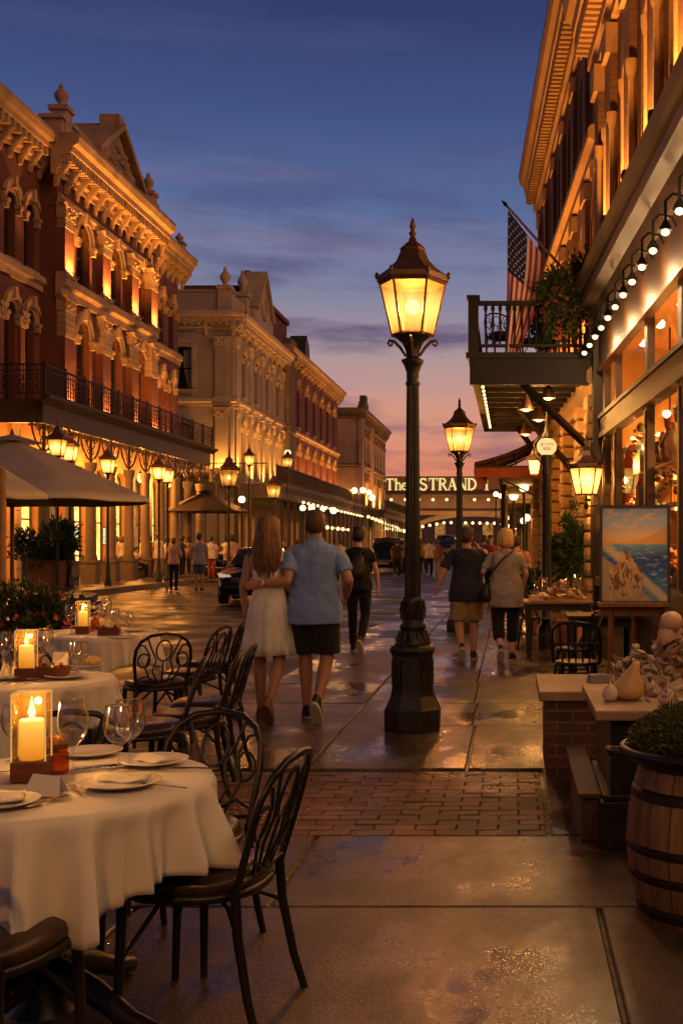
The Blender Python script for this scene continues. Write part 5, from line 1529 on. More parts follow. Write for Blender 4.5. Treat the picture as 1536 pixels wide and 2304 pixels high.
for px, py, k, s, lab in [(165, 1766, 'tall', 1., 'tall wine glass beside the candle on the front table'), (268, 1735, 'round', 1., 'round wine glass in front of its twin on the front table'), (292, 1722, 'round', 1.02, 'round wine glass behind its twin on the front table'), (35, 1712, 'round', .9, 'wine glass at the table edge behind the front candle box'),
                       (103, 1515, 'tall', 1.0, 'large wine glass behind the caddy on the middle table'), (169, 1520, 'small', 1.1, 'first of two slim glasses by the bread plate on the middle table'), (182, 1528, 'small', 1.2, 'second of two slim glasses by the bread plate, nearer the cloth edge'), (10, 1520, 'tall', .95, 'wine glass beside the candle at the outer end of the middle table'), (45, 1500, 'round', .95, 'short round glass behind the candle on the middle table'), (22, 1540, 'small', 1.1, 'little glass with the folded napkin on the middle table'),
                       (160, 1431, 'tall', 1.0, 'tall wine glass to the side of the candle on the farthest table'), (240, 1416, 'tall', 1.05, 'tall wine glass rising above the others on the farthest table'), (228, 1412, 'round', 1., 'round glass partly behind the tall one on the farthest table'), (258, 1420, 'round', .9, 'low round glass by the caddy on the farthest table'), (291, 1433, 'small', 1.15, 'slim glass standing alone near the cloth edge of the farthest table')]:
    wine_glass(lab, *on(px, py), k, s)
# -- plates, with folded napkins as things of their own
pm_ = MB(); pm_.lathe([(.001, .004), (.05, .004), (.075, .006), (.115, .017), (.118, .020), (.114, .0205), (.078, .010), (.05, .0075), (.001, .0075)], n=48, cap=False); pmesh = pm_.mesh('plate', china)
def plate(label, x, y, s=1.):
    o = bpy.data.objects.new('plate', pmesh); COL.objects.link(o); o.location = (x, y, CT - .002); o.scale = (s, s, 1)
    return tag(o, label, 'plate', 'white dinner plates')
def napkin(label, x, y, z, rz, sx=.07, sy=.10):
    b = MB(); rows = []
    for i in range(7):
        u = i / 6 - .5
        rows.append([(u * sx * 2, v * sy * 2, .006 + .006 * math.sin(u * 5 + v * 3) + .004 * math.sin(v * 9) + .008 * (1 - abs(2 * u))) for v in (j / 8 - .5 for j in range(9))])
    b.rings(rows, closed=False, cap=False); o = b.build('napkin', linen, None, (x, y, z), rz)
    m_ = o.modifiers.new('thick', 'SOLIDIFY'); m_.thickness = .006
    return tag(o, label, 'napkin', 'folded white napkins')
for px, py, s, lab in [(272, 1768, 1.02, 'white plate with napkin closest to the cloth edge, front table'), (345, 1718, 1., 'white plate on the far side of the front table, by the twin glasses'), (205, 1698, .92, 'white plate behind the amber jar on the front table'), (5, 1812, .9, 'white plate cut by the picture edge on the front table'),
                    (150, 1525, 1., 'white plate near the cloth edge of the middle table'), (15, 1527, .95, 'white plate by the candle on the middle table'), (193, 1502, .9, 'bread plate on the far side of the middle table'), (275, 1438, 1., 'white plate near the cloth edge of the farthest table'), (305, 1420, 1.05, 'white plate on the far side of the farthest table')]:
    plate(lab, *on(px, py), s)
x, y = on(272, 1762); napkin('folded napkin lying on the plate closest to the cloth edge', x, y, CT + .010, R(80), .03, .085)
x, y = on(345, 1716); napkin('folded napkin lying on the plate by the twin glasses', x, y, CT + .010, R(60), .03, .08)
x, y = on(5, 1808); napkin('crumpled napkin on the plate cut by the picture edge', x, y, CT + .010, R(20), .06, .06)
b = MB()
b.poly([(-.06, 0, .0), (.06, 0, 0), (.045, .03, .055), (-.045, .035, .06)]); b.poly([(-.06, 0, .0), (.06, 0, 0), (.05, .075, 0), (-.05, .075, 0)]); b.poly([(-.045, .035, .06), (.045, .03, .055), (.05, .075, 0), (-.05, .075, 0)])
x, y = on(92, 1793); o = b.build('napkin', linen, None, (x, y, CT + .001), R(-8)); tag(o, 'standing folded napkin in front of the candle block', 'napkin', 'folded white napkins')
b = MB()
for i in range(7):
    a = 2 * PI * i / 7; b.poly([(0, 0, 0), (.05 * math.cos(a), .05 * math.sin(a), .02), (.03 * math.cos(a + .4), .03 * math.sin(a + .4), .085), (.005, 0, .05)])
x, y = on(22, 1522); o = b.build('napkin', linen, None, (x, y, CT + .001)); tag(o, 'napkin fanned out in a glass on the middle table', 'napkin', 'folded white napkins')
x, y = on(178, 1500); b = MB(); b.ball((0, 0, .03), (.05, .035, .03), 10, 7); b.ball((.06, .01, .028), (.045, .035, .028), 10, 7); o = b.build('bread_roll', mat('bread', (.62, .42, .2), .8, var=.2, vs=20), None, (x + .03, y, CT + .014)); tag(o, 'pale bread rolls on the bread plate of the middle table', 'bread')
# -- cutlery
def cutlery(name, label, px, py, rz, m=None, L=.19):
    b = MB(); h = L / 2
    if name == 'fork':
        b.tube([(0, -h, .004), (0, -.02, .006), (0, .035, .006), (0, .05, .004)], [.005, .003, .004, .009], 6, flat=.4)
        for k in (-1.5, -.5, .5, 1.5): b.tube([(k * .005, .048, .005), (k * .0055, h, .009)], .0016, 4)
    elif name == 'knife': b.tube([(0, -h, .005), (0, -.01, .006), (0, 0, .005), (0, .04, .004), (.003, h, .003)], [.008, .007, .009, .009, .003], 8, flat=.4)
    else: b.tube([(0, -h, .004), (0, .02, .006), (0, .045, .006)], [.005, .003, .004], 6, flat=.4); b.ball((0, .068, .007), (.017, .027, .005), 10, 6)
    x, y = on(px, py); o = b.build(name, m or silver, None, (x, y, CT + .001), rz); return tag(o, label, 'cutlery', name + 's on the tables')
cutlery('knife', 'brass handled butter knife lying in front of the napkin', 110, 1805, R(-22), gold, .17)
cutlery('spoon', 'dark spoon lying beside the standing napkin', 68, 1795, R(8), None, .17)
cutlery('fork', 'fork at the foot of the tall wine glass', 176, 1783, R(35), None, .15)
cutlery('fork', 'fork beyond the plate edge closest to the cloth hem', 368, 1772, R(70), None, .17)
cutlery('knife', 'knife at the rim of the cloth by the second plate', 425, 1732, R(85), None, .2)
cutlery('fork', 'fork leaning by the twin glasses', 218, 1732, R(-55), None, .19)
cutlery('knife', 'knife leaning by the twin glasses', 232, 1728, R(-50), None, .19)
cutlery('spoon', 'spoon at the picture edge of the front table', 15, 1740, R(-70))
cutlery('fork', 'fork by the slim glasses on the middle table', 195, 1513, R(80))
cutlery('knife', 'knife near the cloth edge of the middle table', 100, 1528, R(-50))
cutlery('fork', 'fork in front of the candle on the middle table', 60, 1537, R(-25))
# -- jars and caddies
amber = thin_glass('amber_glass', (.75, .32, .10), .9, body=.25, bodycol=(.35, .10, .03))
def jar(label, px, py, s=1.):
    x, y = on(px, py); t = thing('spice_jar', label, 'jar', (x, y, CT), 0, 'amber jars on the tables')
    b = MB(); b.lathe([(.027, 0), (.028, .004), (.028, .058), (.022, .066), (.024, .07), (.024, .085), (.018, .09)], n=16); b.build('jar_body', amber, t)
    b = MB(); b.lathe([(.023, .089), (.024, .092), (.024, .112), (.02, .118)], n=16); b.build('lid', mat('copper_lid', (.45, .2, .09), .3, metal=.8), t)
    t.scale = (s,) * 3
jar('amber jar next to the candle block on the front table', 135, 1738, 1.05); jar('amber jar by the candle on the middle table', 86, 1518); jar('amber jar by the candle on the farthest table', 205, 1420); jar('second amber jar, between candle and caddy on the farthest table', 217, 1417)
def caddy(label, px, py):
    x, y = on(px, py); t = thing('condiment_caddy', label, 'caddy', (x, y, CT), R(10))
    b = MB(); b.bx(-.085, .085, -.05, .05, 0, .008); b.bx(-.085, .085, -.05, -.042, .008, .06); b.bx(-.085, .085, .042, .05, .008, .06); b.bx(-.085, -.077, -.041, .041, .008, .06); b.bx(.077, .085, -.041, .041, .008, .06); b.build('tray', wood_blk, t)
    for k in range(3):
        b = MB(); b.lathe([(.018, 0), (.019, .04), (.012, .055), (.012, .07)], (-.045 + k * .045, 0, .009), 12); b.build('bottle', amber if k != 1 else silver, t)
    return t
caddy('dark wooden condiment caddy on the middle table', 118, 1523); caddy('dark wooden condiment caddy on the farthest table', 246, 1428)
b = MB(); b.poly([(-.045, 0, 0), (.045, 0, 0), (.045, .02, .11), (-.045, .02, .11)]); b.poly([(-.045, .04, 0), (.045, .04, 0), (.045, .02, .11), (-.045, .02, .11)])
x, y = on(125, 1512); o = b.build('menu_card', linen, None, (x, y + .06, CT)); tag(o, 'blank white tent card behind the caddy on the middle table', 'card')
# ================================================================ bistro chairs
def bistro_chair(label, x, y, facing):
    t = thing('bistro_chair', label, 'chair', (x, y, 0), facing - PI / 2, 'black bistro chairs at the tables')
    b = MB(); rings = []
    for q, z in ((.97, .425), (1., .435), (1.0, .452), (.96, .468), (.80, .482), (.5, .486), (.1, .480)):
        rings.append([((.215 + .02 * math.sin(a)) * q * math.copysign(abs(math.cos(a)) ** .75, math.cos(a)), .21 * q * math.copysign(abs(math.sin(a)) ** .75, math.sin(a)), z) for a in (2 * PI * j / 32 for j in range(32))])
    b.rings(rings); b.build('seat', leather, t)
    b = MB(); b.tube([((.212 + .02 * math.sin(a)) * math.copysign(abs(math.cos(a)) ** .75, math.cos(a)), .207 * math.copysign(abs(math.sin(a)) ** .75, math.sin(a)), .415) for a in (2 * PI * j / 28 for j in range(28))], .016, 6, loop=True); b.build('seat_frame', chair_m, t)
    for s in (-1, 1):
        b = MB(); b.tube([(s * .19, .175, .42), (s * .195, .18, .25), (s * .20, .19, 0)], [.0175, .016, .013], 8); b.build('leg', chair_m, t)
        b = MB(); b.tube([(s * .185, -.19, .44), (s * .19, -.20, .3), (s * .20, -.235, .12), (s * .21, -.27, 0)], [.017, .016, .0145, .013], 8); b.build('leg', chair_m, t)
        b = MB(); b.tube([(s * .192, -.20, .30), (s * .10, -.13, .36), (s * .02, -.02, .405)], .008, 6); b.tube([(s * .19, .175, .22), (s * .1, .1, .36), (s * .02, .02, .405)], .008, 6); b.build('brace', chair_m, t)
    # back: a bent loop with scrolls inside
    def bp(u, v):            # u across, v up 0..1 -> leaning backwards
        return (u, -.195 - .11 * v - .03 * (1 - (u / .21) ** 2) * v, .44 + .40 * v)
    loop = [(-.185, 0), (-.195, .25), (-.205, .5), (-.198, .7), (-.165, .86), (-.10, .965), (0, 1.), (.10, .965), (.165, .86), (.198, .7), (.205, .5), (.195, .25), (.185, 0)]
    b = MB(); b.tube([bp(u, v) for u, v in loop], .0128, 8); b.build('back_frame', chair_m, t)
    b = MB()
    def curve(pts, r=.0066): b.tube([bp(u, v) for u, v in pts], r, 6)
    ell = lambda cu, cv, ru, rv, a0=0, a1=360, n=16: [(cu + ru * math.cos(R(a0 + (a1 - a0) * i / n)), cv + rv * math.sin(R(a0 + (a1 - a0) * i / n))) for i in range(n + 1)]
    curve(ell(0, .68, .055, .20)); curve([(0, .06), (0, .48)])
    for s in (-1, 1):
        curve([(s * .03, .05), (s * .075, .3), (s * .05, .5), (s * .09, .72), (s * .12, .92)])
        curve([(s * .07, .04), (s * .125, .35), (s * .10, .6), (s * .14, .78), (s * .18, .80)])
        curve([(s * .185, .12), (s * .12, .2), (s * .06, .12), (s * .01, .06)])
        curve(ell(s * .14, .5, .042, .13))
    curve([(-.188, .06), (-.09, .035), (0, .03), (.09, .035), (.188, .06)], .009)
    b.build('back_scroll', chair_m, t)
    return t
CH = [(-1.0, 3.60, 171, 'bistro chair with brown seat drawn up beside the front table, back toward the pavement'), (-1.22, 4.08, 258, 'bistro chair behind the front table with its scrolled back facing the street'), (-1.43, 2.97, 82, 'bistro chair under the front corner of the front table cloth'), (-2.25, 4.0, -30, 'bistro chair at the far side of the front table near the picture edge'),
      (-1.80, 4.72, 100, 'bistro chair with its back to the middle table hem'), (-2.10, 6.40, 195, 'bistro chair at the middle table, first of three seen in line'), (-1.98, 6.78, 190, 'bistro chair at the middle table, second of three seen in line'), (-2.02, 7.32, 185, 'bistro chair standing a little apart past the middle table'),
      (-3.22, 7.75, 80, 'bistro chair between the middle and the farthest table, facing away'), (-2.72, 8.5, 120, 'bistro chair with its light wooden seat edge between two tables'), (-2.62, 9.0, 170, 'bistro chair at the near side of the farthest table toward the road'), (-2.66, 9.75, 185, 'bistro chair at the far side of the farthest table toward the road')]
c0 = None
for x, y, f, lab in CH:
    if c0 is None: c0 = bistro_chair(lab, x, y, R(f))
    else: copy_thing(c0, (x, y, 0), R(f) - PI / 2, lab)
# ================================================================ people
def fabric(name, col, var=.12, bmp=.35, bs=9, rough=.85, lace=False, denim=False):
    if name in MATS: return MATS[name]
    m, nt, out = newmat(name)
    p = nt.n('ShaderNodeBsdfPrincipled'); co = nt.coord()
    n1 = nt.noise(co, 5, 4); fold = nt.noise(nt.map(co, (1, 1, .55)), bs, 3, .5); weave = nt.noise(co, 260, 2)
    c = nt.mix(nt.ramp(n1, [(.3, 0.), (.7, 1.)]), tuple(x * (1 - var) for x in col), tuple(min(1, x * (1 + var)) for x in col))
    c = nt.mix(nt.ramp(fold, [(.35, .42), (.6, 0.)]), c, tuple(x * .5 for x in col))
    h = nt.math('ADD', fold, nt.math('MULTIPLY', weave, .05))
    if lace:
        v = nt.n('ShaderNodeTexVoronoi'); v.inputs['Scale'].default_value = 70; nt.l(co, v.inputs['Vector'])
        f = nt.ramp(v.outputs['Distance'], [(.25, 0.), (.6, 1.)])
        c = nt.mix(nt.math('MULTIPLY', f, .28), c, tuple(x * .55 for x in col)); h = nt.math('ADD', h, nt.math('MULTIPLY', v.outputs['Distance'], -.12))
    nt.l(c, p.inputs['Base Color']); p.inputs['Roughness'].default_value = rough; p.inputs['Sheen Weight'].default_value = .15
    p.inputs['Specular IOR Level'].default_value = .25
    nt.l(bump(nt, h, bmp, .035), p.inputs['Normal']); nt.l(p.outputs[0], out.inputs[0])
    return m
def skin_m(name, col):
    if name in MATS: return MATS[name]
    m, nt, out = newmat(name); p = nt.n('ShaderNodeBsdfPrincipled'); co = nt.coord()
    n = nt.noise(co, 9, 4)
    nt.l(nt.mix(n, tuple(x * .86 for x in col), tuple(min(1, x * 1.1) for x in col)), p.inputs['Base Color'])
    p.inputs['Roughness'].default_value = .5; p.inputs['Subsurface Weight'].default_value = .12; p.inputs['Subsurface Radius'].default_value = (.6, .25, .15); p.inputs['Subsurface Scale'].default_value = .01
    nt.l(bump(nt, nt.noise(co, 120, 2), .08, .005), p.inputs['Normal']); nt.l(p.outputs[0], out.inputs[0]); return m
def hair_m(name, col):
    if name in MATS: return MATS[name]
    m, nt, out = newmat(name); p = nt.n('ShaderNodeBsdfPrincipled'); co = nt.coord()
    n = nt.noise(nt.map(co, (60, 60, 3.)), 1.6, 4, .6)
    nt.l(nt.mix(nt.ramp(n, [(.3, 0.), (.72, 1.)]), tuple(x * .4 for x in col), tuple(min(1, x * 1.7) for x in col)), p.inputs['Base Color'])
    p.inputs['Roughness'].default_value = .42; p.inputs['Anisotropic'].default_value = .4
    nt.l(bump(nt, n, .7, .02), p.inputs['Normal']); nt.l(p.outputs[0], out.inputs[0]); return m
SKIN = skin_m('tanned_skin', (.46, .25, .16)); SKIN2 = skin_m('fair_skin', (.56, .34, .24)); SKIN3 = skin_m('brown_skin', (.22, .11, .065))
sole_m = mat('pale_sole', (.55, .5, .44), .7); shoe_blk = mat('black_shoe', (.015, .014, .014), .5)

from mathutils import noise as MN
def remesh(mb, name, m, parent, voxel, smooth=4, fac=.5, wr=0.):
    o = mb.build(name, m)
    r = o.modifiers.new('r', 'REMESH'); r.mode = 'VOXEL'; r.voxel_size = voxel; r.use_smooth_shade = True
    s = o.modifiers.new('s', 'SMOOTH'); s.iterations = smooth; s.factor = fac
    dg = bpy.context.evaluated_depsgraph_get(); dg.update()
    me = bpy.data.meshes.new_from_object(o.evaluated_get(dg))
    o.modifiers.clear(); old = o.data; o.data = me; bpy.data.meshes.remove(old); me.name = name
    if wr and voxel < .012:
        ns = [v.normal.copy() for v in me.vertices]
        for v, n_ in zip(me.vertices, ns):
            c = v.co; a = MN.noise(Vector((c.x * 6, c.y * 6 + 3, c.z * 9 + c.x * 5))); e = MN.noise(Vector((c.x * 15 + 7, c.y * 15, c.z * 11 - c.x * 9)))
            v.co = c + n_ * wr * ((1 - 2.6 * abs(a)) * .7 + (1 - 2.4 * abs(e)) * .35)
    if not me.materials: me.materials.append(m)
    o.parent = parent
    return o
def limb(b, pts, rs, n=14, ends=True):
    """smooth tapering tube through the joints with round ends"""
    P = [Vector(p) for p in pts]; out = []; ro = []
    for i in range(len(P) - 1):
        p0 = P[max(i - 1, 0)]; p1 = P[i]; p2 = P[i + 1]; p3 = P[min(i + 2, len(P) - 1)]
        for k in range(4):
            t = k / 4
            q = .5 * ((2 * p1) + (p2 - p0) * t * .6 + (2 * p0 * .6 + p1 * (-5 + 3 * .8) * 0) * 0)
            out.append(p1.lerp(p2, t)); ro.append(rs[i] * (1 - t) + rs[i + 1] * t)
    out.append(P[-1]); ro.append(rs[-1])
    b.tube(out, ro, n)
    if ends:
        b.ball(P[0], rs[0] * .98, 12, 8); b.ball(P[-1], rs[-1] * .98, 12, 8)
    for i in range(1, len(P) - 1): b.ball(P[i], rs[i] * .99, 12, 8)
def loft(b, rows, n=28):
    """rows: (z, half width, half depth, y offset, x offset)"""
    rings = []
    for r in rows:
        z, a, d = r[:3]; yo = r[3] if len(r) > 3 else 0; xo = r[4] if len(r) > 4 else 0
        rings.append([(xo + a * math.copysign(abs(math.cos(t)) ** .88, math.cos(t)), yo + d * math.copysign(abs(math.sin(t)) ** .88, math.sin(t)), z) for t in (2 * PI * j / n for j in range(n))])
    b.rings(rings)
def hand(b, wrist, direction, palm, s=1., curl=.6, fingers=True):
    d = Vector(direction).normalized(); pn = Vector(palm); pn = (pn - d * pn.dot(d)).normalized(); sd = d.cross(pn)
    w = Vector(wrist)
    c = w + d * .045 * s
    rings = []
    for t, a, h in ((-.01, .026, .02), (.02, .034, .019), (.05, .041, .017), (.082, .041, .014), (.092, .034, .010)):
        rings.append([w + d * t * s + sd * a * s * math.cos(q) + pn * h * s * math.sin(q) for q in (2 * PI * j / 12 for j in range(12))])
    b.rings(rings)
    if not fingers:
        b.ball(w + d * .11 * s + pn * .012, .03 * s, 8, 6); return
    for k, L in zip((-1.5, -.5, .5, 1.5), (.066, .078, .074, .056)):
        p = w + d * .086 * s + sd * k * .0205 * s; pts = [p]; ang = .12
        for sg in (.45, .32, .23):
            ang += curl * (.55 if sg > .4 else .8)
            p = p + (d * math.cos(ang) + pn * math.sin(ang)) * L * s * sg; pts.append(p)
        b.tube(pts, [.0100 * s, .0094 * s, .0086 * s, .0066 * s], 8)
    p = w + d * .028 * s + sd * -.030 * s; pts = [p]
    for k in range(3):
        p = p + (d * (.75 + .1 * k) + sd * -(.55 - .2 * k) + pn * (.35 + .15 * k)).normalized() * .03 * s; pts.append(p)
    b.tube(pts, [.015 * s, .0125 * s, .0115 * s, .008 * s], 8)

def person(label, x, y, z0, heading, H=1.75, w=1., skin=SKIN, hair=('short', (.05, .03, .02)), top=('tee', 'navy_cloth', (.02, .025, .05), {}), bottom=('shorts', 'khaki_cloth', (.3, .22, .13), {}), shoes=(.015, .014, .014), legs='walkL',
           arms=None, voxel=.014, group=None, female=False, lean=0., head_turn=0., bare_sole=False):
    k = H / 1.75
    root = thing('person', label, 'person', (x, y, z0), R(heading), group)
    root.scale = (k, k, k)
    dz = -.46 if legs == 'sit' else 0.
    V = lambda p: Vector((p[0] + lean * max(0, p[2] + dz - .9), p[1], p[2] + dz))
    sw = .168 * w if female else .19 * w
    A = {'L': [(-sw, -.005, 1.40), (-sw - .05, -.03, 1.14), (-sw - .055, .03, .90)], 'R': [(sw, -.005, 1.40), (sw + .05, -.03, 1.14), (sw + .055, .03, .90)]}
    A.update(arms or {})
    hw = .092 * (1 + (w - 1) * .6)
    if legs == 'sit':
        LG = {s: [(q * hw, 0, .49), (q * .12, .42, .49), (q * .12, .43, .09)] for s, q in (('L', -1), ('R', 1))}; TOE = {'L': (-.12, .58, .03), 'R': (.12, .58, .03)}
    else:
        LG = {s: [(q * hw, 0, .93), (q * hw, .01, .49), (q * (hw - .01), -.01, .085)] for s, q in (('L', -1), ('R', 1))}; TOE = {'L': (-hw - .02, .15, .03), 'R': (hw + .02, .15, .03)}
        if legs in ('walkL', 'walkR'):
            f, t_ = ('L', 'R') if legs == 'walkL' else ('R', 'L'); q = -1 if f == 'L' else 1
            LG[f] = [(q * hw, .0, .93), (q * hw, .07, .50), (q * (hw - .015), .05, .085)]; TOE[f] = (q * (hw + .01), .21, .03)
            LG[t_] = [(-q * hw, .0, .93), (-q * (hw + .01), -.03, .49), (-q * (hw - .03), -.28, .17)]; TOE[t_] = (-q * (hw - .02), -.17, .025)
    # ---- the body, one continuous skin
    b = MB()
    tw = w * (.92 if female else 1.)
    st = .62 if legs == 'sit' else 1
    rows = [(.86, .11 * tw, .09), (.90, .15 * tw, .112), (.96, .172 * tw * (1.04 if female else 1), .122), (1.04, .158 * tw, .112), (1.12, (.132 if female else .15) * tw, .10), (1.22, .147 * tw, .106), (1.32, .17 * tw, .115, .0), (1.39, .168 * tw, .10, -.005), (1.435, .125 * tw, .075, -.01), (1.465, .07, .058, -.012), (1.49, .055, .055, -.01)]
    loft(b, [(z + dz, a, d, (r[0] if r else 0), lean * max(0, z + dz - .9)) for z, a, d, *r in rows])
    hx = lean * (.6)
    b.tube([V((0, -.01, 1.42)), V((0, 0, 1.50)), V((0, .012, 1.58))], [.062, .053, .054], 14)
    hc = V((0, .018, 1.635)); ct, sn = math.cos(R(head_turn)), math.sin(R(head_turn))
    def HP(px_, py_, pz_): return hc + Vector((px_ * ct - py_ * sn, px_ * sn + py_ * ct, pz_))
    i0 = len(b.v); b.ball((0, 0, 0), (.075, .094, .115), 20, 14)
    for i in range(i0, len(b.v)):
        vx, vy, vz = b.v[i]; f = max(0, -vz / .115)
        b.v[i] = tuple(HP(vx * (1 - .28 * f), vy * (1 - .12 * f) + .012 * f, vz))
    b.tube([HP(0, .05, -.07), HP(0, .078, -.092)], [.034, .02], 8)                               # chin
    b.tube([HP(0, .088, .012), HP(0, .108, -.028), HP(0, .086, -.038)], [.009, .0155, .01], 8)     # nose
    b.tube([HP(-.022, .086, -.056), HP(0, .093, -.056), HP(.022, .086, -.056)], [.006, .0085, .006], 6)   # lips
    b.tube([HP(-.05, .076, .03), HP(0, .09, .028), HP(.05, .076, .03)], [.008, .011, .008], 6)     # brow
    for s in (-1, 1):
        i0 = len(b.v); b.ball((0, 0, 0), (.012, .022, .033), 8, 6)
        for i in range(i0, len(b.v)): v = b.v[i]; b.v[i] = tuple(HP(v[0] + s * .077, v[1] - .004, v[2] - .008))
    for s in 'LR':
        sh, el, wr = [V(p) for p in A[s]]
        b.ball(sh + Vector((.01 if s == 'L' else -.01, 0, -.008)), .050 * (.9 if female else 1.05), 12, 8)
        af = (.86 if female else 1.06) * (1 + (w - 1) * .5)
        limb(b, [sh, sh.lerp(el, .5), el, el.lerp(wr, .4), wr], [.050 * af, .047 * af, .040 * af, .039 * af, .026 * af])
        d = (wr - el); q = -1 if s == 'L' else 1
        pn = Vector((-q, 0, .1)) if abs(d.normalized().x) < .7 else Vector((0, 1, 0))
        if A[s] is not A.get('_') and (arms or {}).get('palm' + s): pn = Vector(arms['palm' + s])
        hand(b, wr + d.normalized() * .005, d, pn, .98 if not female else .9, .75, voxel < .013)
        hp, kn, an = [Vector(p) if legs == 'sit' else V(p) for p in LG[s]]
        lf = (1.0 if female else 1.02) * (1 + (w - 1) * .6)
        limb(b, [hp, hp.lerp(kn, .45), kn + Vector((0, .0, .03)), kn.lerp(an, .3), kn.lerp(an, .6), an], [.088 * lf, .078 * lf, .056 * lf, .056 * lf, .046 * lf, .034 * lf])
        toe = Vector(TOE[s])
        heel = an + Vector((0, -.03, -.04)); heel.z = max(heel.z, .035)
        b.tube([heel, an.lerp(toe, .4) + Vector((0, 0, -.01)), toe], [.034, .038, .025], 10); b.ball(heel, .034, 10, 6); b.ball(toe, .026, 8, 6)
    remesh(b, 'body', skin, root, voxel, 3)
    if voxel < .013:
        em = mat('eye_white', (.6, .58, .54), .3); ed = mat('eye_iris', (.05, .03, .02), .2)
        for s in (-1, 1):
            e = MB(); e.ball(HP(s * .031, .079, .006), (.0125, .0085, .008), 10, 8); e.cur = 1; e.ball(HP(s * .031, .0855, .006), (.0055, .004, .0055), 8, 6); e.build('eye', [em, ed], root)
    # ---- hair
    hs, hcst = hair[0], hair[1]
    hm = hair_m('hair_%d_%d' % (int(hcst[0] * 1000), int(hcst[2] * 1000)), hcst)
    b = MB(); n = 40
    def hring(z, a, d, yo, ridge=.0, fr=22):
        return [tuple(HP((a + ridge * math.sin(fr * t + z * 9)) * math.cos(t), yo + (d + ridge * math.sin(fr * t + z * 9)) * math.sin(t), z - 1.635)) for t in (2 * PI * j / n for j in range(n))]
    if hs in ('short', 'cap', 'bun'):
        rows = [(1.752, .03, .035, -.01), (1.742, .057, .066, -.01), (1.715, .077, .092, -.008), (1.68, .0835, .101, -.008), (1.645, .083, .094, -.016), (1.60, .076, .072, -.034), (1.565, .062, .045, -.048), (1.55, .04, .03, -.05)]
        if hs == 'bun': rows = [(a + (.012 if i < 4 else 0), x_ * 1.14, d_ * 1.12, y_) for i, (a, x_, d_, y_) in enumerate(rows)]
        b.rings([hring(*r, .0012) for r in rows])
        if hs == 'bun': pass
        ho = b.build('hair', hm, root)
        if hs == 'cap':
            c = MB(); c.rings([hring(*r) for r in [(1.765, .03, .035, -.005), (1.755, .062, .072, -.005), (1.725, .084, .1, -.005), (1.675, .09, .106, -.003), (1.66, .09, .106, -.003)]])
            c.rings([[tuple(HP(u, .085, .03 + .0)) for u in (-.07, 0, .07)], [tuple(HP(u * .8, .165 - abs(u) * .5, .018)) for u in (-.07, 0, .07)]], closed=False, cap=False)
            c.build('cap', hair[2], root)
    elif hs == 'bob':
        b.rings([hring(*r, .003, 18) for r in [(1.765, .02, .03, -.01), (1.755, .06, .07, -.01), (1.725, .088, .104, -.012), (1.68, .102, .116, -.018), (1.62, .110, .118, -.024), (1.56, .112, .11, -.034), (1.52, .10, .085, -.045), (1.505, .06, .06, -.05)]]); b.build('hair', hm, root)
    elif hs == 'long':
        rnd = random.Random(5)
        b.rings([hring(*r, .0035, 15) for r in [(1.768, .02, .03, -.01), (1.757, .06, .07, -.01), (1.728, .086, .103, -.012), (1.68, .097, .112, -.02), (1.60, .104, .104, -.032), (1.52, .116, .082, -.056), (1.44, .128, .06, -.082), (1.36, .122, .045, -.100), (1.29, .096, .034, -.106), (1.235, .055, .022, -.106), (1.20, .02, .012, -.104)]])
        for i in range(46):     # loose locks along the back and the ends
            a = rnd.uniform(-.95, .95); x0 = a * .1; zt = rnd.uniform(1.24, 1.33) - .05 * (1 - abs(a))
            pts = [HP(x0 * .7, -.118 + .03 * abs(a), .06), HP(x0 * 1.0, -.148 + .05 * abs(a), -.06), HP(x0 * 1.2 + rnd.uniform(-.008, .008), -.158 + .045 * abs(a), -.18), HP(x0 * 1.08 + rnd.uniform(-.015, .015), -.156 + .03 * abs(a), -.28), HP(x0 * .7 + rnd.uniform(-.02, .02), -.146 + .02 * abs(a), zt - 1.635)]
            b.tube(pts, [.008, .011, .012, .009, .002], 5)
        b.build('hair', hm, root)
    # ---- clothes
    def torso_rows(z_lo, off, flare=0., z_hi=1.47, loose=0.):
        rr = [(.70, .188 * tw, .142), (.80, .190 * tw, .142), (.90, .190 * tw, .142), (.97, .184 * tw, .134), (1.04, .168 * tw, .118), (1.12, (.15 if female else .16) * tw, .108), (1.22, .155 * tw, .11), (1.32, .176 * tw, .118), (1.39, .182 * tw, .105, -.005), (1.435, .150 * tw, .08, -.01), (1.47, .078, .064, -.012)]
        out = []
        for r in rr:
            z = r[0]
            if z < z_lo or z > z_hi: continue
            f = max(0, (1.25 - z) / .5)
            out.append((z + dz, r[1] + off + flare * f + loose * math.sin(PI * min(1, max(0, (1.42 - z) / .7))), r[2] + off + flare * f * .8 + loose * .8, (r[3] if len(r) > 3 else 0), lean * max(0, z + dz - .9)))
        if out and out[0][0] > z_lo + dz + .01:
            a = out[0]; out.insert(0, (z_lo + dz, a[1], a[2], 0, lean * max(0, z_lo + dz - .9)))
        return out
    kind, mname, mcol, opt = (*top, {})[:4] if len(top) == 3 else top
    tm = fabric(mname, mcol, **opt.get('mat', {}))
    zl = opt.get('hem', .84)
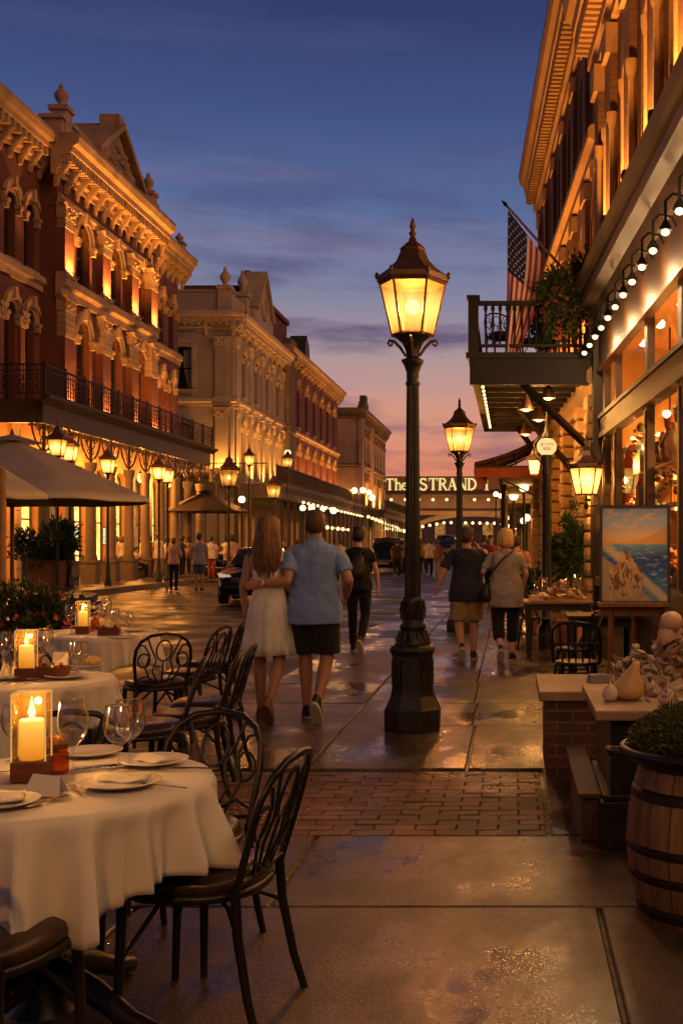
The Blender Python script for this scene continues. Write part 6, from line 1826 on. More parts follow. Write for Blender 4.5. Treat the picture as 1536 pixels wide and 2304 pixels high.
    if kind in ('tee', 'shirt'):
        b = MB(); loft(b, torso_rows(zl, .014, opt.get('flare', .01), loose=opt.get('loose', .0)))
        sl = opt.get('sleeve', .62)
        for s in 'LR':
            sh, el, wr = [V(p) for p in A[s]]
            e = sh.lerp(el, min(1, sl)); af = (.88 if female else 1.1) * (1 + (w - 1) * .5)
            q = -1 if s == 'L' else 1; s0 = sh + Vector((-q * .018, 0, -.012))
            b.ball(s0, .052 * af, 12, 8)
            b.tube([V((q * .05, -.012, 1.452)), s0 + Vector((-q * .02, 0, .012))], [.036, .046 * af], 12)
            b.tube([s0, sh.lerp(el, .35 * sl), e], [.052 * af, .056 * af, .060 * af], 14)
            if sl > 1: b.tube([el.lerp(sh, .05), el.lerp(wr, sl - 1)], [.058 * af, .05 * af], 12); b.ball(el, .058 * af)
        if kind == 'shirt': b.tube([V((.075 * math.cos(t), -.012 + .066 * math.sin(t), 1.478 + .006 * math.sin(t))) for t in (2 * PI * i / 20 for i in range(20))], .013, 8, loop=True)
        o = remesh(b, 'shirt' if kind == 'shirt' else 'top', tm, root, max(.009, voxel * .95), 3, .5, .0085)
        if kind == 'shirt':
            c = MB(); c.rings([[V(((.071 + .012 * q) * math.cos(t) * 1., -.014 + (.064 + .012 * q) * math.sin(t), 1.475 + .040 * (1 - q) - .004 * math.sin(t))) for t in (2 * PI * i / 28 for i in range(28))] for q in (0, .45, 1.2)], cap=False)
            c.build('collar', tm, o)
    elif kind == 'dress':
        b = MB(); n = 96; rings = []
        hem = opt.get('hem', .56)
        prof = [(1.425, .128, .074), (1.40, .155, .092), (1.36, .158, .112), (1.30, .166, .122), (1.22, .158, .118), (1.165, .147, .112), (1.12, .150, .115), (1.04, .178, .135), (.96, .196, .15), (.86, .207, .163), (.75, .226, .18), (.65, .244, .194), (hem, .262, .208)]
        for z, a, d in prof:
            f = max(0, (1.12 - z) / .55) ** 1.2
            rings.append([((a * tw + .014 * f * math.sin(9 * t + 1.3) + .008 * f * math.sin(17 * t)) * math.cos(t), (d + .014 * f * math.sin(9 * t + 1.3) + .008 * f * math.sin(16 * t)) * math.sin(t) - (.012 if z > 1.3 else 0), z + (.0 if z < 1.41 else -.03 * abs(math.cos(t)) ** 8) + (.006 * math.sin(5 * t) if z < .6 else 0)) for t in (2 * PI * j / n for j in range(n))])
        b.rings(rings, cap=False)
        for s in (-1, 1): b.tube([(s * .118, -.075, 1.37), (s * .118, -.03, 1.452), (s * .115, .03, 1.45), (s * .11, .085, 1.37)], .019, 8, flat=.5)
        o = b.build('dress', tm, root); so = o.modifiers.new('t', 'SOLIDIFY'); so.thickness = .006
        b = MB(); b.tube([((.149 * tw + .004) * math.cos(t), .117 * math.sin(t), 1.15 + .004 * math.sin(3 * t)) for t in (2 * PI * j / 30 for j in range(30))], .007, 6, loop=True); b.build('waistband', tm, o)
    kind, mname, mcol, opt = (*bottom, {})[:4] if len(bottom) == 3 else bottom
    if kind != 'none':
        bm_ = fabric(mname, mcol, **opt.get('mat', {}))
        b = MB()
        loft(b, [(z + dz, a * tw * (1.02 if female else 1.), d, yo) for z, a, d, yo in ((.84, .13, .11, 0), (.89, .172, .126, -.003), (.96, .184, .134, -.004), (1.02, .172, .124, 0), (1.05, .166, .118, 0))])
        lv = opt.get('len', .52); off = opt.get('off', .018)
        for s in 'LR':
            hp, kn, an = [Vector(p) if legs == 'sit' else V(p) for p in LG[s]]
            lf = (1.0 if female else 1.02) * (1 + (w - 1) * .6)
            if lv <= 1:     # as a share of the thigh
                e = hp.lerp(kn, lv); b.tube([hp + Vector((0, 0, .02)), hp.lerp(kn, lv * .5), e], [.082 * lf + off, .082 * lf + off * 1.1, .072 * lf + off * 1.5], 16); b.ball(hp, .085 * lf + off * .5)
            else:
                e = kn.lerp(an, lv - 1)
                limb(b, [hp, hp.lerp(kn, .45), kn + Vector((0, 0, .03)), kn.lerp(an, min(.35, lv - 1)), e], [.092 * lf + off * .7, .08 * lf + off, .058 * lf + off, .056 * lf + off, (.056 if lv < 1.5 else .042) * lf + off])
        remesh(b, opt.get('name', 'shorts' if lv <= 1 else 'trousers'), bm_, root, max(.009, voxel * .95), 3, .5, .007)
    # ---- shoes
    if shoes:
        sm_ = mat('shoe_%d_%d' % (int(shoes[0] * 1000), int(shoes[2] * 1000)), shoes, .5, var=.2)
        for s in 'LR':
            an = Vector(LG[s][2]); toe = Vector(TOE[s])
            if legs != 'sit': an = V(LG[s][2])
            d = (toe - an); d.z = 0 if an.z < .12 else d.z; d.normalize()
            up = (Vector((0, 0, 1)) - d * d.z).normalized(); sd = d.cross(up)
            c = an + d * .055 - up * (an.z - .0 if an.z < .12 else .085)
            def ring(h, gl, gw, sh_=0):
                return [c + up * h + d * (.135 * gl * math.cos(t) + sh_) + sd * .047 * gw * math.copysign(abs(math.sin(t)) ** .8, math.sin(t)) * (1 - .12 * math.cos(t) * -1 if False else 1) for t in (2 * PI * i / 20 for i in range(20))]
            b = MB(); b.rings([ring(.0, .98, .95), ring(.012, 1.02, 1.04), ring(.024, 1.02, 1.04)]); so_ = b.build('sole', sole_m if opt is not None and shoes[0] < .2 and not bare_sole else sm_, None)
            b = MB(); b.rings([ring(.022, 1., 1.0), ring(.045, .98, 1.0, -.0), ring(.065, .80, .92, -.03), ring(.085, .58, .8, -.055), ring(.112, .40, .72, -.078)])
            sh_o = b.build('shoe', sm_, root); so_.parent = sh_o
    root['_A'] = 0
    del root['_A']
    return root, A, V, HP

def P_(px, py, z=0.):
    d = (CAMH - z) * 2500 / (py - 1225); return gx(px, d), d
HV = .0075
# the couple in front
mx_, my_ = gx(709, 9.56), 9.56
man, *_ = person('man in light blue shirt and dark shorts walking arm in arm', mx_, my_, 0, 0, 1.80, 1.02, SKIN, ('short', (.075, .045, .025)), ('shirt', 'light_blue_cotton', (.25, .40, .82), {'hem': .80, 'flare': .012, 'sleeve': .70, 'loose': .008, 'mat': {'bmp': .55, 'bs': 7}}),
             ('shorts', 'charcoal_cotton', (.022, .024, .03), {'len': .86, 'off': .024, 'mat': {'bmp': .6, 'bs': 11}}), (.018, .017, .017), 'walkL',
             {'L': [(-.19, -.01, 1.40), (-.205, -.16, 1.16), (-.415, -.175, 1.135)], 'palmL': (0, 1, 0), 'R': [(.19, -.005, 1.40), (.285, -.05, 1.16), (.235, .16, 1.02)]}, HV)
b = MB(); b.tube([(-.395 + .0, -.173 + .033 * math.cos(t), 1.137 + .033 * math.sin(t)) for t in (2 * PI * i / 16 for i in range(16))], .007, 6, loop=True, flat=1.6); b.build('bracelet', mat('silver_band', (.6, .6, .62), .3, metal=.8), man)
wom, *_ = person('woman with long brown hair in a white lace dress beside the man', gx(604, 9.52), 9.52, 0, 0, 1.735, .95, SKIN, ('long', (.15, .075, .035)), ('dress', 'white_lace', (.93, .90, .86), {'hem': .565, 'mat': {'lace': True, 'bmp': .4, 'bs': 10}}), ('none', '', (0, 0, 0)), (.20, .11, .06), 'walkL',
       {'R': [(.165, -.005, 1.40), (.205, .06, 1.13), (.16, .28, 1.06)], 'L': [(-.165, -.005, 1.40), (-.215, -.02, 1.12), (-.205, .05, .87)]}, HV, female=True, bare_sole=True)
# woman with a small backpack
bw, *_ = person('woman in black top and leggings carrying a small dark backpack', gx(806, 15.6), 15.6, 0, 0, 1.74, 1.02, SKIN2, ('bun', (.02, .012, .009)), ('tee', 'black_jersey', (.012, .012, .013), {'hem': .86, 'sleeve': .55}), ('long', 'black_leggings', (.010, .010, .011), {'len': 1.93, 'off': .006, 'name': 'leggings'}), (.02, .02, .022), 'walkL',
       {'R': [(.18, -.005, 1.41), (.255, -.02, 1.13), (.275, .05, .90)]}, .011, female=True)
b = MB(); loft(b, [(1.03, .085, .03, -.165), (1.06, .115, .055, -.17), (1.18, .118, .062, -.17), (1.30, .105, .05, -.165), (1.36, .07, .03, -.155), (1.375, .03, .015, -.15)])
bp_ = b.build('backpack', mat('dark_leather_bag', (.022, .02, .019), .45, bmp=.2), None, bw.location, 0); bp_.scale = bw.scale
tag(bp_, 'small dark leather backpack worn by the woman in black', 'backpack')
b = MB(); loft(b, [(1.07, .07, .02, -.225), (1.10, .085, .025, -.23), (1.18, .085, .025, -.23), (1.20, .07, .012, -.225)]); b.build('pocket', MATS['dark_leather_bag'], bp_)
for s in (-1, 1):
    b = MB(); b.tube([(s * .03, -.15, 1.37), (s * .08, -.09, 1.445), (s * .115, .0, 1.45), (s * .125, .10, 1.36), (s * .14, .10, 1.2), (s * .12, -.1, 1.08)], .011, 6); b.build('strap', MATS['dark_leather_bag'], bp_)
# man in navy and the blond woman
person('stocky man in navy shirt, khaki shorts and cap with one arm raised', gx(1050, 14.5), 14.5, 0, 2, 1.72, 1.12, SKIN, ('cap', (.05, .035, .025), mat('grey_cap', (.06, .055, .055), .8)), ('tee', 'navy_jersey', (.022, .026, .046), {'hem': .78, 'sleeve': .75, 'flare': .02, 'mat': {'bmp': .6, 'bs': 6}}), ('shorts', 'khaki_twill', (.30, .21, .12), {'len': .93, 'off': .03, 'mat': {'bmp': .6, 'bs': 9}}), (.02, .018, .017), 'walkR',
       {'L': [(-.225, -.005, 1.41), (-.315, -.06, 1.15), (-.40, -.05, .93)], 'R': [(.225, -.005, 1.41), (.33, .05, 1.22), (.16, .13, 1.47)]}, .011, head_turn=-18)
person('blond woman in a loose grey top and black cropped trousers', gx(1137, 14.3), 14.3, 0, 0, 1.70, 1.06, SKIN2, ('bob', (.55, .34, .13)), ('tee', 'grey_melange', (.30, .27, .25), {'hem': .72, 'sleeve': .72, 'flare': .03, 'loose': .02, 'mat': {'bmp': .6, 'bs': 7, 'var': .3}}), ('long', 'black_cotton', (.012, .012, .012), {'len': 1.46, 'off': .02}), (.018, .016, .016), 'walkR',
       {'L': [(-.185, -.005, 1.40), (-.30, .0, 1.18), (-.30, .26, 1.26)], 'R': [(.185, -.005, 1.40), (.27, -.02, 1.16), (.24, .12, .98)]}, .011, female=True)
xx, yy = gx(1137, 14.3), 14.3
hb = thing('shoulder_bag', 'black slouchy shoulder bag hanging at the blond woman hip', 'bag', (xx - .255, yy - .05, .82))
b = MB(); loft(b, [(-.06, .05, .07, 0), (-.03, .075, .11, 0), (.06, .075, .115, 0), (.14, .05, .08, 0), (.18, .02, .03, 0)], 20); b.build('bag_body', MATS['black_shoe'], hb)
b = MB(); b.tube([(.0, -.05, .16), (.10, -.10, .36), (.22, -.13, .50), (.34, -.11, .59), (.37, .0, .62), (.3, .1, .5), (.0, .06, .16)], .009, 6); b.build('strap', MATS['black_shoe'], hb)
# far walkers; everyone further off is coarser
def far(label, px, py, z, heading, H, hair, top, bottom, legs='walkL', arms=None, w=1., skin=SKIN, shoes=(.03, .025, .022), female=False, vx=.02):
    x, y = P_(px, py, z); return person(label, x, y, z, heading, H, w, skin, hair, top, bottom, shoes, legs, arms, vx, None, female)
DKH = (.03, .018, .012)
far('man in pale blue shirt and denim shorts walking along the far road', 448, 1331, 0, 5, 1.86, ('short', DKH), ('tee', 'pale_blue_tee', (.34, .36, .50), {'sleeve': .7, 'hem': .8}), ('shorts', 'denim', (.09, .12, .17), {'len': .85, 'off': .02}), 'stand')
far('woman in pink wrap top and dark jeans on the far road', 391, 1329, 0, -4, 1.72, ('short', (.16, .07, .03)), ('tee', 'pink_wrap', (.62, .40, .34), {'sleeve': .95, 'hem': .86}), ('long', 'dark_jeans', (.015, .017, .022), {'len': 1.9, 'off': .01}), 'stand', {'L': [(-.18, 0, 1.41), (-.25, .0, 1.14), (-.14, .16, 1.05)], 'R': [(.18, 0, 1.41), (.25, .0, 1.14), (.14, .16, 1.05)]}, female=True)
far('bare legged woman in a long white top on the far pavement', 356, 1300, .15, 0, 1.80, ('short', (.10, .05, .025)), ('tee', 'white_top', (.78, .68, .58), {'sleeve': .6, 'hem': .74, 'flare': .02}), ('shorts', 'tan_short', (.36, .2, .12), {'len': .35, 'off': .01}), 'walkR', female=True, skin=SKIN2)
far('woman in white shirt and denim shorts beside the seated diners', 277, 1303, .15, -60, 1.68, ('bob', (.18, .08, .03)), ('tee', 'white_top', (.78, .68, .58), {'sleeve': .7, 'hem': .9}), ('shorts', 'denim', (.09, .12, .17), {'len': .4, 'off': .02}), 'stand', {'R': [(.18, 0, 1.41), (.22, .1, 1.16), (.1, .14, 1.40)]}, female=True)
SEAT = []
def seated(label, x, y, z, heading, hair, top, bottom, female=False, arms=None):
    SEAT.append((x, y, z, heading))
    a = arms or {'L': [(-.18, 0, 1.41), (-.23, .08, 1.16), (-.12, .34, 1.10)], 'R': [(.18, 0, 1.41), (.23, .08, 1.16), (.12, .34, 1.10)]}
    return person(label, x, y, z, heading, 1.72, 1., SKIN2, hair, top, bottom, (.03, .03, .03), 'sit', a, .022, None, female)
seated('seated diner in white vest behind the woman in denim shorts', gx(305, 44.5), 44.5, .15, -70, ('short', DKH), ('tee', 'white_vest', (.7, .58, .5), {'sleeve': .3, 'hem': .9}), ('long', 'dark_jeans', (.015, .017, .022), {'len': 1.9}))
seated('seated diner in white blouse next to the lantern post', gx(478, 45), 45, .15, 60, ('bob', (.2, .1, .04)), ('tee', 'white_top', (.78, .68, .58), {'sleeve': .9, 'hem': .9}), ('long', 'black_cotton', (.012,) * 3, {'len': 1.9}), True)
seated('seated diner in a cream shirt at the terrace table under the dark parasol', gx(497, 46.5), 46.5, .15, -50, ('short', (.12, .06, .03)), ('tee', 'cream_top', (.75, .6, .45), {'sleeve': .9, 'hem': .9}), ('long', 'dark_jeans', (.015, .017, .022), {'len': 1.9}))
seated('seated diner in a dark top facing the lantern post', gx(488, 43.2), 43.2, .15, 10, ('short', DKH), ('tee', 'dark_top', (.04, .035, .035), {'hem': .9}), ('long', 'dark_jeans', (.015, .017, .022), {'len': 1.9}))
seated('seated diner in a pale dress beyond the black car roof', gx(528, 47), 47, .15, -20, ('bob', (.25, .13, .05)), ('tee', 'white_top', (.78, .68, .58), {'sleeve': .6, 'hem': .9}), ('long', 'tan_short', (.36, .2, .12), {'len': 1.5}), True)
seated('seated diner in white bending forward behind the long haired woman', gx(572, 44), 44, .15, 70, ('bob', (.45, .3, .15)), ('tee', 'white_top', (.78, .68, .58), {'sleeve': .8, 'hem': .9}), ('long', 'black_cotton', (.012,) * 3, {'len': 1.9}), True)
CR = [(893, 50, 1.74, 'dark dressed pedestrian next to the parked car rear', 'dark_top', (.03, .028, .03), 'black_cotton', (.012,) * 3, DKH, 0), (912, 54, 1.76, 'pedestrian in blue shirt partly behind the near lamp post', 'blue_top', (.10, .14, .25), 'dark_jeans', (.015, .017, .022), DKH, 10),
      (965, 51, 1.80, 'pedestrian in a white blouse and dark skirt in the middle of the road', 'white_top', (.78, .68, .58), 'black_cotton', (.012,) * 3, (.05, .03, .02), -8), (984, 53, 1.72, 'pedestrian in rust top beside the one in the white blouse', 'rust_top', (.34, .12, .06), 'tan_short', (.36, .2, .12), (.12, .05, .02), 0),
      (951, 58, 1.75, 'pedestrian in grey just past the near lamp post', 'grey_top', (.2, .18, .17), 'dark_jeans', (.015, .017, .022), DKH, 15), (640, 47, 1.7, 'dark haired pedestrian seen over the long haired woman shoulder', 'dark_top', (.03, .028, .03), 'dark_jeans', (.015, .017, .022), DKH, 180),
      (765, 44, 1.72, 'pedestrian in white seen between the couple and the backpack woman', 'white_top', (.78, .68, .58), 'black_cotton', (.012,) * 3, (.05, .03, .02), 20), (1088, 33, 1.78, 'pedestrian in blue seen between the navy man and the blond woman', 'blue_top', (.10, .14, .25), 'dark_jeans', (.015, .017, .022), DKH, 0),
      (1103, 30, 1.76, 'pedestrian in a red top ahead of the blond woman', 'red_top', (.36, .06, .04), 'black_cotton', (.012,) * 3, DKH, 170), (1162, 20.5, 1.66, 'dark haired pedestrian in rust seen past the blond woman shoulder', 'rust_top', (.34, .12, .06), 'black_cotton', (.012,) * 3, DKH, 0),
      (880, 72, 1.75, 'distant pedestrian in black by the car', 'dark_top', (.03, .028, .03), 'dark_jeans', (.015, .017, .022), DKH, 0), (1034, 85, 1.75, 'distant pedestrian near the bright headlight', 'dark_top', (.03, .028, .03), 'dark_jeans', (.015, .017, .022), DKH, 180), (1075, 60, 1.75, 'distant pedestrian in white by the awning side', 'white_top', (.78, .68, .58), 'dark_jeans', (.015, .017, .022), DKH, 0)]
CR += [(925, 62, 1.74, 'pedestrian in a cream top just beside the near lamp shaft', 'cream_top', (.75, .6, .45), 'dark_jeans', (.015, .017, .022), DKH, 0), (944, 66, 1.70, 'small figure in black between the lamp shaft and the white blouse', 'dark_top', (.03, .028, .03), 'black_cotton', (.012,) * 3, DKH, 0),
       (1024, 57, 1.75, 'pedestrian in tan just short of the headlights', 'tan_short', (.36, .2, .12), 'black_cotton', (.012,) * 3, DKH, 0), (1120, 44, 1.74, 'pedestrian in grey under the awning lamps', 'grey_top', (.2, .18, .17), 'dark_jeans', (.015, .017, .022), DKH, 0), (1140, 52, 1.72, 'pedestrian in pale pink near the arcade doors', 'pink_wrap', (.62, .40, .34), 'dark_jeans', (.015, .017, .022), (.12, .06, .03), 180),
       (668, 52, 1.72, 'pedestrian in rust between the heads of the couple', 'rust_top', (.34, .12, .06), 'dark_jeans', (.015, .017, .022), DKH, 0), (905, 60, 1.7, 'pedestrian in tan by the blue suv', 'tan_short', (.36, .2, .12), 'dark_jeans', (.015, .017, .022), DKH, 0)]
LW = [(322, 45.5, 1.74, 'person in cream between the columns, past the table', 'cream_top', (.75, .6, .45), 'black_cotton', (.012,) * 3, DKH, 120), (338, 47, 1.70, 'dark dressed person leaning by the rusticated pier', 'dark_top', (.03, .028, .03), 'dark_jeans', (.015, .017, .022), DKH, 60), (410, 48, 1.72, 'dark dressed person beyond the woman in pink', 'dark_top', (.03, .028, .03), 'black_cotton', (.012,) * 3, DKH, -30),
      (425, 50, 1.68, 'person in rust standing on the far pavement past the woman in pink', 'rust_top', (.34, .12, .06), 'dark_jeans', (.015, .017, .022), DKH, 90), (476, 42.5, 1.66, 'person in a red skirt at the kerb beside the man in pale blue', 'white_top', (.78, .68, .58), 'red_top', (.36, .06, .04), DKH, 0), (508, 48.5, 1.7, 'person in white standing under the dark parasol', 'white_top', (.78, .68, .58), 'dark_jeans', (.015, .017, .022), DKH, 150)]
LW += [(262, 43.5, 1.68, 'person in a white top by the terrace chair with the white seat', 'white_top', (.85, .78, .7), 'tan_short', (.36, .2, .12), (.2, .1, .04), 30), (376, 46, 1.66, 'person in white between the woman in pink and the columns', 'white_top', (.85, .78, .7), 'dark_jeans', (.015, .017, .022), DKH, 100),
       (456, 46.5, 1.7, 'person in cream just past the man in pale blue shirt', 'cream_top', (.75, .6, .45), 'dark_jeans', (.015, .017, .022), (.2, .1, .04), 200), (522, 44, 1.72, 'person in pale pink right beside the post of the dark parasol', 'pink_wrap', (.62, .40, .34), 'black_cotton', (.012,) * 3, DKH, 40)]
for px, d, H, lab, t1, c1, b1_, c2, hc_, hd in LW:
    person(lab, gx(px, d), d, .15, hd, H, 1., SKIN2, ('bob' if hd % 60 else 'short', hc_), ('tee', t1, c1, {'sleeve': .7, 'hem': .84}), ('long', b1_, c2, {'len': 1.9, 'off': .015}), (.03, .03, .03), 'stand', None, .024)
for px, d, H, lab, t1, c1, b1_, c2, hc_, hd in CR:
    person(lab, gx(px, d), d, 0, hd, H, 1., SKIN, ('short', hc_), ('tee', t1, c1, {'sleeve': .7, 'hem': .84}), ('long', b1_, c2, {'len': 1.9 if 'short' not in b1_ else .6, 'off': .015}), (.03, .03, .03), random.choice(['walkL', 'walkR']), None, .024)
# ================================================================ plants
def leaf_mat(name, c1, c2):
    if name in MATS: return MATS[name]
    m, nt, out = newmat(name); p = nt.n('ShaderNodeBsdfPrincipled')
    oi = nt.n('ShaderNodeNewGeometry').outputs['Random Per Island']
    n = nt.noise(nt.coord(), 4, 3)
    nt.l(nt.mix(nt.math('ADD', nt.math('MULTIPLY', oi, .6), nt.math('MULTIPLY', n, .5)), c1, c2), p.inputs['Base Color'])
    p.inputs['Roughness'].default_value = .5; p.inputs['Specular IOR Level'].default_value = .35
    nt.l(p.outputs[0], out.inputs[0]); return m
LEAF = leaf_mat('dark_leaf', (.018, .04, .012), (.07, .10, .025)); LEAF2 = leaf_mat('conifer_leaf', (.015, .045, .016), (.06, .11, .03)); LEAF3 = leaf_mat('olive_leaf', (.03, .04, .012), (.12, .12, .03))
FLOWR = leaf_mat('red_petal', (.35, .03, .04), (.55, .14, .12)); FLOWO = leaf_mat('coral_petal', (.5, .14, .05), (.6, .25, .12))
def leaf(b, p, d, L, w, up=None):
    d = Vector(d).normalized(); s = d.cross(Vector((random.uniform(-1, 1), random.uniform(-1, 1), random.uniform(-.2, 1))))
    if s.length < 1e-3: s = Vector((1, 0, 0))
    s.normalize(); n = d.cross(s); p = Vector(p)
    b.add([p, p + d * L * .45 + s * w + n * L * .06, p + d * L, p + d * L * .45 - s * w + n * L * .06], [(0, 1, 2, 3)])
def crown(b, c, rad, n, L, w, shell=.55, droop=0., clumps=14, rnd=None):
    """leaves gathered in clumps through an uneven volume"""
    c = Vector(c); rad = Vector(rad)
    cl = []
    for i in range(clumps):
        v = Vector((random.gauss(0, 1), random.gauss(0, 1), random.gauss(0, 1))).normalized() * random.uniform(shell, 1.)
        cl.append((c + Vector((v.x * rad.x, v.y * rad.y, v.z * rad.z)), v, random.uniform(.22, .42)))
    for i in range(n):
        q, v, s = random.choice(cl)
        o = Vector((random.gauss(0, 1) * rad.x, random.gauss(0, 1) * rad.y, random.gauss(0, 1) * rad.z)) * s * .62
        d = v + o.normalized() * .9 + Vector((0, 0, .25 - droop))
        leaf(b, q + o, d, L * random.uniform(.6, 1.3), w * random.uniform(.7, 1.2))
def flowers(b, c, rad, n, r):
    for i in range(n):
        v = Vector((random.gauss(0, 1), random.gauss(0, 1), random.gauss(0, 1))).normalized() * random.uniform(.8, 1.05)
        q = Vector(c) + Vector((v.x * rad[0], v.y * rad[1], v.z * rad[2]))
        for k in range(5):
            a = 2 * PI * k / 5; e = v.cross(Vector((0, 0, 1))).normalized(); f = v.cross(e)
            d = (e * math.cos(a) + f * math.sin(a) + v * .5); leaf(b, q, d, r, r * .45)
random.seed(21)
terra = mat('terracotta', (.26, .10, .05), .75, var=.25, vs=3, bmp=.15, grime=.3)
# flower pot between the farthest table and the street
x, y = gx(85, 10.4), 10.4
t = thing('flower_planter', 'leafy planter with red and coral flowers behind the restaurant tables', 'plant', (x, y, 0))
b = MB(); b.lathe([(.20, 0), (.26, .3), (.28, .42), (.25, .43), (.24, .38)], n=18); b.build('pot', terra, t)
b = MB(); crown(b, (0, 0, .72), (.42, .3, .3), 1500, .085, .022, .35)
for k in range(26):
    a = random.uniform(0, 6.28); r = random.uniform(.05, .3); h = random.uniform(.95, 1.22)
    p0 = Vector((r * math.cos(a) * .6, r * math.sin(a) * .6, .5)); p1 = Vector((r * 1.5 * math.cos(a), r * math.sin(a), h))
    b.tube([p0, p0.lerp(p1, .6) + Vector((0, 0, .06)), p1], .004, 4)
    for j in range(9): leaf(b, p0.lerp(p1, .45 + j * .06), (random.uniform(-1, 1), random.uniform(-1, 1), .6), .09, .016)
b.build('foliage', LEAF, t)
b = MB(); flowers(b, (0, -.02, .70), (.44, .34, .26), 46, .045); b.build('blossom', FLOWR, t)
b = MB(); flowers(b, (.05, -.02, .82), (.42, .3, .26), 40, .04); b.build('blossom', FLOWO, t)
# shrub in a square pot on the far corner
x, y = P_(112, 1325, .15)
t = thing('potted_shrub', 'rounded green shrub in a square terracotta pot on the far corner', 'plant', (x, y, .15))
b = MB(); b.prism([(-.40, 0), (.40, 0), (.48, .78), (-.48, .78)], -.42, .42); b.bx(-.52, .52, -.46, .46, .78, .86); b.build('pot', terra, t)
b = MB(); crown(b, (0, 0, 1.45), (.85, .8, .62), 3600, .17, .035, .3, clumps=26); b.build('foliage', LEAF2, t)
b = MB(); b.tube([(0, 0, .8), (.03, 0, 1.3)], .05, 6); b.build('trunk', dark_wood, t)
# topiary bush beside the shell table
x, y = gx(1284, 16.3), 16.3
t = thing('topiary_bush', 'pointed leafy bush standing behind the shell table by the wall lantern', 'plant', (x, y, 0))
b = MB(); b.lathe([(.2, 0), (.24, .35), (.22, .4)], n=14); b.build('pot', terra, t)
b = MB(); b.tube([(0, 0, .35), (.02, 0, .8), (0, 0, 1.5)], [.035, .03, .015], 7); b.build('trunk', dark_wood, t)
b = MB(); crown(b, (0, 0, 1.32), (.33, .3, .36), 2600, .075, .017, .25, clumps=24); crown(b, (.0, 0, 1.75), (.14, .14, .28), 800, .07, .015, .2, clumps=10); crown(b, (.17, 0, 1.55), (.16, .14, .16), 400, .07, .015); crown(b, (-.2, 0, 1.5), (.12, .14, .14), 350, .07, .015); b.build('crown', LEAF2, t)
x, y = gx(1205, 19), 19
t = thing('leafy_plant', 'low broad leaved plant on a stand past the blond woman', 'plant', (x, y, 0))
b = MB(); b.lathe([(.18, 0), (.2, .5), (.24, .62)], n=12); b.build('pot', terra, t)
b = MB()
for k in range(90): a = random.uniform(0, 6.28); leaf(b, (.08 * math.cos(a), .08 * math.sin(a), .62 + random.uniform(0, .35)), (math.cos(a), math.sin(a), random.uniform(.1, 1.2)), random.uniform(.2, .4), .05)
b.build('foliage', LEAF, t)
# flower boxes that spill over the balcony
def spill(name, label, x, y, z, rad, n):
    t = thing(name, label, 'plant', (x, y, z))
    b = MB(); b.lathe([(.10, -.16), (.2, 0), (.21, .04), (.17, .03)], n=14); b.build('basket', dark_wood, t)
    b = MB(); crown(b, (0, 0, .12), rad, n, .075, .02, .3, .2, 26)
    for k in range(60):
        a = random.uniform(0, 6.28); r = rad[0] * random.uniform(.5, 1); p = Vector((r * math.cos(a), rad[1] * math.sin(a), .0)); 
        for j in range(9): leaf(b, p + Vector((random.uniform(-.02, .02), random.uniform(-.02, .02), -.05 * j)), (random.uniform(-1, 1), random.uniform(-1, 1), -.8), .07, .018)
    b.build('foliage', LEAF, t)
    b = MB(); flowers(b, (0, 0, .02), (rad[0] * 1.02, rad[1] * 1.05, rad[2] * 1.1), int(n / 26), .042); b.build('blossom', FLOWR, t)
    b = MB(); flowers(b, (0, 0, -.05), (rad[0], rad[1] * 1.1, rad[2] * 1.2), int(n / 60), .04); b.build('blossom', FLOWO, t)
spill('flower_basket', 'large dark flower basket on the balcony next to the shop cornice', gx(1318, 15.2), 15.2, gz(655, 15.2), (.26, .22, .34), 2200)
spill('flower_basket', 'flower basket in the middle of the balcony railing with red blossoms', gx(1262, 15.3), 15.3, gz(690, 15.3), (.28, .24, .34), 2200)
spill('flower_basket', 'smaller trailing flower basket on the balcony beside the flag', gx(1222, 15.9), 15.9, gz(712, 15.9), (.18, .2, .3), 1100)
# ================================================================ flag
fl = thing('flag', 'striped and starred flag hanging from a slanting pole over the balcony', 'flag', (gx(1270, 15.5), 15.5, gz(612, 15.5)))
o0 = Vector(fl.location)
def FP(px, py, d=15.5): return Vector((gx(px, d), d, gz(py, d))) - o0
tip, base = FP(1138, 462), FP(1310, 655)
b = MB(); b.tube([base, tip], [.022, .018], 8); b.build('pole', mat('varnished_pole', (.22, .12, .06), .4), fl)
b = MB(); dv = (tip - base).normalized(); b.tube([tip - dv * .01, tip + dv * .03, tip + dv * .05, tip + dv * .10], [.024, .03, .022, .002], 6); b.build('finial', iron, fl)
fr_ = mat('flag_red', (.55, .03, .035), .85, var=.15, vs=4); fw_ = mat('flag_white', (.85, .80, .74), .85, var=.1, vs=4); fb_ = mat('flag_blue', (.018, .028, .11), .85, var=.15, vs=4)
top_a = FP(1142, 472); top_b = FP(1222, 576); low_a = FP(1136, 800); low_b = FP(1150, 822)
NS, NT_ = 26, 44
def fpos(s, u):
    a = top_a.lerp(top_b, s); c = low_a.lerp(low_b, s)
    mid = a.lerp(c, .5) + Vector((.22 * s, 0, .03 * s))
    p = a * (1 - u) ** 2 + mid * 2 * u * (1 - u) + c * u ** 2
    p.y += .06 * u ** .7 * math.sin(s * 8.5 + u * 2.5) + .05 * u * math.sin(s * 17 + 1)
    p.x += .012 * u * math.sin(s * 12 + u * 4)
    return p
b = MB()
vs = [fpos(i / NS, j / NT_) for i in range(NS + 1) for j in range(NT_ + 1)]
o_ = len(b.v); b.v += [tuple(v) for v in vs]
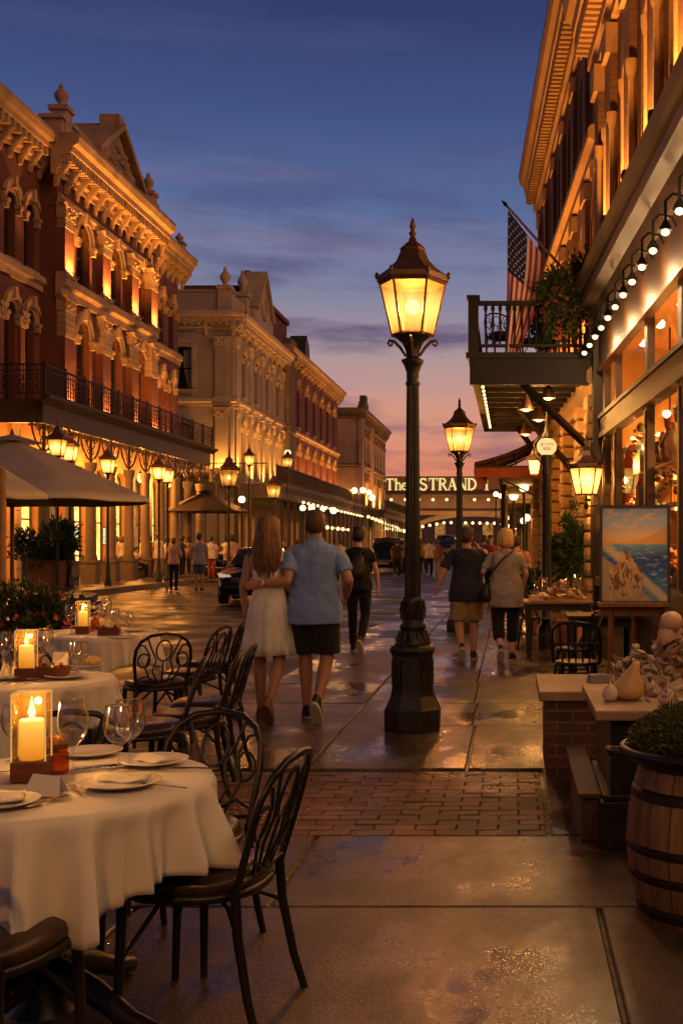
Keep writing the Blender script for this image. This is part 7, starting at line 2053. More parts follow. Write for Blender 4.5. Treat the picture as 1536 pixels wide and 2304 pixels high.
for i in range(NS):
    for j in range(NT_):
        canton = i < 14 and j < 18
        k = 2 if canton else (0 if ((i // 2) % 2 == 0) else 1)
        b.f.append((i * (NT_ + 1) + j, (i + 1) * (NT_ + 1) + j, (i + 1) * (NT_ + 1) + j + 1, i * (NT_ + 1) + j + 1)); b.mi.append(k); b.sm.append(True)
cloth = b.build('cloth', [fr_, fw_, fb_], fl)
b = MB()
for r_ in range(9):
    for c_ in range(6 if r_ % 2 == 0 else 5):
        s = (r_ + .7) / 9 * (14 / NS) * .97; u = (c_ + (.5 if r_ % 2 == 0 else 1.)) / 6 * (18 / NT_)
        p = fpos(s, u); ds = (fpos(s + .01, u) - p).normalized(); du = (fpos(s, u + .01) - p).normalized(); n_ = ds.cross(du).normalized()
        for off in (.004, -.004):
            pts = [p + n_ * off + (ds * math.cos(2 * PI * k / 10) + du * math.sin(2 * PI * k / 10)) * (.021 if k % 2 == 0 else .009) for k in range(10)]; b.poly(pts)
b.build('star_pattern', fw_, cloth)
copy_thing(c0, (-.12, 16.4, 4.135), R(200), 'ornate iron chair on the balcony behind the flag')
copy_thing(c0, (.28, 16.9, 4.135), R(160), 'ornate iron chair on the balcony behind the flower baskets')
# ================================================================ parasols
canvas = mat('beige_canvas', (.74, .68, .60), .85, var=.12, vs=2, bmp=.15, bs=120, grime=.15)
wood_pole = mat('parasol_wood', (.16, .07, .035), .45, var=.3, vs=6)
def parasol(label, x, y, z_edge, z_top, r, n=8, rot=0., pole_m=wood_pole, can=canvas, base_z=0., sag=.015, pole_r=.028):
    t = thing('parasol', label, 'parasol', (x, y, base_z))
    ze, zt = z_edge - base_z, z_top - base_z
    b = MB(); rows = []
    m = 12
    for i in range(m + 1):
        q = i / m; ring = []
        for j in range(n * 8):
            a = rot + 2 * PI * j / (n * 8); u = (j % 8) / 8; k = math.cos(PI / n) / math.cos((u - .5) * 2 * PI / n)
            ring.append((r * q * k * math.cos(a) + 1e-4 * math.cos(a), r * q * k * math.sin(a) + 1e-4 * math.sin(a), zt - (zt - ze) * (q ** 1.08) - sag * math.sin(PI * u) ** 2 * q ** 2 * 1.0 + .0))
        rows.append(ring)
    rows.append([(px_, py_, pz_ - .05) for px_, py_, pz_ in rows[-1]])
    b.rings(rows, cap=False, smooth=True); c = b.build('canopy', can, t); so = c.modifiers.new('t', 'SOLIDIFY'); so.thickness = .004
    b = MB(); b.rings([[(r * .22 * q * math.cos(rot + 2 * PI * j / 24), r * .22 * q * math.sin(rot + 2 * PI * j / 24), zt + .07 - .12 * q) for j in range(24)] for q in (.02, .5, 1.)], cap=False); b.build('vent_cap', can, t)
    for k in range(n):
        a = rot + 2 * PI * k / n
        b = MB(); b.tube([(.03 * math.cos(a), .03 * math.sin(a), zt - .03), (r * .5 * math.cos(a), r * .5 * math.sin(a), zt - (zt - ze) * .5 - .035), (r * .985 * math.cos(a), r * .985 * math.sin(a), ze - .02)], .012, 5)
        b.tube([(.03 * math.cos(a), .03 * math.sin(a), ze - .12), (r * .5 * math.cos(a), r * .5 * math.sin(a), zt - (zt - ze) * .5 - .05)], .010, 5); b.build('rib', wood_pole, t)
    b = MB(); b.lathe([(pole_r, 0), (pole_r, zt + .03), (.03, zt + .06), (.012, zt + .14)], n=10); b.build('pole', pole_m, t)
    b = MB(); b.lathe([(.3, 0), (.3, .06), (.08, .09), (.05, .3)], n=16); b.build('base', iron, t)
    return t
parasol('large beige parasol over the restaurant seats, whole edge in view', gx(28, 16), 16, 2.16, 3.02, 1.95, 8, R(3))
parasol('second beige parasol in front, mostly outside the picture', gx(-95, 12.3), 12.3, 2.05, 2.62, 1.0, 8, R(0))
b = MB(); b.lathe([(.05, 0), (.05, .5), (.055, .52), (.05, .56), (.045, 2.3)], n=12); t = b.build('wooden_post', mat('pale_post_wood', (.34, .19, .09), .5, var=.3, vs=4, stretch=(3, 3, .4)), None, (gx(4, 11.6), 11.6, 0)); tag(t, 'pale wooden post with a brass collar at the picture edge', 'post')
dkc = mat('dark_canvas', (.055, .035, .03), .85, var=.2, vs=2)
parasol('dark brown parasol in front of the lit corner restaurant', gx(462, 50), 50, 3.0, 3.9, 1.9, 8, R(10), iron, dkc, .15)
# ================================================================ cars
paint_b = mat('black_car_paint', (.010, .011, .016), .22, var=.2, vs=2, spec=.6, coat=.7)
car_glass = thin_glass('car_glass', (.2, .22, .25), .9, body=.6, bodycol=(.10, .10, .11), fk=1.8)  # grey body colour stands in for the windscreen's reflection
tyre_m = mat('tyre_rubber', (.012, .012, .012), .8); rim_c = mat('alloy_rim', (.25, .25, .26), .3, metal=.9)
def car(name, label, x, y, rz, L=4.2, Wd=1.75, H=1.42, suv=False, paint_=None, tail=False, head=0.):
    t = thing(name, label, 'car', (x, y, 0), rz); paint_ = paint_ or paint_b
    # front faces -y; body as lofted sections along y
    hw = Wd / 2
    if not suv: secs = [(-L / 2, .42, .60, .80), (-L / 2 + .10, .30, .72, .92), (-L / 2 + .5, .22, .83, .98), (-L / 2 + 1.15, .2, .93, 1.), (-.1, .2, .96, 1.), (L / 2 - .8, .2, .98, 1.), (L / 2 - .15, .28, .96, .96), (L / 2, .45, .85, .86)]
    else: secs = [(-L / 2, .45, .75, .88), (-L / 2 + .15, .32, .95, .97), (-L / 2 + 1.1, .25, 1.05, 1.), (0, .25, 1.08, 1.), (L / 2 - .2, .27, 1.10, 1.), (L / 2, .4, 1.05, .93)]
    b = MB(); rings = []
    for yy, lo, hi, wf in secs:
        w = hw * wf; rings.append([(-w * .94, yy, lo), (-w, yy, lo + .12), (-w, yy, (lo + hi) / 2), (-w * .97, yy, hi - .06), (-w * .86, yy, hi), (0, yy, hi + .03), (w * .86, yy, hi), (w * .97, yy, hi - .06), (w, yy, (lo + hi) / 2), (w, yy, lo + .12), (w * .94, yy, lo)])
    b.rings(rings); b.build('body', paint_, t, bevel=.02)
    if not suv: cab = [(-L / 2 + 1.15, .93, .82, .93), (-L / 2 + 1.95, H - .02, .66, H), (.55, H, .66, H + .02), (L / 2 - .45, 1.02, .78, 1.02)]
    else: cab = [(-L / 2 + 1.1, 1.05, .86, 1.05), (-L / 2 + 1.75, H - .02, .74, H), (L / 2 - .5, H, .74, H + .02), (L / 2 - .12, 1.1, .82, 1.1)]
    b = MB(); rings = []
    for yy, z, wf, zc in cab:
        w = hw * wf; rings.append([(-hw * .9, yy, .9), (-w, yy, max(.92, z - .06)), (-w * .9, yy, max(.94, z)), (0, yy, max(.96, zc + .02)), (w * .9, yy, max(.94, z)), (w, yy, max(.92, z - .06)), (hw * .9, yy, .9)])
    b.rings(rings); b.build('cabin', paint_, t, bevel=.02)
    def pane(nm, p):
        q = MB(); q.poly(p); q.build(nm, car_glass, t)
    (y0, z0, w0, _), (y1, z1, w1, _), (y2, z2, w2, _), (y3, z3, w3, _) = cab
    e = .012
    pane('windscreen', [(-hw * .76, y0 + .03 - e, .99), (hw * .76, y0 + .03 - e, .99), (hw * w1 * .86, y1 - .05 - e, z1 - .02), (-hw * w1 * .86, y1 - .05 - e, z1 - .02)])
    pane('rear_window', [(-hw * .72, y3 - .03 + e * 2, z3 + .02), (hw * .72, y3 - .03 + e * 2, z3 + .02), (hw * w2 * .85, y2 + .04 + e * 2, z2 - .06), (-hw * w2 * .85, y2 + .04 + e * 2, z2 - .06)])
    for s in (-1, 1): pane('side_window', [(s * (hw * .90 + e), y0 + .35, .99), (s * (hw * .90 + e), y3 - .3, 1.03), (s * (hw * w2 + e), y2, z2 - .1), (s * (hw * w1 + e), y1 + .05, z1 - .1)])
    hl = emit('headlight_glint', (1., .7, .45), .5) if not head else emit('headlight_on', (.85, .95, 1.), head)  # unlit headlights emit faintly to stand in for a glint
    for s in (-1, 1):
        b = MB(); yb = -L / 2 + .17
        b.prism([(s * hw * .52, .66), (s * hw * .86, .70), (s * hw * .95, .79), (s * hw * .6, .75)], yb - .09, yb + .12); b.build('headlight', hl, t)
        b = MB(); b.bx(s * hw * .6, s * hw * .9, L / 2 - .04, L / 2 + .02, .72 if not suv else .85, .86 if not suv else 1.02); b.build('tail_light', emit('tail_lamp', (1., .06, .02), 1.4 if tail else .35), t)
        b = MB(); b.ball((s * (hw + .11), -L / 2 + 1.5, 1.0), (.11, .06, .075), 10, 7); b.tube([(s * hw * .92, -L / 2 + 1.5, .95), (s * (hw + .06), -L / 2 + 1.5, .98)], .025, 6); b.build('wing_mirror', paint_, t)
        for yy in (-L / 2 + .8, L / 2 - .8):
            b = MB(); r = .33 if not suv else .38
            prof = [(r * .62, -.10), (r * .95, -.11), (r, -.07), (r, .07), (r * .95, .11), (r * .62, .10)]
            b.lathe(prof, n=24); b.xf(Matrix.Translation((s * (hw - .12), yy, r)) @ Matrix.Rotation(R(90), 4, 'Y')); w_ = b.build('wheel', tyre_m, t)
            b = MB(); b.lathe([(r * .64, -.06), (r * .60, .06)], n=20)
            for k in range(5): b.cbox((r * .32 * math.cos(2 * PI * k / 5), r * .32 * math.sin(2 * PI * k / 5), s * .085), (r * .6, .05, .03), (0, 0, 2 * PI * k / 5))
            b.xf(Matrix.Translation((s * (hw - .12), yy, r)) @ Matrix.Rotation(R(90), 4, 'Y')); b.build('rim', rim_c, w_)
    b = MB(); b.bx(-.3, .3, -L / 2 - .04, -L / 2 + .05, .46, .58)
    for k in range(4): b.bx(-hw * .55, hw * .55, -L / 2 - .015, -L / 2 + .1, .60 + k * .025, .612 + k * .025)
    b.build('grille', mat('grille_chrome', (.3, .28, .26), .35, metal=.8), t)
    b = MB(); b.bx(-.26, .26, L / 2 + .005, L / 2 + .03, .6, .72); b.build('number_plate', mat('plate_white', (.6, .58, .55), .5), t)
    return t
car('parked_car', 'black car facing the camera just past the long haired woman', gx(585, 29.3), 29.3, R(7))
car('suv', 'dark blue suv seen from behind in the road past the backpack woman', gx(862, 58), 60.2, 0, 4.6, 1.85, 1.85, True, mat('dark_blue_paint', (.012, .016, .03), .25, coat=.7), True)
car('parked_car', 'distant car with bright white headlights under the bridge', gx(1002, 112), 112, 0, head=40.); bpy.data.objects[[o.name for o in bpy.data.objects if o.get('label', '').startswith('distant car with')][0]].scale = (1.5, 1.5, 1.7)
# ================================================================ things on the far pavement
def terrace_chair(label, x, y, z, rz, seat_m):
    t = thing('terrace_chair', label, 'chair', (x, y, z), rz, 'chairs on the far pavement')
    b = MB(); b.bx(-.24, .24, -.24, .24, .43, .47); b.build('seat', seat_m, t, bevel=.01)
    b = MB()
    for i in range(5): b.cbox((0, -.27 - .016 * i * 1.2, .56 + i * .085), (.46, .02, .06), (R(14), 0, 0))
    b.tube([(-.24, -.24, .43), (-.24, -.30, .7), (-.24, -.36, .98)], .016, 6); b.tube([(.24, -.24, .43), (.24, -.30, .7), (.24, -.36, .98)], .016, 6); b.build('backrest', iron, t)
    for sx in (-1, 1):
        for sy in (-1, 1): b = MB(); b.tube([(sx * .22, sy * .2, .43), (sx * .25, sy * .3, 0)], .015, 6); b.build('leg', iron, t)
        b = MB(); b.tube([(sx * .25, -.27, .66), (sx * .26, .22, .66), (sx * .24, .24, .44)], .014, 6); b.build('armrest', iron, t)
    return t
ws = mat('white_seat', (.7, .62, .52), .6)
tc = terrace_chair('metal terrace chair with a white seat by the column pedestal', gx(238, 42), 42, .15, R(-75), ws)
copy_thing(tc, (gx(212, 41.3), 41.3, .15), R(-110), 'metal terrace chair facing the other way, by the brick pot')
for i, (x, y, z, hd) in enumerate(SEAT):
    copy_thing(tc, (x, y, z), R(hd), ['terrace chair under the diner in the white vest', 'terrace chair under the diner in the white blouse', 'terrace chair under the diner in the cream shirt', 'terrace chair under the diner in the dark top', 'terrace chair under the diner in the pale dress', 'terrace chair under the diner bending forward'][i])
tt = None
for i, (px, d, lab) in enumerate([(292, 44.2, 'round terrace table between the two people by the columns'), (487, 45.6, 'round terrace table among the diners by the lantern post'), (515, 46, 'round terrace table beyond the black car'), (585, 44.4, 'round terrace table hidden behind the strolling couple')]):
    if tt is None:
        tt = thing('terrace_table', lab, 'table', (gx(px, d), d, .15), 0, 'terrace tables on the far pavement')
        b = MB(); b.lathe([(.36, .71), (.37, .74), (.35, .75)], n=20); b.build('table_top', ws, tt)
        b = MB(); b.lathe([(.24, 0), (.2, .03), (.03, .08), (.03, .71)], n=12); b.build('pedestal', iron, tt)
    else: copy_thing(tt, (gx(px, d), d, .15), 0, lab)
x, y = P_(50, 1312, .15)
t = thing('litter_bin', 'blue square litter bin beside the potted shrub', 'bin', (x, y, .15))
b = MB(); b.prism([(-.36, 0), (.36, 0), (.40, 1.12), (-.40, 1.12)], -.36, .36); b.build('bin_body', mat('blue_plastic', (.025, .05, .14), .45, var=.2), t, bevel=.02)
b = MB(); b.bx(-.43, .43, -.39, .39, 1.12, 1.24); b.bx(-.2, .2, -.42, -.39, .9, 1.06); b.build('lid', mat('dark_blue_plastic', (.018, .03, .08), .45), t, bevel=.02)
# small lit menu boards by the arcade doors
mb_ = None
for px, py, d, lab in [(162, 1207, 41.5, 'small glowing menu board between the columns, by the first door'), (245, 1206, 44.5, 'small glowing menu board between the columns, by the second door')]:
    t = thing('menu_board', lab, 'sign', (gx(px, d), d, .15)); zz = gz(py, d) - .15
    b = MB(); b.bx(-.22, .22, -.02, .04, zz - .32, zz + .32); b.build('lit_face', emit('menu_glow', (.95, .85, .42), 1.3, noise=.6, ns=14), t)
    b = MB(); b.bx(-.26, .26, .041, .09, zz - .36, zz + .36); b.tube([(0, .06, 0), (0, .06, zz - .3)], .03, 6); b.lathe([(.2, 0), (.18, .03)], (0, .06, 0), 12); b.build('stand', iron, t)
# ================================================================ right-hand side: brick pier, cabinet, barrel, shells
cap_m = mat('stone_slab', (.36, .24, .17), .6, var=.25, vs=5, bmp=.3, bs=45, grime=.45)
t = thing('brick_pier', 'low red brick pier with a stone cap at the edge of the pavement', 'wall', (.55, 7.6, 0))
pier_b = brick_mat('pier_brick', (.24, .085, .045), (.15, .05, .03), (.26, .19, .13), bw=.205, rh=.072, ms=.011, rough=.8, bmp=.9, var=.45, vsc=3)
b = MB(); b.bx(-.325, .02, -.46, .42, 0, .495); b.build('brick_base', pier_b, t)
b = MB(); b.bx(.021, .6, -.44, .42, 0, .495); b.build('rear_brick', brick_mat('shaded_brick', (.09, .05, .035), (.06, .035, .028), (.11, .08, .06), bw=.205, rh=.072, ms=.011, bmp=.9), t)  # darker copy of the pier brick, shade put into its colour
b = MB(); b.bx(-.375, .65, -.50, .46, .497, .56); b.build('stone_cap', cap_m, t, bevel=.008)
t = thing('display_cabinet', 'black display cabinet with a stone top carrying shells and gourds', 'cabinet', (.92, 5.93, 0))
blk = mat('black_cabinet_paint', (.016, .013, .011), .45, var=.3, vs=6, bmp=.1)
b = MB(); b.bx(-.48, .6, -.46, .46, .0, .23); b.bx(-.465, .6, -.445, .46, .23, .26); b.build('plinth', blk, t, bevel=.006)
b = MB(); b.bx(-.43, .6, -.42, .46, .261, .638); b.build('cabinet_body', blk, t)
b = MB(); b.bx(-.512, .65, -.52, .52, .64, .69); b.build('stone_top', cap_m, t, bevel=.008)
t = thing('wooden_step', 'brown wooden ledge running along the side of the black cabinet', 'step', (.385, 6.42, 0))
b = MB(); b.bx(-.03, .06, -.80, .55, 0, .22); b.bx(-.05, .07, -.83, .57, .221, .245); b.build('board', mat('worn_brown_board', (.085, .045, .028), .55, var=.3, vs=3, stretch=(4, .5, 4), bmp=.2), t, bevel=.004)
# barrel planter with clipped shrub
bx_, by_ = .79, 4.52
t = thing('barrel_planter', 'old wooden barrel with iron hoops and a dark rim bowl', 'planter', (bx_, by_, 0))
def oak():
    m, nt, out = newmat('barrel_oak'); p = nt.n('ShaderNodeBsdfPrincipled'); co = nt.coord()
    oi = nt.n('ShaderNodeNewGeometry').outputs['Random Per Island']
    n = nt.noise(nt.map(co, (9, 9, .8)), 2.2, 6, .62); n2 = nt.noise(co, 2.6, 5, .6)
    c = nt.mix(nt.ramp(n, [(.32, 0.), (.68, 1.)]), (.12, .06, .022), (.36, .20, .075))
    c = nt.mix(.6, c, nt.ramp(oi, [(0, .5), (1, 1.2)]), 'MULTIPLY'); c = nt.mix(nt.math('MULTIPLY', nt.ramp(n2, [(.45, 0.), (.7, 1.)]), .6), c, (.05, .025, .014))
    nt.l(c, p.inputs['Base Color']); p.inputs['Roughness'].default_value = .6; nt.l(bump(nt, n, .35, .008), p.inputs['Normal']); nt.l(p.outputs[0], out.inputs[0]); return m
oakm = oak()
def br(z): return .245 + .075 * math.sin(PI * min(1, max(0, (z + .06) / .74)))
b = MB(); ns = 20
for k in range(ns):
    a0, a1 = 2 * PI * k / ns + .010, 2 * PI * (k + 1) / ns - .010
    zs = [.0 + .62 * i / 10 for i in range(11)]
    rings = []
    for z in zs:
        r = br(z); rings.append([(r * math.cos(a0), r * math.sin(a0), z), ((r + .003) * math.cos((a0 + a1) / 2), (r + .003) * math.sin((a0 + a1) / 2), z), (r * math.cos(a1), r * math.sin(a1), z), ((r - .03) * math.cos(a1), (r - .03) * math.sin(a1), z), ((r - .03) * math.cos(a0), (r - .03) * math.sin(a0), z)])
    b.rings(rings, smooth=False)
b.build('stave', oakm, t)
hoop_m = mat('rusty_hoop', (.035, .022, .017), .55, metal=.6, var=.5, vs=14, bmp=.3, bs=60)
for z, h in ((.05, .05), (.19, .036), (.30, .036), (.51, .045)):
    b = MB(); b.lathe([(br(z - h / 2) + .004, z - h / 2), (br(z) + .007, z), (br(z + h / 2) + .004, z + h / 2), (br(z) - .01, z)], n=48, cap=False); b.build('hoop', hoop_m, t)
b = MB(); b.lathe([(.26, .60), (.325, .635), (.345, .655), (.35, .68), (.335, .69), (.31, .675), (.05, .66)], n=44); b.build('rim_bowl', mat('blue_black_bowl', (.022, .024, .032), .4, metal=.4, var=.4, vs=10), t)
b = MB()
for s in (-1, 1): b.tube([(s * .33, -.03, .655), (s * .395, -.03, .66), (s * .395, .05, .66), (s * .33, .05, .655)], .014, 6)
b.build('handle', hoop_m, t)
t = thing('clipped_shrub', 'low dome of clipped moss green shrub growing in the barrel', 'plant', (bx_, by_, .66))
b = MB(); b.lathe([(.30, 0), (.295, .05), (.25, .11), (.16, .155), (.05, .17), (.002, .172)], n=26); b.build('core', mat('shrub_core', (.015, .022, .008), .9), t)
b = MB()
for i in range(9000):
    a = random.uniform(0, 2 * PI); q = math.acos(random.uniform(.0, 1)); 
    v = Vector((math.sin(q) * math.cos(a), math.sin(q) * math.sin(a), math.cos(q)))
    lump = 1 + .05 * math.sin(7 * a + 3 * q) * math.sin(5 * q + 2 * a) + random.gauss(0, .022)
    p = Vector((v.x * .30 * lump, v.y * .30 * lump, v.z * .178 * lump + .005))
    leaf(b, p, v + Vector((random.uniform(-.9, .9), random.uniform(-.9, .9), random.uniform(-.3, .9))), random.uniform(.014, .026), .0045)
b.build('foliage', LEAF3, t)
# shells, stones and gourds on the cabinet
CZ = .69
def shell_mat():
    m, nt, out = newmat('pale_shell'); p = nt.n('ShaderNodeBsdfPrincipled'); co = nt.coord()
    w = nt.n('ShaderNodeTexWave'); w.inputs['Scale'].default_value = 34; w.inputs['Distortion'].default_value = 5; w.inputs['Detail'].default_value = 3; nt.l(co, w.inputs['Vector'])
    n = nt.noise(co, 22, 4); oi = nt.n('ShaderNodeObjectInfo').outputs['Random']
    c = nt.mix(nt.ramp(w.outputs['Fac'], [(.3, 0.), (.75, .8)]), (.66, .55, .43), (.40, .22, .12)); c = nt.mix(nt.math('MULTIPLY', n, .6), c, (.75, .70, .62)); c = nt.mix(.7, c, nt.ramp(oi, [(0., (.55, .5, .48)), (.5, (1., .95, .9)), (1., (.9, .68, .5))]), 'MULTIPLY')
    nt.l(c, p.inputs['Base Color']); p.inputs['Roughness'].default_value = .38; nt.l(bump(nt, nt.math('ADD', w.outputs['Fac'], n), .55, .004), p.inputs['Normal']); nt.l(p.outputs[0], out.inputs[0]); return m
shell_m = shell_mat()
shell_g = mat('grey_shell', (.42, .37, .33), .6, var=.3, vs=12, bmp=.35, bs=50)
rockm = mat('tan_rock', (.40, .26, .14), .8, var=.35, vs=8, bmp=.5, bs=30)
gourd_m = mat('yellow_gourd', (.58, .38, .16), .42, var=.2, vs=8, bmp=.15, bs=20)
def onz(px, py, z): d = (CAMH - z) * 2500 / (py - 1225); return gx(px, d), d
x, y = onz(1412, 1575, CZ)
t = MB(); t.lathe([(.001, 0), (.05, .004), (.083, .03), (.086, .055), (.075, .085), (.056, .115), (.040, .145), (.026, .175), (.017, .195), (.001, .203)], n=26)
for i, v in enumerate(t.v): t.v[i] = (v[0] + .045 * max(0, (v[2] - .06) / .14) ** 1.4, v[1], v[2])
o = t.build('gourd', gourd_m, None, (x, y, CZ)); tag(o, 'yellow pear shaped gourd leaning on the stone cabinet top', 'gourd')
x, y = onz(1372, 1578, CZ); b = MB(); b.lathe([(.001, 0), (.03, .004), (.042, .03), (.036, .06), (.02, .082), (.004, .095), (.006, .115)], n=18); o = b.build('gourd', mat('white_gourd', (.66, .56, .46), .4), None, (x, y, CZ)); tag(o, 'small white egg shaped gourd beside the yellow gourd', 'gourd')
def shard(seed, s, thick=.35):
    r_ = random.Random(seed); bm = bmesh.new()
    for i in range(14): v = Vector((r_.gauss(0, 1), r_.gauss(0, 1), r_.gauss(0, 1))).normalized(); bm.verts.new((v.x * s, v.y * s * .75, v.z * s * thick))
    bmesh.ops.convex_hull(bm, input=bm.verts); bmesh.ops.delete(bm, geom=[v for v in bm.verts if not v.link_faces], context='VERTS')
    me = bpy.data.meshes.new('shell'); bm.to_mesh(me); bm.free(); return me
def spiral(s):
    b = MB(); pts = []; rs = []
    for i in range(34):
        a = i * .55; q = i / 33; r = .5 * s * (1 - q) ** 1.2; pts.append((r * math.cos(a), r * math.sin(a), s * (1.5 * q))); rs.append(.42 * s * (1 - q) ** 1.1 + .01 * s)
    b.tube(pts, rs, 8); return b.mesh('shell', shell_m)
def scallop(s):
    b = MB(); rows = []
    for i in range(7):
        q = i / 6; rows.append([(s * q * math.sin(a) * (1 + .04 * math.cos(a * 22)), s * (.25 - q * math.cos(a)), s * .5 * math.sin(q * PI * .75) * (1 - .3 * abs(a)) * (1 + .08 * math.cos(a * 22))) for a in (-1.1 + 2.2 * j / 24 for j in range(25))])
    b.rings(rows, closed=False, cap=False); b.rings([[(x_, y_, z_ - .012 * s) for x_, y_, z_ in r] for r in rows], closed=False, cap=False); return b.mesh('shell', shell_m)
SM = [shard(i, .045, .3) for i in range(6)] + [shard(20 + i, .035, .6) for i in range(3)]
for i, m_ in enumerate(SM): m_.materials.append((shell_m, shell_g, rockm)[i % 3])
SP = [spiral(.05), spiral(.035)]; SCL = [scallop(.05), scallop(.04)]
def place_shell(me, p, s, label, group, rot=None):
    o = bpy.data.objects.new('shell', me); COL.objects.link(o); o.location = p; o.scale = (s,) * 3
    o.rotation_euler = rot or (random.uniform(-.9, .9), random.uniform(-.9, .9), random.uniform(0, 6.28)); return tag(o, label, 'shell', group)
# heap behind the gourd: stones below, shells fanned over the top
hx_, hy_ = gx(1436, 6.08), 6.12
for i in range(12):
    a = 2 * PI * i / 9; r = .10 if i < 9 else .04
    place_shell(SM[6 + i % 3], (hx_ + r * math.cos(a) * 1.15, hy_ + r * .8 * math.sin(a), CZ + .05 + (.0 if i < 9 else .06)), 1.9, 'brown stone at the foot of the shell heap behind the gourd', 'stones in the shell heap')
for i in range(90):
    a = random.uniform(0, 6.28); q = random.uniform(.05, 1.5)
    k_ = random.uniform(.55, 1.); v = Vector((math.sin(q) * math.cos(a) * .155 * k_, math.sin(q) * math.sin(a) * .11 * k_, .04 + math.cos(q) * .21 * k_))
    o = place_shell(SM[random.choice((0, 1, 3, 4, 0, 1, 7))], (hx_ + v.x, hy_ + v.y, CZ + v.z), random.uniform(.65, 1.05), 'pale angular shell piece on the heap behind the gourd', 'pale shells in the heap behind the gourd', (q * .8 * math.sin(a) + random.uniform(-.3, .3), q * .8 * math.cos(a), a + random.uniform(-.5, .5)))
# taller heap by the shop wall with the round skull-like shell on top
hx2, hy2 = gx(1512, 6.25), 6.22
for i in range(85):
    a = random.uniform(0, 6.28); z = .33 * random.random() ** 1.1; r = (.155 - .24 * z) * random.uniform(.1, 1.0)
    place_shell(random.choice(SM + SP + SCL), (hx2 + r * math.cos(a), hy2 + r * .7 * math.sin(a), CZ + .04 + z), random.uniform(.8, 1.4), 'mottled shell in the tall heap by the shop wall', 'shells in the tall heap')
b = MB(); b.ball((0, 0, 0), (.062, .062, .058), 22, 16); b.tube([(-.03, -.02, -.05), (-.035, -.03, -.085), (-.02, -.03, -.11)], [.045, .05, .04], 10); o = b.build('shell', shell_m, None, (gx(1508, 6.2), 6.18, gz(1398, 6.2))); tag(o, 'large smooth round shell crowning the tall heap', 'shell')
for px, py, me, s, lab in [(1467, 1560, SP[0], 1.1, 'grey spiral shell lying on the cabinet top by the heap'), (1500, 1575, SP[1], 1.6, 'mottled spiral shell close to the cabinet front edge'), (1520, 1560, SCL[0], 1.2, 'ribbed scallop propped up by the mottled spiral shell'), (1455, 1588, SCL[1], 1., 'thin scallop flake lying in front of the gourd'), (1535, 1600, SP[0], 1.1, 'white shell at the cabinet corner above the shrub'), (1523, 1600, SCL[0], 1., 'white scallop at the cabinet corner above the shrub'), (1482, 1592, SM[2], .8, 'orange chip on the cabinet front edge')]:
    x, y = onz(px, py, CZ + .02); place_shell(me, (x, y, CZ + .03), s, lab, None)
x, y = onz(1345, 1535, .56); b = MB(); b.bx(-.07, .07, -.045, .045, 0, .03); b.bx(-.066, .06, -.04, .04, .031, .055); o = b.build('stacked_book', mat('grey_book', (.3, .26, .27), .7), None, (x, y, .56), R(12), bevel=.003); tag(o, 'two grey books lying on the brick pier cap', 'book')
# ---------------- dark furniture behind
def spindle_chair(label, x, y, facing, s=1.):
    t = thing('spindle_chair', label, 'chair', (x, y, 0), facing - PI / 2, 'black spindle back chairs')
    b = MB(); b.lathe([(.16, .43), (.205, .435), (.21, .455), (.19, .465), (.02, .46)], n=24); b.build('seat', chair_m, t)
    for sx in (-1, 1):
        for sy in (-1, 1): b = MB(); b.tube([(sx * .14, sy * .14, .43), (sx * .19, sy * .2, 0)], [.018, .014], 8); b.build('leg', chair_m, t)
    b = MB(); b.tube([(-.13, -.17, .2), (.13, -.17, .2)], .009, 6); b.tube([(-.165, -.16, .22), (-.165, .16, .22)], .009, 6); b.tube([(.165, -.16, .22), (.165, .16, .22)], .009, 6); b.build('stretcher', chair_m, t)
    hoop = [(-.205, -.08, .46), (-.215, -.17, .62), (-.20, -.22, .76), (-.13, -.25, .81), (0, -.26, .825), (.13, -.25, .81), (.20, -.22, .76), (.215, -.17, .62), (.205, -.08, .46)]
    b = MB(); b.tube(hoop, .015, 8); b.tube([(-.21, -.16, .62), (-.1, -.225, .63), (0, -.24, .632), (.1, -.225, .63), (.21, -.16, .62)], .012, 6); b.build('back_frame', chair_m, t)
    for k in (-.13, -.065, 0, .065, .13): b = MB(); b.tube([(k * .9, -.18 + abs(k) * .3, .46), (k, -.24 + abs(k) * .2, .64), (k * 1.05, -.255 + abs(k) * .12, .81)], .008, 6); b.build('spindle', chair_m, t)
    return t
sc1 = spindle_chair('black spindle chair standing just behind the brick pier', gx(1298, 9.9), 9.9, R(82))
copy_thing(sc1, (gx(1293, 11.2), 11.2, 0), R(100), 'black spindle chair close behind the other, at the black table')
copy_thing(sc1, (gx(1205, 15.9), 15.9, 0), R(-60), 'black spindle chair by the shell table next to the blond woman')
def plain_table(label, x0, x1, y0, y1, h, top_m, name='side_table'):
    t = thing(name, label, 'table', ((x0 + x1) / 2, (y0 + y1) / 2, 0)); a, c = (x1 - x0) / 2, (y1 - y0) / 2
    b = MB(); b.bx(-a, a, -c, c, h - .035, h); b.build('table_top', top_m, t, bevel=.004)
    b = MB(); b.bx(-a + .05, a - .05, -c + .05, c - .05, h - .12, h - .036); b.build('apron', blk, t)
    for sx in (-1, 1):
        for sy in (-1, 1): b = MB(); b.bx(sx * (a - .04), sx * (a - .10), sy * (c - .04), sy * (c - .10), 0, h - .036); b.build('leg', blk, t)
    return t
plain_table('plain black table behind the spindle chairs', .58, 1.32, 11.5, 12.2, .76, blk)
brown_top = mat('brown_table_wood', (.22, .11, .05), .45, var=.3, vs=3, stretch=(.5, 6, 1))
plain_table('dark table loaded with shells beside the blond woman', .16, 1.08, 14.55, 15.4, .75, brown_top)
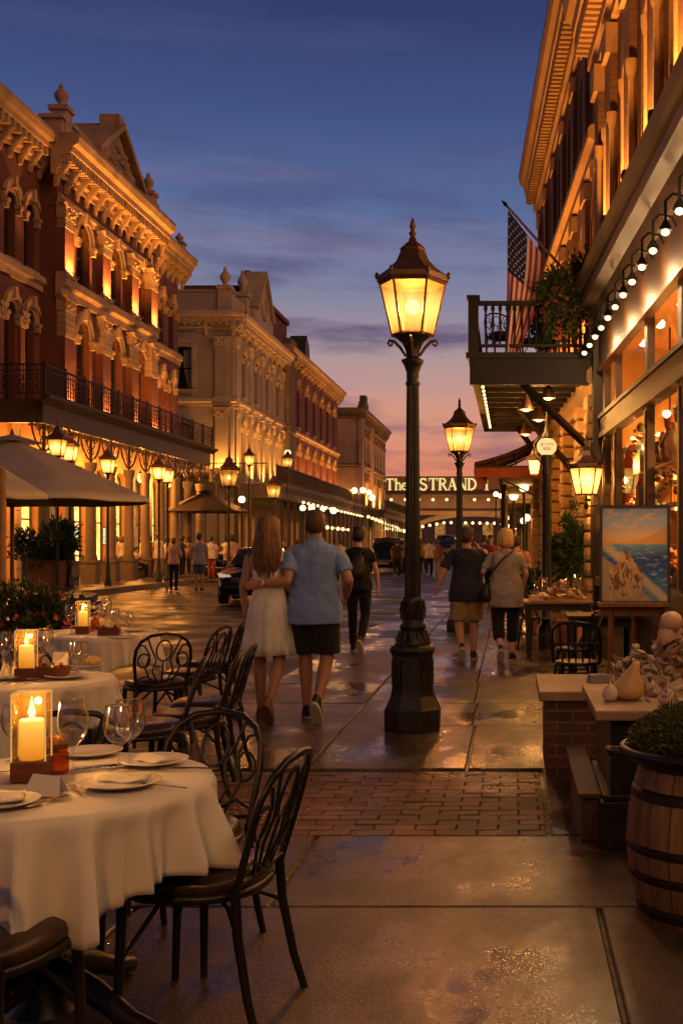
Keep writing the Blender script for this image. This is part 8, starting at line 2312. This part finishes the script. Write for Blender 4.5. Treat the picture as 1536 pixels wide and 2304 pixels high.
for i in range(46):
    x = random.uniform(.36, .98); y = random.uniform(14.65, 15.2); q = 1 - abs(x - .66) / .36
    place_shell(random.choice(SM + SP + SCL), (x, y, .78 + random.uniform(0, .20) * max(.15, q)), random.uniform(1., 1.8), 'pale shell in the mound on the table beside the blond woman', 'shells heaped on the dark table')
for i, (x, h) in enumerate(((.34, .26), (.45, .30), (.74, .28), (.86, .34), (.93, .30))):
    b = MB(); b.lathe([(.001, 0), (.035, .002), (.038, h), (.034, h), (.032, .01)], (0, 0, 0), 14, cap=False); o = b.build('glass_jar', wine_glass_m, None, (x, 15.0 + .02 * i, .752)); tag(o, 'clear glass cylinder among the shells on the dark table', 'jar', 'glass cylinders on the dark table')
b = MB(); b.bx(-.09, .09, -.05, .05, 0, .08); o = b.build('gift_box', shell_m, None, (.32, 14.68, .752), R(10), bevel=.006); tag(o, 'little pale box at the front corner of the shell table', 'box')
# ---------------- easel with the seascape
ex, ey = 1.005, 9.0
t = thing('easel', 'wooden easel stand holding the seascape in front of the shop window', 'easel', (ex, ey, 0))
ew = mat('easel_wood', (.30, .12, .045), .5, var=.3, vs=4, stretch=(5, 5, .6))
for pts in ([(-.22, -.06, 0), (-.2, -.02, 1.04)], [(.22, -.06, 0), (.2, -.02, 1.04)], [(0, .34, 0), (0, .05, 1.2)]):
    b = MB(); b.tube(pts, .024, 4, smooth=False); b.build('leg', ew, t)
b = MB(); b.bx(-.31, .25, -.14, .06, 1.0, 1.035); b.bx(-.29, .23, -.02, .02, .92, .999); b.build('ledge', ew, t, bevel=.004)
t = thing('painting', 'seascape painting of rolling surf under a golden sky in a dark frame', 'painting', (ex - .01, ey - .02, 1.04), R(-6))
def painted():
    m, nt, out = newmat('painted_seascape'); p = nt.n('ShaderNodeBsdfPrincipled'); co = nt.coord()
    s = nt.n('ShaderNodeSeparateXYZ'); nt.l(co, s.inputs[0])
    u = nt.math('MULTIPLY_ADD', s.outputs[0], 1 / .53, .5); v = nt.math('MULTIPLY', s.outputs[2], 1 / .77)
    cb = nt.n('ShaderNodeCombineXYZ'); nt.l(u, cb.inputs[0]); nt.l(v, cb.inputs[1]); uv = cb.outputs[0]
    n1 = nt.noise(nt.map(uv, (3, 9, 1)), 1.6, 5, .6); n2 = nt.noise(nt.map(uv, (5, 16, 1), rot=(0, 0, R(-28))), 1.5, 6, .65); n3 = nt.noise(uv, 22, 4)
    sky_ = nt.ramp(v, [(.60, lin((244, 190, 96))), (.70, lin((240, 206, 160))), (.80, lin((190, 205, 222))), (1., lin((150, 186, 222)))])
    cloudm = nt.math('MULTIPLY', nt.ramp(n1, [(.50, 0.), (.62, 1.)]), nt.ramp(v, [(.7, 0.), (.8, 1.), (.95, .9), (1., .3)])); sky_ = nt.mix(cloudm, sky_, lin((246, 208, 176)))
    hillv = nt.math('SUBTRACT', v, nt.math('MULTIPLY_ADD', nt.math('POWER', u, 3.), .2, .61)); hillm = nt.math('LESS_THAN', hillv, 0.); sky_ = nt.mix(nt.math('MULTIPLY', hillm, .8), sky_, lin((232, 168, 70)))
    sea = nt.ramp(nt.math('ADD', v, nt.math('MULTIPLY_ADD', n1, .12, -.06)), [(.12, lin((60, 130, 170))), (.32, lin((26, 90, 168))), (.45, lin((16, 70, 150))), (.60, lin((104, 168, 206)))])
    sea = nt.mix(nt.math('MULTIPLY', nt.ramp(n2, [(.52, 0.), (.66, 1.)]), .7), sea, lin((186, 212, 226)))
    wave = nt.math('SUBTRACT', nt.math('MULTIPLY_ADD', u, -.62, .62), v); band = nt.math('ABSOLUTE', nt.math('ADD', wave, nt.math('MULTIPLY_ADD', n2, .10, -.05)))
    sea = nt.mix(nt.ramp(band, [(.03, .9), (.085, 0.)]), sea, lin((222, 202, 164)))
    sand = nt.math('ADD', wave, nt.math('MULTIPLY_ADD', n1, .16, -.20)); sea = nt.mix(nt.ramp(sand, [(.0, 0.), (.05, .9)]), sea, nt.mix(n3, lin((214, 176, 122)), lin((150, 150, 140))))
    c = nt.mix(nt.math('GREATER_THAN', v, .60), sea, sky_); c = nt.mix(.25, c, nt.ramp(n3, [(.3, .6), (.7, 1.)]), 'MULTIPLY')
    nt.l(c, p.inputs['Base Color']); p.inputs['Roughness'].default_value = .5
    nt.l(c, p.inputs['Emission Color']); p.inputs['Emission Strength'].default_value = .0
    nt.l(bump(nt, n3, .25, .004), p.inputs['Normal']); nt.l(p.outputs[0], out.inputs[0]); return m
tilt = Matrix.Rotation(R(-9), 4, 'X')
b = MB(); b.poly([(-.265, 0, .0), (.265, 0, .0), (.265, 0, .77), (-.265, 0, .77)]); b.xf(tilt); cv = b.build('canvas', painted(), t)
dr = [mat('ochre_dab', (.55, .27, .07), .6, var=.3, vs=30), mat('umber_dab', (.22, .09, .025), .6), mat('light_dab', (.66, .44, .2), .6)]
for j, m_ in enumerate(dr):
    b = MB()
    for i in range(46):
        u = random.uniform(-.20, .06); hmax = .40 - abs(u + .07) * 1.2; z = random.uniform(.04, max(.06, hmax)); a = random.uniform(-.5, .5); L = random.uniform(.016, .045); w = random.uniform(.006, .015); y_ = -.0015 - .0006 * j - .00001 * i
        b.poly([(u + (x_ * w) * math.cos(a) - (z_ * L) * math.sin(a), y_, z + (x_ * w) * math.sin(a) + (z_ * L) * math.cos(a)) for x_, z_ in ((-1, -1), (1, -1), (.6, 1), (-.6, 1))])
    b.xf(tilt); b.build('brush_marking', m_, cv)
b = MB()
for x0, x1, z0, z1 in ((-.285, -.262, -.02, .79), (.262, .285, -.02, .79), (-.261, .261, .768, .79), (-.261, .261, -.02, .002)): b.bx(x0, x1, -.012, .02, z0, z1)
b.bx(-.26, .26, .004, .015, .003, .767)
b.xf(tilt); b.build('frame', dark_wood, t)
